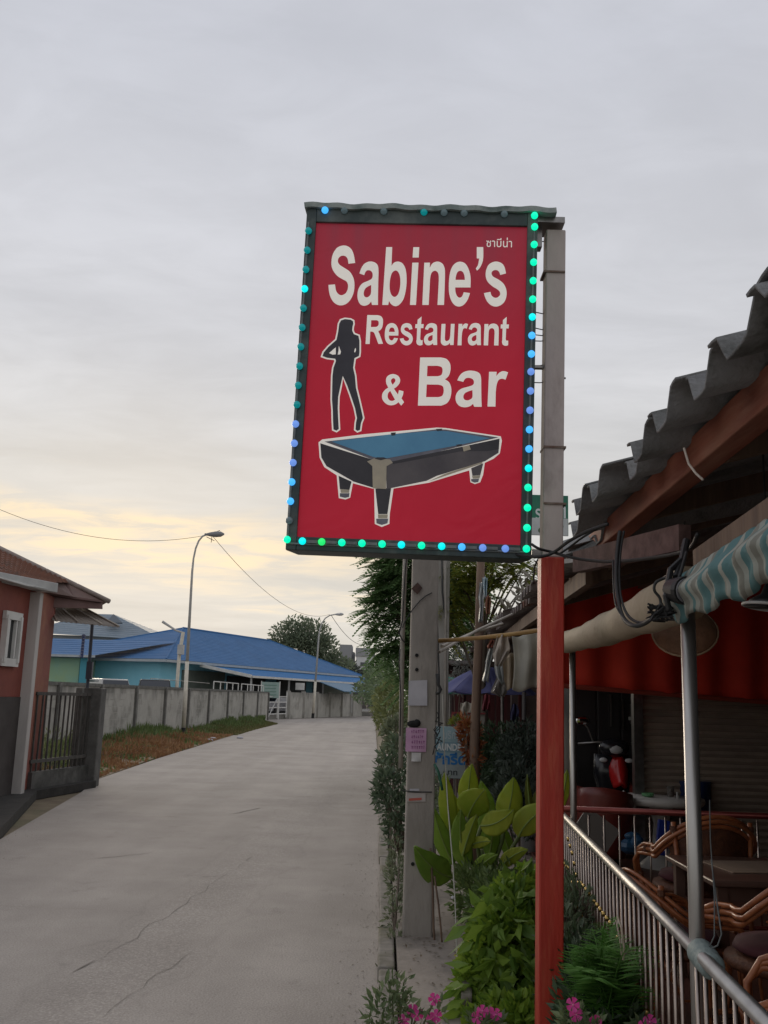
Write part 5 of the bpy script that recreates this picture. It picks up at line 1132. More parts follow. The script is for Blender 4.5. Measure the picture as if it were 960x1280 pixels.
# large-leaved plant
random.seed(31)
cl0 = P(600, 1118, 7.4); cl0.z = .1
can = T('canna_plant', 'clump of broad paddle-leaved canna with yellow green blades', 'plant', cl0)
def bigleaf(base, mid, tip, wpx, m, y0, y1, fold=.25, tw=0.0, broad=.45):
    B0, M0, T0 = P(*base, y0), P(*mid, (y0+y1)/2), P(*tip, y1)
    wd = wpx*y1/1200/2
    def cen(t): return (1-t)**2*B0+2*t*(1-t)*M0+t*t*T0
    def fn(s, t):
        q = cen(t); d = (cen(min(1, t+.02))-cen(max(0, t-.02))).normalized()
        side = d.cross(Vector((0, -1, 0)).lerp(Vector((1, 0, 0)), tw)).normalized(); nn = side.cross(d)
        prof = (sin(pi*min(1, t**broad*1.0)))**.8 if t < 1 else 0
        prof = max(.02, sin(pi*(t**.8)))**.75
        x = (s-.5)*2
        return q+side*x*wd*prof-nn*fold*wd*abs(x)**1.3*prof+nn*.006*sin(t*26+x*4)*abs(x)
    MB().grid(fn, 10, 18).build('leaf', m, can, smooth=True, solid=.0025)
    MB().tube([cen(t/8)+Vector((0, -.004, 0)) for t in range(9)], [.007*(1-t/9)+.0015 for t in range(9)], 6).build('midrib', mat('midrib', (.22, .30, .07), None, rough=.5), can)
def petiole(pts, r=.009, y=7.4):
    MB().tube([P(u, v, y) for u, v in pts], r, 6).build('stalk', mat('stalk_green', (.10, .15, .04), (.14, .17, .06), 8, .6), can, smooth=True)
bigleaf((586, 1010), (584, 985), (590, 955), 25, lf_canna, 7.5, 7.45)
bigleaf((585, 1022), (590, 1004), (606, 987), 40, lf_canna, 7.3, 7.1, .15)
bigleaf((630, 1032), (640, 1005), (642, 972), 32, lf_canna, 7.4, 7.35, .35)
bigleaf((632, 1030), (652, 1010), (640, 976), 18, lf_canna2, 7.5, 7.5, .2)
bigleaf((600, 1032), (622, 1034), (642, 1012), 30, lf_canna, 7.2, 7.1, .1)
bigleaf((648, 1046), (658, 1022), (690, 1006), 34, lf_canna, 7.3, 7.2, .2)
bigleaf((700, 1012), (706, 988), (709, 962), 14, lf_canna, 7.3, 7.3, .3)
bigleaf((566, 1048), (558, 1005), (556, 966), 22, lf_canna, 7.4, 7.3, .3)
bigleaf((584, 1086), (572, 1052), (576, 1012), 26, lf_canna2, 7.3, 7.2, .2)
bigleaf((568, 1082), (550, 1050), (541, 1008), 22, lf_canna2, 7.4, 7.3, .3)
bigleaf((565, 1096), (545, 1096), (518, 1058), 36, lf_canna2, 6.7, 6.35, .12)
bigleaf((616, 1020), (606, 1000), (601, 976), 18, lf_canna2, 7.6, 7.6, .3)
bigleaf((600, 1062), (612, 1030), (611, 1000), 24, lf_canna2, 7.6, 7.6, .3)
bigleaf((580, 1030), (566, 1015), (560, 985), 20, lf_canna, 7.5, 7.4, .3)
bigleaf((586, 1058), (600, 1050), (614, 1052), 14, lf_canna, 7.3, 7.2, .2)
bigleaf((664, 1020), (660, 998), (659, 968), 9, lf_yel, 7.6, 7.6, .3)
bigleaf((671, 1022), (669, 1005), (671, 988), 12, lf_yel, 7.6, 7.6, .3)
bigleaf((640, 1075), (632, 1050), (625, 1030), 16, lf_canna2, 7.6, 7.6, .3)
for pts in ([(600, 1125), (590, 1080), (586, 1040), (585, 1008)], [(600, 1125), (588, 1075), (584, 1030), (586, 1015)], [(605, 1125), (618, 1080), (628, 1050), (631, 1028)], [(604, 1125), (600, 1080), (596, 1050), (602, 1032)],
            [(612, 1125), (628, 1090), (640, 1060), (650, 1044)], [(596, 1125), (580, 1085), (570, 1060), (565, 1046)], [(595, 1125), (588, 1100), (584, 1084)], [(592, 1125), (580, 1110), (572, 1100), (563, 1095)], [(592, 1125), (578, 1100), (568, 1080)], [(606, 1125), (604, 1085), (602, 1062)], [(612, 1125), (616, 1080), (622, 1040)], [(590, 1125), (576, 1070), (572, 1030)]): petiole(pts, .015)
bigleaf((610, 1075), (618, 1045), (616, 1012), 20, lf_canna2, 7.35, 7.3, .3)
bigleaf((578, 1070), (586, 1040), (596, 1018), 18, lf_canna, 7.25, 7.2, .3)
bigleaf((592, 1095), (604, 1075), (622, 1068), 18, lf_canna2, 7.2, 7.1, .2)
bigleaf((625, 1085), (640, 1066), (660, 1062), 18, lf_canna, 7.3, 7.2, .2)
bigleaf((562, 1060), (552, 1030), (560, 1000), 16, lf_canna2, 7.5, 7.5, .3)
# dark twiggy mass at its foot
bush('green_shrub', 'small leaved shrub at the foot of the canna plant', 'shrub', [((cl0.x-.08, 7.0, .30), (.18, .22, .20)), ((cl0.x+.2, 7.2, .28), (.25, .25, .20)), ((cl0.x+.02, 6.7, .30), (.15, .18, .2))], 1900, .06, leafmat('leaf_foot', (.09, .15, .04), (.20, .27, .09)), 8, .35)
# lime bush behind the red post
def B3(u, v, y, r, rz=None): p = P(u, v, y); return ((p.x, p.y, p.z), (r, r, rz or r))
random.seed(33)
bush('lime_shrub', 'bright lime green shrub left of the red post base', 'shrub', [B3(628, 1175, 5.4, .17), B3(604, 1225, 5.3, .13), B3(645, 1235, 5.3, .19), B3(618, 1275, 5.2, .17), B3(658, 1180, 5.5, .15), B3(640, 1130, 5.7, .15), B3(600, 1185, 5.5, .09), B3(612, 1295, 5.0, .16), B3(665, 1290, 5.0, .17), B3(590, 1250, 5.1, .06), B3(586, 1230, 5.2, .04, .07), B3(640, 1290, 4.9, .16), B3(594, 1280, 5.0, .07, .12), B3(636, 1112, 5.8, .06, .05), B3(608, 1152, 5.6, .05, .07), B3(660, 1100, 5.8, .05, .09), B3(590, 1210, 5.4, .05, .05)], 7500, .062, lf_lime, 10, .6, up=0)
bush('green_shrub', 'darker mixed shrub between the lime shrub and the red post', 'shrub', [B3(655, 1130, 6.0, .20), B3(618, 1120, 6.1, .15), B3(640, 1150, 5.9, .2), B3(665, 1220, 5.8, .25), B3(600, 1140, 6.1, .10), B3(630, 1250, 5.8, .28)], 3200, .060, leafmat('leaf_mid', (.06, .11, .03), (.15, .21, .06)), 10, .4)
mb = MB(); foliage(mb, [B3(628, 1165, 5.35, .18), B3(604, 1220, 5.2, .13), B3(645, 1230, 5.2, .20), B3(618, 1280, 5.0, .17), B3(652, 1140, 5.5, .15), B3(640, 1105, 5.7, .10), B3(590, 1255, 5.0, .07, .14)], 620, .13, .42, .0, .9)
o = bpy.data.objects.get('lime_shrub'); mb.build('large_foliage', leafmat('leaf_lime_large', (.10, .19, .03), (.24, .36, .05), .45), o)
# yellow flower sprig
bush('yellow_sprig', 'small yellow flowering sprig at the left edge of the lime shrub', 'plant', [B3(579, 1195, 5.5, .035), B3(584, 1186, 5.5, .03), B3(575, 1206, 5.5, .025)], 160, .022, mat('yellow_bloom', (.5, .5, .04), (.62, .58, .1), island=True, rough=.6), 3, .6)
# fern right of the post
random.seed(41)
fc = Vector((.92, 4.05, .10)); fern = T('fern', 'leafy green fern right of the red post in front of the railing', 'fern', fc)
def frond(tip, rise, m):
    T0 = Vector(tip); B0 = fc+Vector((random.uniform(-.06, .06), random.uniform(-.08, .08), .22)); M0 = B0.lerp(T0, .5)+Vector((0, 0, rise))
    mb = MB()
    def cen(t): return (1-t)**2*B0+2*t*(1-t)*M0+t*t*T0
    n = 22
    mb.tube([cen(i/8) for i in range(9)], .0022, 4)
    for i in range(3, n):
        t = i/n; d = (cen(min(1, t+.02))-cen(t-.02)).normalized(); s_ = d.cross(Vector((0, 0, 1))).normalized()
        ln = .10*sin(pi*min(.97, (t*.85+.12)))**.7+.008
        for sg in (-1, 1): leafquad(mb, cen(t), ln, ln*.30, s_*sg+d*.55+Vector((0, 0, -.15+random.uniform(-.2, .2))), Vector((0, 0, 1)), .1)
    mb.build('frond', m, fern)
for k in range(58):
    u = random.uniform(700, 835); v = random.uniform(1150, 1300); y = random.uniform(3.55, 4.6)
    if u > 790 and v < 1170: continue
    tip = P(u, v, y)
    tip.x = min(tip.x, RX(tip.y)-.02)
    frond(tip, random.uniform(.05, .22), lf_fern)
for uv in ((766, 1146, 4.0), (775, 1170, 4.0), (815, 1184, 3.8), (740, 1160, 4.3), (800, 1182, 3.9), (758, 1180, 3.9), (785, 1200, 3.8), (805, 1235, 3.7)): 
    frond(P(*uv), .08, lf_fern)
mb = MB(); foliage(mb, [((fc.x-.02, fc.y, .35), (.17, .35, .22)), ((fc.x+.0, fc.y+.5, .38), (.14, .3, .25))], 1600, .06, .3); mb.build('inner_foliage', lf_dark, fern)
MB().tube([P(772, 1146, 3.9), P(777, 1160, 3.85), P(780, 1185, 3.8), P(779, 1200, 3.8)], .004, 5).tube([P(770, 1150, 3.9), P(775, 1175, 3.85), P(777, 1195, 3.8)], .003, 5).build('dry_stem', mat('dry_stem', (.42, .34, .26), None, rough=.8), fern)
bush('green_shrub', 'low leafy shrub between the red post and the far railing posts', 'shrub', [B3(716, 1150, 5.2, .13, .2), B3(708, 1190, 5.0, .12, .2), B3(720, 1110, 5.8, .08, .15)], 900, .05, leafmat('leaf_dusty', (.08, .12, .06), (.17, .21, .13)), 6)
# planter trough along the edge
tro = T('planter_trough', 'grey concrete planter trough at the pavement edge below the flowers', 'planter', (.50, 4.9, .1))
MB().poly([(.445, 5.0, .1), (.50, 5.0, .1), (.60, 6.0, .1), (.55, 6.0, .1)], (0, 0, .10)).build('trough', kerb_m, tro, bevel=.01)
# periwinkles
random.seed(51)
def periwinkle(label, spots, leaves, y, n=150):
    b0_ = P(leaves[0][0], leaves[0][1]+60, y); b0_.z = .02
    o = T('periwinkle', label, 'flowering plant', b0_, group=None)
    cl_ = [B3(u, v, y, r*y/1200) for u, v, r in leaves]
    mb = MB(); foliage(mb, cl_, n, .042, .40, .5); mb.build('foliage', leafmat('leaf_soft', (.09, .14, .06), (.19, .24, .12)), o)
    st = MB()
    for u, v in spots:
        e = P(u, v, y); st.tube([b0_+rv(.03), b0_.lerp(e, .6)+rv(.03), e+Vector((0, .01, -.01))], .004, 5)
    for u, v, r in leaves:
        e = P(u, v, y); st.tube([b0_+rv(.03), b0_.lerp(e, .6)+rv(.02), e], .004, 5)
    st.build('stems', mat('stem_green', (.10, .12, .05), None, rough=.7), o)
    for u, v in spots:
        c = P(u, v, y-.02); mb = MB(); ax_ = Vector((random.uniform(-.4, .4), -1, random.uniform(-.1, .7))).normalized(); R_ = rot_to(ax_)
        a00 = random.random()*6
        for k in range(5):
            a = a00+2*pi*k/5; d = R_ @ Vector((cos(a), sin(a), 0)); s2 = R_ @ Vector((-sin(a), cos(a), 0)); r = .022
            mb.add([c, c+d*r*.5+s2*r*.28, c+d*r+s2*r*.48+ax_*.002, c+d*r*1.15, c+d*r-s2*r*.48+ax_*.002, c+d*r*.5-s2*r*.28], [(0, 1, 2, 3, 4, 5)])
        f_ = mb.build('flower', pink, o, solid=.001)
        MB().ball(c+ax_*.003, .003, 6, 4).build('flower_eye', mat('flower_eye', (.7, .3, .45), None, rough=.6), f_)
    return o
periwinkle('pink periwinkle at the road edge, lower left of the pole', [(543, 1249), (545, 1270), (516, 1263), (505, 1276), (522, 1268), (540, 1274)], [(490, 1240, 18), (478, 1265, 22), (505, 1228, 10), (520, 1272, 16), (550, 1262, 9), (500, 1255, 16), (470, 1275, 14)], 4.1, 260)
periwinkle('pink periwinkle directly below the lime shrub', [(603, 1264), (612, 1266), (620, 1268), (596, 1272)], [(600, 1280, 14), (615, 1282, 12)], 4.3, 120)
periwinkle('pink periwinkle at the foot of the fern', [(716, 1256), (720, 1268), (744, 1278), (812, 1277), (806, 1284)], [(715, 1275, 14), (740, 1288, 14), (808, 1290, 12)], 3.6, 140)
# roadside shrubs along the kerb, left of the pole
random.seed(61)
bush('roadside_shrub', 'dark leafy shrub touching the left side of the utility pole', 'shrub', [B3(487, 985, 7.6, .13), B3(490, 1010, 7.5, .11), B3(494, 960, 7.8, .09), B3(478, 975, 7.7, .06), B3(492, 1030, 7.5, .07), B3(497, 930, 8.2, .08), B3(484, 945, 7.8, .07, .05), B3(474, 1000, 7.6, .05, .04), B3(480, 960, 7.7, .05, .07), B3(490, 1045, 7.5, .06, .09), B3(470, 985, 7.6, .03, .03)], 1050, .062, leafmat('leaf_pole', (.06, .10, .055), (.16, .21, .13)), 10, .34, base=Vector((.22, 7.7, .45)))
bush('roadside_shrub', 'pale dusty shrub trailing down behind the left side of the pole', 'shrub', [B3(494, 915, 9.5, .12, .16), B3(490, 945, 9.3, .10, .18), B3(496, 1060, 7.8, .06, .10), B3(497, 1105, 7.4, .05, .12)], 1100, .06, leafmat('leaf_pale', (.13, .16, .09), (.24, .27, .17)), 6, .4, base=Vector((.2, 9.0, .05)))
bush('roadside_shrub', 'thin low weeds at the road edge below the dark leafy shrub', 'weeds', [B3(492, 1100, 7.2, .07, .18), B3(494, 1150, 6.9, .07, .16), B3(494, 1185, 6.6, .07, .12), B3(490, 1215, 6.2, .08, .10), B3(496, 1070, 7.4, .05, .12)], 650, .05, leafmat('leaf_pale', (.13, .16, .09), (.24, .27, .17)), 4, .3, base=Vector((.13, 6.8, .05)))
bush('roadside_shrub', 'yellowish hedge further along the right edge of the road', 'shrub', [B3(486, 885, 24, .45, .5), B3(496, 880, 20, .45, .6), B3(490, 900, 18, .3, .35)], 1800, .12, leafmat('leaf_olive', (.13, .16, .06), (.25, .27, .11)), 6, .4)
bush('roadside_shrub', 'dark green hedge at the far right bend of the road', 'shrub', [B3(474, 858, 48, 1.0, 1.0), B3(487, 860, 40, .9, 1.1), B3(456, 866, 60, .8, .7), B3(492, 842, 36, .7, .8), B3(476, 848, 62, 1.1, 1.1)], 4200, .20, leafmat('leaf_hedge', (.10, .15, .08), (.19, .25, .13)), 8, .45)
# shrubs in front of the shop
bush('potted_shrub', 'dark round shrub in front of the menu board', 'shrub', [B3(618, 935, 11.5, .25, .3), B3(606, 960, 11.2, .22, .3), B3(628, 955, 11.5, .25, .3), B3(600, 985, 10.8, .2, .25), B3(630, 985, 11, .25, .28)], 3600, .07, lf_dark, 8, .4)
bush('potted_shrub', 'taller dark shrub with pale new leaves beside the red post', 'shrub', [B3(655, 925, 10.6, .22, .24), B3(645, 950, 10.4, .24, .3), B3(665, 960, 10.2, .22, .3), B3(650, 990, 10, .25, .3), B3(668, 1010, 9.8, .2, .3), B3(637, 1010, 9.8, .2, .25)], 4200, .065, leafmat('leaf_grey', (.022, .034, .022), (.10, .13, .10)), 8, .42)
bush('hanging_plant', 'rust coloured drying plant on the wooden pole by the laundry sign', 'plant', [B3(586, 915, 9.6, .10, .10), B3(590, 935, 9.6, .08, .13), B3(583, 905, 9.6, .07, .07), B3(592, 955, 9.5, .05, .1)], 520, .08, redleaf, 4, .3)
bush('hanging_plant', 'grey flowering creeper on the far side of the wooden pole', 'plant', [B3(578, 828, 14, .13, .25), B3(572, 852, 14, .12, .2)], 500, .06, leafmat('leaf_silver', (.16, .17, .15), (.32, .32, .29)), 3, .4, base=Vector((P(576, 840, 14).x, 14, .1)))
bush('potted_plant', 'yellow green leafy plant below the menu board', 'plant', [B3(572, 908, 11.2, .10, .1), B3(582, 918, 11.2, .12, .1)], 300, .07, lf_yel, 4, .35)
bush('roadside_shrub', 'dark bush with fine twigs between both utility poles', 'shrub', [B3(551, 985, 9.2, .08, .15), B3(556, 1010, 9.0, .1, .15), B3(548, 1040, 8.8, .08, .12), B3(560, 1045, 8.8, .1, .1)], 800, .05, leafmat('leaf_dusty', (.08, .12, .06), (.17, .21, .13)), 6, .35)

# ================================================================== TREES
def tree(name, label, base, top, clumps, n, Ls, Wr, m, trunk_r=.15, group=None, compound=False, branches=14, up=.1):
    o = T(name, label, 'tree', base); base = Vector(base); top = Vector(top)
    st = MB(); md = base.lerp(top, .5)+Vector((random.uniform(-.1, .1)*trunk_r*4, 0, 0))
    st.tube([base, md, top], [trunk_r, trunk_r*.75, trunk_r*.35], 10); st.build('trunk', bark, o, smooth=True)
    cr_ = MB()
    for k in range(branches):
        c, r = clumps[k % len(clumps)]; a_ = base.lerp(top, random.uniform(.45, 1)); e = Vector(c)+Vector((random.uniform(-.5, .5)*r[0], random.uniform(-.5, .5)*r[1], random.uniform(-.5, .5)*r[2]))
        cr_.tube([a_, a_.lerp(e, .5)+Vector((0, 0, .1*(e-a_).length)), e], [trunk_r*.3, trunk_r*.18, trunk_r*.06], 5)
    cr_.build('branches', bark, o)
    mb = MB()
    if compound:
        tot = sum(c[1][0]*c[1][1]*c[1][2] for c in clumps)
        for c, r in clumps:
            for _ in range(int(n*r[0]*r[1]*r[2]/tot)+3):
                d = rv().normalized(); q = random.random()**.4
                p = Vector((c[0]+d.x*r[0]*q, c[1]+d.y*r[1]*q, c[2]+d.z*r[2]*q))
                ax_ = (Vector((d.x, d.y, d.z*.5))+rv(.5)+Vector((0, 0, -.05))).normalized(); L_ = Ls*random.uniform(.7, 1.3); s_ = ax_.cross(Vector((0, 0, 1)))
                if s_.length < .05: continue
                s_.normalize()
                for j in range(7):
                    t = (j+1)/7; b_ = p+ax_*L_*t+Vector((0, 0, -.25*L_*t*t)); ll = L_*.42*(1-.35*t)
                    for sg in (-1, 1): leafquad(mb, b_, ll, ll*Wr, s_*sg+ax_*.7+Vector((0, 0, -.25)), Vector((0, 0, 1)), .1)
    else: foliage(mb, clumps, n, Ls, Wr, up)
    mb.build('crown', m, o); return o
random.seed(71)
TD = 17.0
tree('broadleaf_tree', 'large dark green tree showing on both sides of the utility pole', Vector((P(535, 900, TD).x, TD, 0)), P(530, 720, TD),
     [B3(484, 765, TD, .42), B3(500, 735, TD, .5), B3(508, 715, TD, .5), B3(486, 800, TD, .22, .25), B3(500, 790, TD, .5), B3(520, 830, TD, .40, .6), B3(500, 838, TD, .18, .3), B3(550, 760, TD+.5, .7), B3(575, 740, TD+1, .55), B3(565, 820, TD+1, .55, .7), B3(520, 690, TD, .8), B3(488, 825, TD, .3, .35), B3(570, 700, TD+.5, .6), B3(560, 870, TD+2, .5, .5), B3(474, 742, TD, .25), B3(468, 772, TD, .16), B3(480, 716, TD, .22)],
     3300, .30, .50, lf_tree, .16, compound=True, branches=26)
random.seed(73)
tree('fruit_tree', 'tree with yellow green leaves over the jagged shop roof', Vector((P(610, 900, 12.5).x, 12.5, 0)), P(600, 730, 12.5),
     [B3(566, 745, 12.5, .35, .45), B3(560, 775, 12.5, .25, .3), B3(600, 712, 12.5, .35, .2), B3(655, 712, 12, .28, .2), B3(580, 720, 12.5, .3, .3), B3(640, 725, 12, .16, .18), B3(625, 700, 12, .4, .2), B3(612, 745, 12.2, .12, .3), B3(674, 705, 11.5, .2, .12)],
     620, .20, .50, leafmat('leaf_fruit', (.12, .18, .03), (.34, .34, .06), .5), .07, compound=True, branches=22)
random.seed(75)
tree('broadleaf_tree', 'round grey green tree standing behind the blue roofed building', Vector((P(378, 880, 125).x, 125, 0)), P(375, 800, 125),
     [B3(356, 795, 125, 2.0, 1.6), B3(372, 788, 125, 2.2, 1.9), B3(390, 796, 125, 2.6, 2.2), B3(402, 812, 125, 2.4, 2.2), B3(412, 830, 125, 2.0, 2.0), B3(380, 815, 125, 3.4, 3), B3(350, 808, 125, 1.6, 1.8), B3(425, 838, 125, 2.0, 1.8)],
     7000, .5, .5, lf_far, .4, branches=16)
tree('broadleaf_tree', 'faint small tree left of the grey apartment blocks', Vector((P(432, 880, 180).x, 180, 0)), P(430, 830, 180), [B3(430, 842, 180, 3, 2.6), B3(440, 850, 180, 3, 2.4), B3(420, 846, 180, 2.6, 2.4), B3(455, 852, 180, 3.4, 2.2)], 2600, .7, .5, leafmat('leaf_haze', (.075, .085, .075), (.11, .125, .10)), .4, branches=8)

# ================================================================== LONG WALL ON THE LEFT
W0, W1 = Vector((-8.05, 21.0, 0)), Vector((-6.95, 61.5, 0))
def wx(Y): return W0.x+(W1.x-W0.x)*(Y-W0.y)/(W1.y-W0.y)
bwall = T('boundary_wall', 'long stained grey concrete panel wall along the left side of the road', 'wall', (wx(40), 40, 0))
WH = 1.69
pil = [21.0, 24.2, 27.6, 31.2, 35.0, 38.8, 42.8, 47.4, 52.0, 57.0, 61.5]
for a, b in zip(pil[:-1], pil[1:]):
    MB().poly([(wx(a)-.06, a, 0), (wx(a)+.04, a, 0), (wx(b)+.04, b, 0), (wx(b)-.06, b, 0)], (0, 0, WH-.03+random.uniform(-.015, .015))).build('panel', wall_m, bwall)
    MB().poly([(wx(a)-.09, a, 0), (wx(a)+.07, a, 0), (wx(b)+.07, b, 0), (wx(b)-.09, b, 0)], (0, 0, .09)).build('coping', wallcap_m, bwall).location.z = WH-.04
    # block courses, proud by a few millimetres
    cs = MB(); zz_ = .25; r_ = 0
    while zz_ < WH-.12:
        yy_ = a+.2+(.2 if r_ % 2 else 0)
        while yy_ < b-.45:
            cs.bar((wx(yy_)+.040, yy_, zz_), (wx(yy_+.38)+.040, yy_+.38, zz_), .007, .178); yy_ += .39
        zz_ += .19; r_ += 1
    q = cs.build('block_courses', wall_m, bwall); stuff(q)
for a in pil: MB().box((wx(a)+.02, a, WH/2+.01), (.20, .18, WH+.02)).build('pillar', mat('pillar_concrete', (.17, .165, .15), (.11, .105, .095), 5, .9, bump=.4), bwall, bevel=.01)
# railing on top of part of it
for (a, b) in ((44.0, 50.5), (51.5, 59.5)):
    rl = MB(); 
    for zt in (2.08,): rl.tube([(wx(a), a, zt), (wx(b), b, zt)], .025, 6)
    yy = a
    while yy <= b+.01: rl.tube([(wx(yy), yy, WH), (wx(yy), yy, 2.08)], .025, 6); yy += (b-a)/4
    rl.build('top_railing', whitep, bwall)
MB().tube([(wx(33), 33, 2.0), (wx(43), 43, 1.98)], .012, 5).build('top_wire', steel_d, bwall)
# gate
gy0, gy1 = 61.7, 66.3
gate = T('metal_gate', 'white metal bar gate between the two grey walls', 'gate', (-6.9, 64, 0))
ga, gb = Vector((-6.95, 62.2, 0)), Vector((-6.15, 65.9, 0))
for z in (.35, .75, 1.1, 1.45): MB().bar(ga+Vector((0, 0, z)), gb+Vector((0, 0, z)), .04, .06).build('rail', whitep, gate)
for t in (0, .5, 1): q = ga.lerp(gb, t); MB().bar(q+Vector((0, 0, .1)), q+Vector((0, 0, 1.75 if t else 1.6)), .07, .07).build('upright', whitep, gate)
MB().bar(ga+Vector((0, 0, .1)), ga.lerp(gb, .5)+Vector((0, 0, 1.45)), .04, .04).build('diagonal_brace', whitep, gate)
a_, b_ = P(326, 872, 63), P(350, 853, 63)
gbrd = T('notice_board', 'pale green notice board standing at the gate', 'sign', (a_.x, 63, 0))
MB().box(((a_.x+b_.x)/2, 63, (a_.z+b_.z)/2), (b_.x-a_.x, .05, b_.z-a_.z)).build('panel', mat('pale_green', (.30, .40, .36), (.24, .33, .30), 4, .6), gbrd)
for k in range(4): MB().box(((a_.x+b_.x)/2, 62.965, a_.z+(b_.z-a_.z)*(.2+.2*k)), ((b_.x-a_.x)*random.uniform(.6, .85), .01, .05)).build('text_line', mat('dull_green_ink', (.14, .24, .20), None, rough=.8), gbrd)
for x in (a_.x, b_.x): MB().bar((x, 63, 0), (x, 63, b_.z+.05), .06, .06).build('leg', whitep, gbrd)
# second wall
w2a, w2b = Vector((-6.1, 66.3, 0)), Vector((-1.4, 84, 0))
bw2 = T('boundary_wall', 'second grey wall continuing beyond the white gate', 'wall', w2a)
nseg = 6
for i in range(nseg):
    a, b = w2a.lerp(w2b, i/nseg), w2a.lerp(w2b, (i+1)/nseg)
    MB().poly([a+Vector((-.06, 0, 0)), a+Vector((.05, 0, 0)), b+Vector((.05, 0, 0)), b+Vector((-.06, 0, 0))], (0, 0, 1.78+random.uniform(-.03, .03))).build('panel', wall_m, bw2)
    MB().box(a+Vector((.02, 0, .93)), (.28, .25, 1.86)).build('pillar', conc2_m, bw2)
# grass verge
random.seed(81)
def verge(n, m, nm, label, f):
    mb = MB()
    for _ in range(n):
        p, h = f(); k = random.uniform(0, 2*pi); w_ = .012+.02*random.random(); ln = Vector((cos(k)*.25*h, sin(k)*.25*h, 0)); s_ = Vector((-sin(k)*w_, cos(k)*w_, 0)); s_ = Vector((w_*random.uniform(.5, 1.5), w_*random.uniform(-1, 1), 0))
        mb.add([p-s_, p+s_, p+ln*.5+Vector((0, 0, h*.65))+s_*.6, p+ln+Vector((0, 0, h)), p+ln*.5+Vector((0, 0, h*.65))-s_*.6], [(0, 1, 2, 4), (4, 2, 3)])
    o = mb.build(nm, m); stuff(o); o['label'] = label; o['category'] = 'grass'; return o
from mathutils import noise as mno
def keep(x, y, k, th): return mno.noise(Vector((x*k, y*k*.55, 3.3)))+random.uniform(-.25, .25) > th
def rle(Y):
    for (a, b), (c, d) in zip(RL[:-1], RL[1:]):
        if b <= Y <= d: return a+(c-a)*(Y-b)/(d-b)
    return -5
def fd():
    for _ in range(6):
        Y = 16.5+random.random()**1.1*24; x0_, x1_ = wx(Y)+.15, rle(Y)-.05; t = random.random()
        if keep(x0_+(x1_-x0_)*t, Y, .9, .02): break
    return Vector((x0_+(x1_-x0_)*t, Y, -.02)), random.uniform(.06, .36)*(1.2-t*.7)*(.5+1.1*abs(mno.noise(Vector((Y*.8, 5, 2)))))
def fg():
    for _ in range(6):
        Y = 17+random.random()*43; x0_, x1_ = wx(Y)+.12, rle(Y)-.05; t = random.random()**2.6
        if keep(x0_+(x1_-x0_)*t+9, Y, .8, .0): break
    return Vector((x0_+(x1_-x0_)*t, Y, -.02)), random.uniform(.12, .62)*(1.15-t*1.0)*(.6+.8*abs(mno.noise(Vector((Y*.7, 1, 1)))))
def fg2():
    Y = 38+random.random()*20; x0_, x1_ = wx(Y)+.12, rle(Y)+.1; t = random.random(); return Vector((x0_+(x1_-x0_)*t, Y, -.02)), random.uniform(.08, .30)*(1.15-t*.8)
verge(17000, dry, 'dry_grass', 'rusty dry grass on the verge below the long wall', fd)
verge(17000, grn, 'tall_grass', 'green weeds growing along the foot of the long wall', fg)
verge(10000, leafmat('grass_olive', (.10, .10, .03), (.17, .16, .06), .2), 'verge_grass', 'olive grass between the wall end and the road', fg2)
vg = MB().poly([(-14, 14, 0), (-5.0, 17.7, 0), (-5.35, 24, 0), (-5.6, 45, 0), (-5.5, 54, 0), (-6.9, 59, 0), (-7.4, 61, 0), (-9, 40, 0)], (0, 0, .025)).build('verge', mat('verge_dirt', (.20, .125, .075), (.15, .13, .07), 2.2, .95, bump=.8, bscale=8, c3=(.27, .20, .14), s3=1.1, objrand=False)); S(vg); vg.location.z = -.022
for k, (u, v, r_) in enumerate(((130, 945, .35), (158, 940, .30), (186, 935, .35), (210, 925, .30), (222, 925, .22), (178, 925, .3), (145, 928, .3))):
    c = G(u, v, .10); bush('dry_bush', ['low rust brown bush nearest the dark gate pillar', 'low rust brown bush second from the dark gate pillar', 'rust brown bush in the middle of the verge', 'rust brown bush a little before the first street lamp', 'small rusty bush at the foot of the first street lamp', 'olive tuft between the rust bushes and the long wall', 'olive tuft close to the long wall behind the nearest rust bush'][k], 'shrub', [((c.x, c.y, .12), (r_*1.3, r_*1.6, .22)), ((c.x+.3, c.y+.6, .10), (r_, r_*1.5, .16))], 420, .10, leafmat('leaf_rusty', (.20, .085, .04), (.34, .19, .08), .3) if k < 5 else leafmat('leaf_olive', (.13, .16, .06), (.25, .27, .11)), 5, .22, base=Vector((c.x, c.y, 0)), up=.8)
# debris on the verge
for k, (u, v) in enumerate(((262, 925), (266, 923), (300, 922))):
    c = G(u, v, .03); a = MB().ball(c, .09, 8, 6, (1.4, 1, .5)).build('litter_bag', paper, loc=c, smooth=True)
    tag(a, ['white litter scrap beside the first lamp post, left one of the pair', 'white litter scrap beside the first lamp post, right one of the pair', 'white litter scrap near the end of the long wall'][k], 'litter')

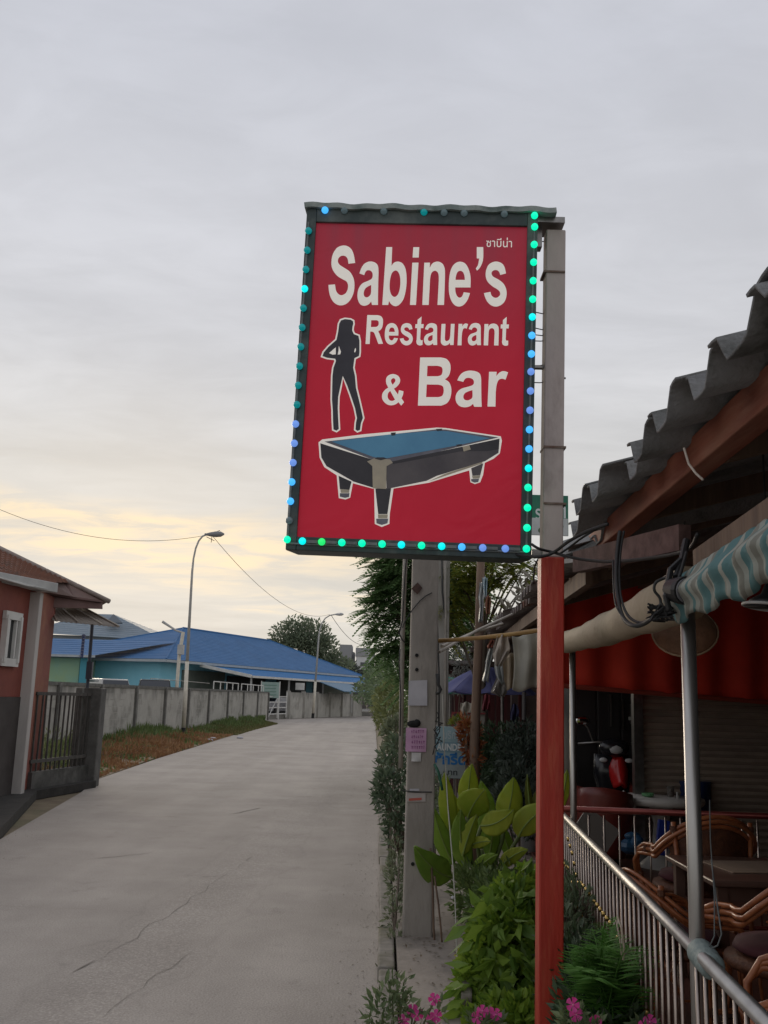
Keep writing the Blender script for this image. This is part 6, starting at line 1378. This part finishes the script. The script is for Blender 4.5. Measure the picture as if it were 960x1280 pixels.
# ================================================================== STREET LAMPS
lampm_ = None
lampm = mat('galvanised_paint', (.70, .65, .54), (.55, .51, .44), 5, .6); lampg = mat('lamp_grey', (.48, .47, .45), (.36, .36, .35), 5, .5)
def slamp(label, base_uv, Y, top_v, arm_du, head=True, r=.085, arm_v=-5, concrete_h=4.2, band=True):
    b_ = P(*base_uv, Y); b_.z = 0; tp_ = P(base_uv[0]+(base_uv[1]-top_v)*.064 if False else base_uv[2] if len(base_uv) > 2 else base_uv[0], top_v, Y)
    return b_, tp_
def lamp(label, Y, ub, vb, ut, vt, uh, vh, headm, low=.42, r=.09):
    B0 = P(ub, vb, Y); X0 = B0.x; zt = P(ut, vt, Y).z; Xt = P(ut, vt, Y).x; H = P(uh, vh, Y)
    o = T('street_lamp', label, 'street lamp', (X0, Y, 0))
    zl = zt*low
    lean = lambda z: X0+(Xt-X0)*z/zt
    MB().tube([(X0, Y, 0), (lean(.35), Y, .35)], [r*1.15, r*1.15], 12).build('black_band', mat('black_band', (.02, .02, .02), None, rough=.8), o)
    MB().tube([(lean(.35), Y, .35), (lean(zl), Y, zl)], [r*1.1, r*1.0], 12).build('lower_shaft', lampm, o, smooth=True)
    arc = [Vector((lean(zl), Y, zl)), Vector((lean(zt*.93), Y, zt*.93))]
    A_ = arc[-1]; K = Vector((lean(zt), Y, H.z-.05)); 
    for t in (.2, .4, .6, .8, 1): arc.append((1-t)**2*A_+2*t*(1-t)*K+t*t*H)
    MB().tube(arc, [r*.85, r*.62]+[r*.5]*5, 12).build('upper_shaft', lampg, o, smooth=True)
    dirx = 1 if H.x > lean(zt) else -1
    hd = MB(); n = 10
    for i in range(1): pass
    hl = .62
    pr = [Vector((H.x+dirx*hl*t, Y, H.z+.03*t)) for t in (-.15, 0, .2, .5, .8, 1)]
    MB().tube(pr, [.04, .05, .08, .11, .10, .03], 12).build('lamp_head', headm, o, smooth=True)
    return o
lamp('first street lamp, tall with black banded foot in front of the long wall', 34.6, 229, 918, 241, 700, 259, 668, mat('lamp_dull', (.22, .22, .23), None, rough=.5), r=.068)
lamp('second street lamp, pale with bulging head beyond the white gate', 70.0, 391, 896, 399, 790, 419, 768, mat('lamp_shell', (.45, .45, .45), None, rough=.4))
lamp('third street lamp, tiny beside the far apartment blocks', 112.0, 456, 886, 461, 812, 467, 803, mat('lamp_dull', (.22, .22, .23), None, rough=.5), r=.09)
# thinner pole with a short slanted lamp, in the yard
o = T('yard_lamp', 'short pole with a slanted tube lamp beside the first street lamp', 'street lamp', (P(222, 860, 50).x, 50, 0))
xl = P(222, 860, 50).x
MB().tube([(xl-.05, 50, 0), P(224, 820, 50), P(229, 790, 50)], .09, 8).build('shaft', lampm, o)
MB().tube([P(229, 791, 50), P(220, 788, 50), P(203, 777, 50)], [.05, .05, .07], 8).build('lamp_arm', lampg, o)
MB().box(P(226, 812, 49.9), (.3, .3, .5)).build('fuse_box', lampg, o)
def cat_wire(a, b, sag, r, label):
    pts = [a.lerp(b, i/24)+Vector((0, 0, -sag*4*(i/24)*(1-i/24))) for i in range(25)]
    o = MB().tube(pts, r, 5).build('overhead_wire', blackm, loc=a); tag(o, label, 'wire')
cat_wire(P(-60, 608, 30), P(258, 669, 34.8), .8, .008, 'overhead wire sagging from the left edge to the first street lamp')
cat_wire(P(264, 668, 34.8), P(412, 768, 70), 1.1, .010, 'overhead wire falling from the first to the second street lamp')
cat_wire(P(414, 769, 70), P(464, 803, 112), 1.0, .02, 'overhead wire from the second to the third street lamp')
MB_ = MB()
for a, b in (((262, 668), (275, 663)), ((265, 670), (264, 678)), ((258, 671), (268, 676))): MB_.tube([P(*a, 34.8), P(*b, 34.8)], .012, 4)
tag(MB_.build('wire_ends', blackm, loc=P(262, 668, 34.8)), 'loose wire ends at the head of the first street lamp', 'wire')

# ================================================================== BLUE ROOFED BUILDING
yard = MB().poly([(-60, 24, 0), (-8.3, 24, 0), (-7.3, 61, 0), (-6.3, 66, 0), (-1.6, 84, 0), (4, 100, 0), (4, 118, 0), (-60, 118, 0)], (0, 0, .30)).build('yard', mat('yard_concrete', (.24, .23, .21), (.18, .17, .15), 1, .9, objrand=False)); S(yard)
C0 = Vector((-13.6, 61.3, 0)); fdir = Vector((.35, .937, 0)).normalized(); ndir = Vector((-.937, .35, 0)).normalized()
def BP(t, w_, z): return C0+fdir*t+ndir*w_+Vector((0, 0, z))
bb_ = T('blue_roofed_building', 'long low turquoise building with a bright blue tiled roof', 'building', BP(10, 5, 0))
turq = mat('turquoise_wall', (.24, .58, .72), (.29, .64, .77), 1.2, .8); bluer = mat('blue_roof', (.030, .12, .28), (.045, .15, .335), 1.0, .85, c3=(.035, .12, .27), s3=.35, stretch=(1, 1, 3))
EZ = 3.55; RZZ = 6.25; LN = 33.5; WD = 10.0; OV = .5
MB().poly([BP(0.4, .5, .25), BP(LN-.5, .5, .25), BP(LN-.5, WD-.5, .25), BP(.4, WD-.5, .25)][::-1], (0, 0, EZ-.35)).build('wall', turq, bb_)
def roofplane(p0, p1, q0, q1, name='roof_slope', m=bluer, par=bb_, rows=22, ribs=0, solid=.06):
    mb = MB()
    # stepped courses like laid tiles
    for r in range(rows):
        t0, t1 = r/rows, (r+1)/rows
        a0, a1 = p0.lerp(q0, t0), p1.lerp(q1, t0); b0_, b1_ = p0.lerp(q0, t1), p1.lerp(q1, t1); up_v = Vector((0, 0, .012))
        mb.add([a0+up_v, a1+up_v, b1_, b0_, a0, a1], [(0, 1, 2, 3), (4, 5, 1, 0)])
    mb.build(name, m, par)
e00, e10, e11, e01 = BP(-OV, -OV, EZ), BP(LN, -OV, EZ), BP(LN, WD+OV, EZ), BP(-OV, WD+OV, EZ)
r0, r1 = BP(10, 5, RZZ), BP(24.4, 5, RZZ)
roofplane(e00, e10, r0, r1); roofplane(e10, e11, r1, r1+Vector((0, 0, .001))); roofplane(e11, e01, r1, r0); roofplane(e01, e00, r0+Vector((0, 0, .001)), r0)
MB().tube([r0, r1], .10, 6).build('ridge', bluer, bb_); 
for a, b in ((e00, r0), (e10, r1), (e01, r0)): MB().tube([a, b], .07, 6).build('hip_ridge', bluer, bb_)
MB().bar(e00-Vector((0, 0, .1)), e10-Vector((0, 0, .1)), .10, .16).bar(e00-Vector((0, 0, .1)), e01-Vector((0, 0, .1)), .10, .16).build('fascia', mat('pale_fascia', (.42, .46, .48), (.35, .38, .4), 3, .7), bb_)
# porch along the road side
roofplane(BP(4, -4.2, 2.72), BP(LN+1, -4.2, 2.72), BP(4, -.3, 3.36), BP(LN+1, -.3, 3.36), 'porch_roof', mat('porch_blue', (.045, .16, .37), (.06, .20, .42), 2, .95, spec=.1), rows=8)
MB().bar(BP(4, -4.25, 2.68), BP(LN+1, -4.25, 2.68), .08, .14).bar(BP(3.95, -4.2, 2.70), BP(3.95, -.3, 3.34), .08, .2).build('porch_gutter', whitep, bb_)
for t in (4.3, 10, 16, 22, 28, 33): MB().bar(BP(t, -4, .3), BP(t, -4, 2.66), .12, .12).build('porch_post', lampg, bb_)
dkm = mat('dark_opening', (.03, .032, .035), (.05, .05, .05), 3, .6)
for a, b in ((9, 15), (17, 22.5), (24, 31)): MB().poly([BP(a, .42, .3), BP(b, .42, .3), BP(b, .47, .3), BP(a, .47, .3)], (0, 0, 2.5)).build('opening', dkm, bb_)
MB().poly([BP(3, .40, .3), BP(8.6, .40, .3), BP(8.6, .47, .3), BP(3, .47, .3)], (0, 0, 2.7)).build('side_panel', mat('olive_grey', (.12, .15, .13), (.16, .18, .15), 2, .8), bb_)
for t, w1 in ((14.5, 3.0), (25, 2.5)):
    MB().add([BP(t, -4.4, 2.6), BP(t+5.5, -4.4, 2.6), BP(t+5.5, -6.4, 1.95), BP(t, -6.4, 1.95)], [(0, 1, 2, 3)]).build('side_awning', mat('awning_blue', (.06, .16, .27), (.05, .13, .22), 3, .6), bb_, solid=.05)
MB().poly([BP(26, .3, .3), BP(32, .3, .3), BP(32, .36, .3), BP(26, .36, .3)], (0, 0, 2.2)).build('pale_wall', mat('cream_wall', (.30, .32, .26), (.24, .27, .22), 2, .8), bb_)
MB().box(BP(11, -4.4, 2.2), (.6, .6, .5)).build('air_unit', whitep, bb_)
# front wing to the left, lime painted
C1 = P(58, 850, 62.5); 
gw = T('green_building', 'lime green walled wing with a blue roof left of the turquoise building', 'building', (C1.x, 66, 0))
ga_, gb_ = P(46, 822, 62.0), P(97, 822, 60.5)
MB().poly([Vector((ga_.x-6, 62.6, .25)), Vector((gb_.x, 61.0, .25)), Vector((gb_.x+.5, 66, .25)), Vector((ga_.x-6, 68, .25))], (0, 0, 3.2)).build('wall', mat('lime_wall', (.30, .42, .22), (.22, .42, .36), .35, .8), gw)
roofplane(Vector((ga_.x-7, 61.9, 3.62)), Vector((gb_.x+1.2, 60.1, 3.62)), Vector((ga_.x-7, 67, 4.9)), Vector((gb_.x+5.0, 66, 4.9)), par=gw, rows=8)
MB().bar(Vector((ga_.x-7, 61.85, 3.55)), Vector((gb_.x+1.2, 60.05, 3.55)), .08, .14).build('fascia', mat('pale_fascia', (.42, .46, .48), (.35, .38, .4), 3, .7), gw)
MB().box((gb_.x+.4, 60.8, 1.8), (.5, .3, 3.3)).build('corner_pier', mat('teal_pier', (.06, .28, .36), None, rough=.7), gw)
# grey-blue roof behind
gr = T('grey_roofed_building', 'building with a grey blue hipped roof behind the turquoise one', 'building', P(130, 860, 90))
slate = mat('slate_roof', (.115, .165, .21), (.15, .20, .25), 1.5, .6)
q0, q1, q2, q3 = P(30, 790, 84), P(208, 801, 84), P(222, 799, 100), P(40, 790, 100)
t0_, t1_ = P(112, 767, 92), P(142, 768, 92)
for nm_, A_, B_, C_, D_ in (('roof_slope', q0, q1, t0_, t1_), ('roof_slope', q1, q2, t1_, t1_+Vector((0, 0, .01))), ('roof_slope', q2, q3, t1_, t0_), ('roof_slope', q3, q0, t0_+Vector((0, 0, .01)), t0_)):
    roofplane(A_, B_, C_, D_, m=slate, par=gr, rows=12)
MB().poly([Vector((q0.x+1, 85, .2)), Vector((q1.x-1, 85, .2)), Vector((q2.x-1, 99, .2)), Vector((q3.x+1, 99, .2))], (0, 0, q0.z-.3)).build('wall', mat('grey_white_wall', (.40, .41, .42), (.34, .35, .36), 2, .8), gr)
MB().add([P(132, 779, 86), P(142, 768, 89), P(153, 779, 86)], [(0, 1, 2)]).build('gable_vent', mat('vent_dark', (.08, .10, .12), None, rough=.7), gr, solid=.1)

# cars in the yard
def car(label, loc, rz, paint, kind='suv', H=1.65):
    r = T('parked_car', label, 'car', loc, rz, world=False)
    W_ = 1.72; L_ = 4.5
    prof = {'suv': [(-2.25, .35), (-2.25, .95), (-2.05, 1.05), (-1.05, 1.10), (-.45, H), (1.75, H-.02), (2.15, 1.12), (2.25, .9), (2.25, .35)],
            'sedan': [(-2.25, .35), (-2.25, .75), (-1.2, .95), (-.45, 1.42), (.9, 1.44), (1.6, 1.02), (2.2, .98), (2.25, .35)]}[kind]
    vs = []; n = len(prof)
    for sx in (-1, 1):
        for (y, z) in prof: vs.append((sx*(W_/2-(.13 if z > 1.2 else 0)), y, z))
    fs = [tuple(range(n))[::-1], tuple(range(n, 2*n))]+[(i, (i+1) % n, (i+1) % n+n, i+n) for i in range(n)]
    MB().add(vs, fs).build('body', paint, r, bevel=.06)
    gl = mat('car_glass', (.05, .055, .065), None, rough=.05)
    zt = H-.1 if kind == 'suv' else 1.36; zb = 1.1 if kind == 'suv' else 1.0
    for sx in (-1, 1):
        MB().poly([(sx*(W_/2-.08), -.85, zb), (sx*(W_/2-.12), -.42, zt), (sx*(W_/2-.12), 1.3, zt), (sx*(W_/2-.08), 1.6, zb)], (sx*.02, 0, 0)).build('side_window', gl, r)
        for y in (-1.4, 1.4):
            wv_ = MB().tube([(sx*(W_/2-.18), y, .34), (sx*(W_/2+.02), y, .34)], .34, 18).build('wheel', blackm, r)
            MB().tube([(sx*(W_/2+.021), y, .34), (sx*(W_/2+.03), y, .34)], .2, 12).build('rim', steel, wv_)
        MB().box((sx*.66, 2.26, .9), (.22, .04, .22)).build('tail_light', mat('tail_red', (.35, .02, .02), None, rough=.2), r)
        MB().box((sx*.66, -2.26, .75), (.3, .04, .14)).build('headlight', mat('lamp_glass', (.5, .5, .5), None, rough=.08), r)
    y1 = 1.82 if kind == 'suv' else .98
    MB().poly([(-.68, y1, zt), (.68, y1, zt), (.75, y1+.30 if kind == 'suv' else 1.55, zb+.05), (-.75, y1+.30 if kind == 'suv' else 1.55, zb+.05)], (0, .02, .015)).build('rear_window', gl, r)
    y1 = -.42
    MB().poly([(-.68, y1-.04, zt), (.68, y1-.04, zt), (.75, -1.02, zb), (-.75, -1.02, zb)], (0, -.02, .02)).build('windscreen', gl, r)
    return r
car('black suv showing its roof above the long wall', (P(187, 855, 50).x, 51, .36), pi+.25, mat('car_black', (.015, .017, .02), None, rough=.2), 'suv', 1.80)
car('silver suv with dark windows left of the black suv, above the wall', (P(130, 855, 54).x, 54, .36), pi+.6, mat('car_silver', (.45, .44, .42), None, rough=.25, metal=.3), 'suv', 1.80)
car('white sedan roof just showing over the wall between both suvs', (P(154, 862, 47).x, 47, .30), 2.2, mat('car_white', (.62, .60, .60), None, rough=.25), 'sedan')
car('white sedan parked behind the white gate', (P(350, 878, 70).x-.2, 71, .05), 2.6, mat('car_white', (.62, .60, .60), None, rough=.25), 'sedan')

# far apartment blocks
def block(label, u0, u1, vt, Y, m, capm=None, rows=4, cols=2, wm=None, side=None):
    a, b = P(u0, 880, Y), P(u1, vt, Y); o = T('apartment_block', label, 'building', ((a.x+b.x)/2, Y, 0))
    H = b.z; D_ = 14
    MB().box(((a.x+b.x)/2, Y+D_/2, H/2), (b.x-a.x, D_, H)).build('wall', m, o)
    if capm: MB().box(((a.x+b.x)/2, Y+D_/2, H-.9), (b.x-a.x+.4, D_+.4, 2.6)).build('top_storey', capm, o)
    wm = wm or mat('far_window', (.07, .075, .085), None, rough=.3)
    ww = (b.x-a.x)/cols
    for r in range(rows):
        for c in range(cols):
            w_ = MB().box((a.x+ww*(c+.5), Y-.05, H-4.6-r*2.6), (ww*.5, .2, 1.2)).build('window', wm, o)
    return o
farg = mat('far_grey', (.32, .325, .34), (.28, .285, .30), .5, .9); farl = mat('far_light', (.62, .63, .64), (.55, .56, .57), .4, .9); fard = mat('far_dark', (.27, .275, .29), None, rough=.9)
block('dark grey apartment block left of the pale one', 422, 440, 806, 300, fard, None, 5, 3, mat('far_window_d', (.11, .115, .125), None, rough=.4))
block('narrow balcony wing between the two apartment blocks', 437, 443, 815, 306, farl, None, 5, 1)
block('pale apartment block with a grey top storey', 443, 468, 812, 300, farl, farg, 4, 1, None)
block('low pale block at the right of the apartment blocks', 468, 476, 820, 320, farl, None, 3, 1)
block('low hazy house left of the apartment blocks', 408, 424, 822, 310, farl, None, 3, 2)
# low sheds near the far bend
shd = T('far_shed', 'brown sheds with low roofs at the far bend of the road', 'building', P(445, 880, 100))
for k in range(5):
    a, b = P(432+9*k, 882, 104+4*k), P(441+9*k, 852-2*(k % 2), 104+4*k)
    MB().box(((a.x+b.x)/2, a.y, b.z/2), (b.x-a.x, 3, b.z)).build('wall', mat('brown_wall%d' % (k % 2), (.13-.03*(k % 2), .115-.02*(k % 2), .11), None, rough=.9), shd)
    MB().box(((a.x+b.x)/2, a.y-.3, b.z+.06), (b.x-a.x+.4, 4, .14)).build('roof', mat('shed_roof', (.12, .12, .125), (.09, .085, .08), 2, .9), shd)

# ================================================================== HOUSE ON THE LEFT
HC = Vector((-5.13, 14.3, 0))
house = T('brick_red_house', 'brick red house with tiled roof and white corner column', 'house', HC)
hred = mat('brick_red_paint', (.24, .062, .040), (.17, .042, .032), 1.6, .8, c3=(.30, .115, .06), s3=.8, bump=.5, bscale=18)
hdark = mat('dark_dado', (.045, .036, .033), (.07, .06, .055), 3, .85)
fr0 = G(-60, 711, 2.98); fr0 = Vector((fr0.x, fr0.y, 0)); dirf = (fr0-HC); dirf.z = 0; dirf.normalize()   # front wall runs towards the viewer's left
bkdir = Vector((-dirf.y, dirf.x, 0)); bkdir = bkdir if bkdir.y > 0 else -bkdir
Lf, Lb = 7.0, 3.0
def HP(a, b, z): return HC+dirf*a+bkdir*b+Vector((0, 0, z))
MB().poly([HP(0, 0, 1.45), HP(Lf, 0, 1.45), HP(Lf, Lb, 1.45), HP(0, Lb, 1.45)], (0, 0, 1.55)).build('upper_wall', hred, house)
MB().poly([HP(.01, -.012, -.02), HP(Lf, -.012, -.02), HP(Lf, Lb, -.02), HP(.0, Lb, -.02)], (0, 0, 1.468)).build('lower_wall', hdark, house)
colm = mat('column_white', (.50, .47, .44), (.36, .33, .31), 3, .7, stretch=(1, 1, .3))
MB().bar(HP(.16, -.06, 0), HP(.16, -.06, 2.96), .17, .14).build('corner_column', colm, house, bevel=.01)
# window with white frame
wa, wb = HP(.70, -.02, 0), HP(1.35, -.02, 0)
def win(a0, a1, z0, z1):
    f_ = MB()
    for p, q, w_ in ((HP(a0, -.03, z0), HP(a0, -.03, z1), .10), (HP(a1, -.03, z0), HP(a1, -.03, z1), .10)): f_.bar(p, q, w_, .06)
    for z in (z0-.0, z1+.0): f_.bar(HP(a0-.05, -.034, z), HP(a1+.05, -.034, z), .055, .11)
    w_ = f_.build('window', whitep, house)
    MB().poly([HP(a0, -.004, z0), HP(a1, -.004, z0), HP(a1, -.012, z0), HP(a0, -.012, z0)], (0, 0, z1-z0)).build('pane', mat('house_glass', (.02, .022, .024), None, rough=.1), w_)
    MB().bar(HP(a0+.11, -.03, z0+.06), HP(a0+.11, -.03, z1-.06), .05, .04).bar(HP(a1-.10, -.03, z0+.06), HP(a1-.10, -.03, z1-.06), .05, .04).build('sash', whitep, w_)
win(.60, 1.05, 1.92, 2.56)
# roofs
hroof = T('x', '', '', HC); bpy.data.objects.remove(hroof)
tilem = mat('clay_tile', (.25, .115, .075), (.18, .085, .06), 3, .8, c3=(.14, .09, .07), s3=2)
GE, GL_ = G(69, 735, 3.05), G(-80, 707, 3.05)
MB().bar(GE, GL_, .10, .14).build('gutter', mat('gutter_grey', (.46, .46, .44), (.36, .36, .35), 3, .6), house, bevel=.01)
dn = Vector((0, 0, -.062))
MB().poly([GE+dn, GL_+dn, HP(Lf, .02, 2.988), HP(-.1, .02, 2.988)], (0, 0, .012)).build('soffit', whitep, house)
E0, E1 = GE+Vector((0, 0, .075)), GL_+Vector((0, 0, .075))
AP = P(-80, 650, 15.6)      # up the slope, outside the frame
hipend = P(134, 753, 16.6)
# tiled slope built of overlapping rows of barrel tiles
def tiled(p0, p1, q0, q1, rows, cols, name='tiles'):
    mb = MB()
    for r in range(rows):
        t0, t1 = r/rows, (r+1.12)/rows
        for c in range(cols):
            s0, s1 = c/cols, (c+1)/cols
            a = p0.lerp(p1, s0).lerp(q0.lerp(q1, s0), t0); b = p0.lerp(p1, s1).lerp(q0.lerp(q1, s1), t0); d = p0.lerp(p1, s1).lerp(q0.lerp(q1, s1), t1); e = p0.lerp(p1, s0).lerp(q0.lerp(q1, s0), t1)
            m0, m1 = (a+b)/2+Vector((0, 0, .045)), (d+e)/2+Vector((0, 0, .02)); u_ = Vector((0, 0, .03+random.uniform(0, .008)))
            mb.add([a+u_*.6, m0+u_*.4, b+u_*.6, d, m1, e], [(0, 1, 4, 5), (1, 2, 3, 4)]); mb.add([a+u_*.6, m0+u_*.4, b+u_*.6, b, a], [(0, 1, 2, 3, 4)])
    return stuff(mb.build(name, tilem, house))
HQ = P(86, 729, 15.9)
tiled(E0, E1, HQ, AP, 9, 26)
# right hand hip of the roof with its ridge roll, soffit and fascia
hc_ = P(92, 746, 15.7); ring = [E0+Vector((-.25, .03, -.12)), E0+Vector((-.3, .05, .12)), HQ+Vector((-.1, 0, .03)), HQ, hipend, P(127, 757, 16.5), P(60, 750, 15.5), P(56, 744, 15.3)]
MB().add([hc_]+ring, [(0, i+1, (i+1) % len(ring)+1) for i in range(len(ring))]).build('hip_slope', mat('hip_slate', (.17, .105, .09), (.13, .085, .07), 5, .8), house)
MB().tube([hipend+Vector((.03, 0, .02)), HQ+Vector((0, 0, .02)), HQ.lerp(AP, .5)+Vector((0, 0, .03)), AP+Vector((0, 0, .05))], .045, 8).build('hip_ridge', mat('hip_cap', (.34, .29, .26), (.26, .21, .19), 6, .8), house, smooth=True)
sx_ = P(61, 850, 15.6); q_ = Vector((sx_.x, 15.6, 0)); h0 = HC+Vector((.02, .1, 0))
MB().poly([h0, q_, q_+Vector((-.1, .1, 0)), h0+Vector((-.1, .1, 0))], (0, 0, 3.02)).build('side_wall', hred, house)
fa = [P(60, 745, 15.3), P(127, 754, 16.4), P(127, 761, 16.4), P(60, 759, 15.3)]
MB().poly(fa, (0, .06, 0)).build('fascia', mat('purple_brown', (.13, .07, .062), (.17, .10, .09), 3, .8), house)
MB().poly([P(62, 744, 15.25), P(128, 753, 16.35), P(128, 753, 17.5), P(62, 744, 17.5)], (0, 0, .03)).build('eave_soffit', mat('purple_brown', (.13, .07, .062), (.17, .10, .09), 3, .8), house)
# translucent lean-to sheet with battens
ls = [P(58, 757, 16.2), P(104, 760, 17.2), P(150, 784, 16.2), P(66, 776, 15.2)]
MB().grid(lambda s, t: ls[0].lerp(ls[1], s).lerp(ls[3].lerp(ls[2], s), t)+Vector((0, 0, .006*sin(s*90))), 90, 4).build('lean_to_sheet', mat('fibreglass_sheet', (.36, .31, .27), (.42, .37, .32), 4, .6, trans=.5), house, smooth=True, solid=.006)
for s in (0.05, .36, .72, .98): MB().tube([ls[0].lerp(ls[1], s)+Vector((0, 0, .02)), ls[3].lerp(ls[2], s)+Vector((0, 0, .02))], .014, 6).build('batten', mat('batten', (.36, .31, .26), None, rough=.7), house)
# dark weathered garden wall with its pillar, and black slab for the shadow at the road
gwall = T('garden_wall', 'dark weathered low wall and pillar joining the brick red house', 'wall', (-4.9, 15.5, 0))
pa, pb_ = Vector((-5.15, 14.75, 0)), Vector((-4.80, 16.55, 0))
MB().bar(pa+Vector((0, 0, .17)), pb_+Vector((0, 0, .17)), .12, .36).build('base_wall', dark_conc, gwall)
fmt = mat('dark_iron', (.05, .047, .043), (.09, .08, .07), 9, .75)
for z in (.50, 1.50): MB().bar(pa+Vector((0, 0, z)), pb_+Vector((0, 0, z)), .04, .05).build('rail', fmt, gwall)
for k in range(13):
    q = pa.lerp(pb_, (k+.4)/13.4); MB().bar(q+Vector((0, 0, .34)), q+Vector((random.uniform(-.02, .02), 0, 1.52)), .024, .024).build('bar', fmt, gwall)
MB().box((-4.80, 16.6, .80), (.30, .32, 1.62)).build('pillar', dark_conc, gwall, bevel=.02)
MB().bar(Vector((-4.95, 16.25, .0)), Vector((-4.95, 16.25, 1.6)), .10, .12).build('gate_post', wallcap_m, gwall)
pls = [Vector((-3.85, 10.2, 0)), Vector((-4.05, 11.0, 0)), Vector((-4.95, 14.6, 0)), Vector((-4.60, 16.4, 0)), Vector((-4.9, 17.0, 0)), Vector((-6.2, 16.6, 0)), Vector((-9.5, 12, 0)), Vector((-9.5, 8, 0))]
pl = MB().poly([p+Vector((0, 0, -.02)) for p in pls], (0, 0, .13)).build('shadow_slab', mat('shadow_black', (.022, .020, .018), (.04, .036, .032), 6, .95, bump=.6), gwall)  # shadow at the house foot, built as a near-black slab
# thin dark pole with a blue slotted strip beside the garden wall
tpole = T('thin_pole', 'thin dark pole with a pale blue vertical strip beside the garden wall', 'pole', P(112, 900, 16.9))
q = P(110, 900, 16.9); MB().tube([(q.x-.08, 16.9, 0), P(110, 850, 16.9), P(115.5, 778, 16.9)], .03, 8).build('shaft', mat('dark_pole', (.045, .05, .07), None, rough=.5), tpole)
MB().box(P(112, 838, 16.85), (.10, .08, .30)).build('meter_box', mat('dark_pole', (.045, .05, .07), None, rough=.5), tpole)
a_, b_ = P(100.5, 822, 16.95), P(106.5, 793, 16.95)
MB().box((a_+b_)/2, (b_.x-a_.x, .02, b_.z-a_.z)).build('strip', mat('strip_blue', (.10, .14, .32), None, rough=.6), tpole)
for k in range(8): MB().box(a_.lerp(b_, (k+.5)/8)+Vector((0, -.013, 0)), (.05, .005, .018)).build('strip_mark', mat('strip_mark', (.32, .38, .55), None, rough=.6), tpole)
bush('garden_weeds', 'dry brown weeds between the house column and the dark pillar', 'weeds', [((-5.35, 16.2, .35), (.35, .3, .35)), ((-5.6, 17.2, .45), (.5, .4, .45))], 900, .10, leafmat('leaf_olive', (.13, .16, .06), (.25, .27, .11)), 8, .2, up=1)
# ground cover of leaf litter at the kerb
random.seed(91); mb = MB()
for i in range(260):
    Y = random.uniform(4.5, 9.5); x = random.uniform(.2, .55); leafquad(mb, Vector((x, Y, .106)), random.uniform(.015, .04), .014, Vector((random.uniform(-1, 1), random.uniform(-1, 1), .08)), Vector((0, 0, 1)), .15)
stuff(mb.build('leaf_litter', leafmat('litter2', (.10, .07, .04), (.18, .13, .07), .1)))

random.seed(97); mb = MB()
for i in range(1500):
    Y = 4.3+random.random()**2*26
    if random.random() < .6: x = .09-abs(random.gauss(0, .16))
    else: x = -4.3-(Y-11)*.05+abs(random.gauss(0, .25)); Y = max(Y, 9.5); x = (rle(Y) if Y > 10.6 else -3.95+(10.6-Y)*.04)+abs(random.gauss(0, .22))
    r = random.uniform(.002, .007); c = Vector((x, Y, .003)); a = random.random()*6
    vs = [c+Vector((cos(a+k*1.57)*r*random.uniform(.7, 1.3), sin(a+k*1.57)*r*random.uniform(.7, 1.3), 0)) for k in range(4)]+[c+Vector((0, 0, r*.9))]
    mb.add(vs, [(0, 1, 4), (1, 2, 4), (2, 3, 4), (3, 0, 4)])
stuff(mb.build('road_grit', mat('grit', (.34, .29, .24), (.48, .43, .37), island=True, rough=.95)))
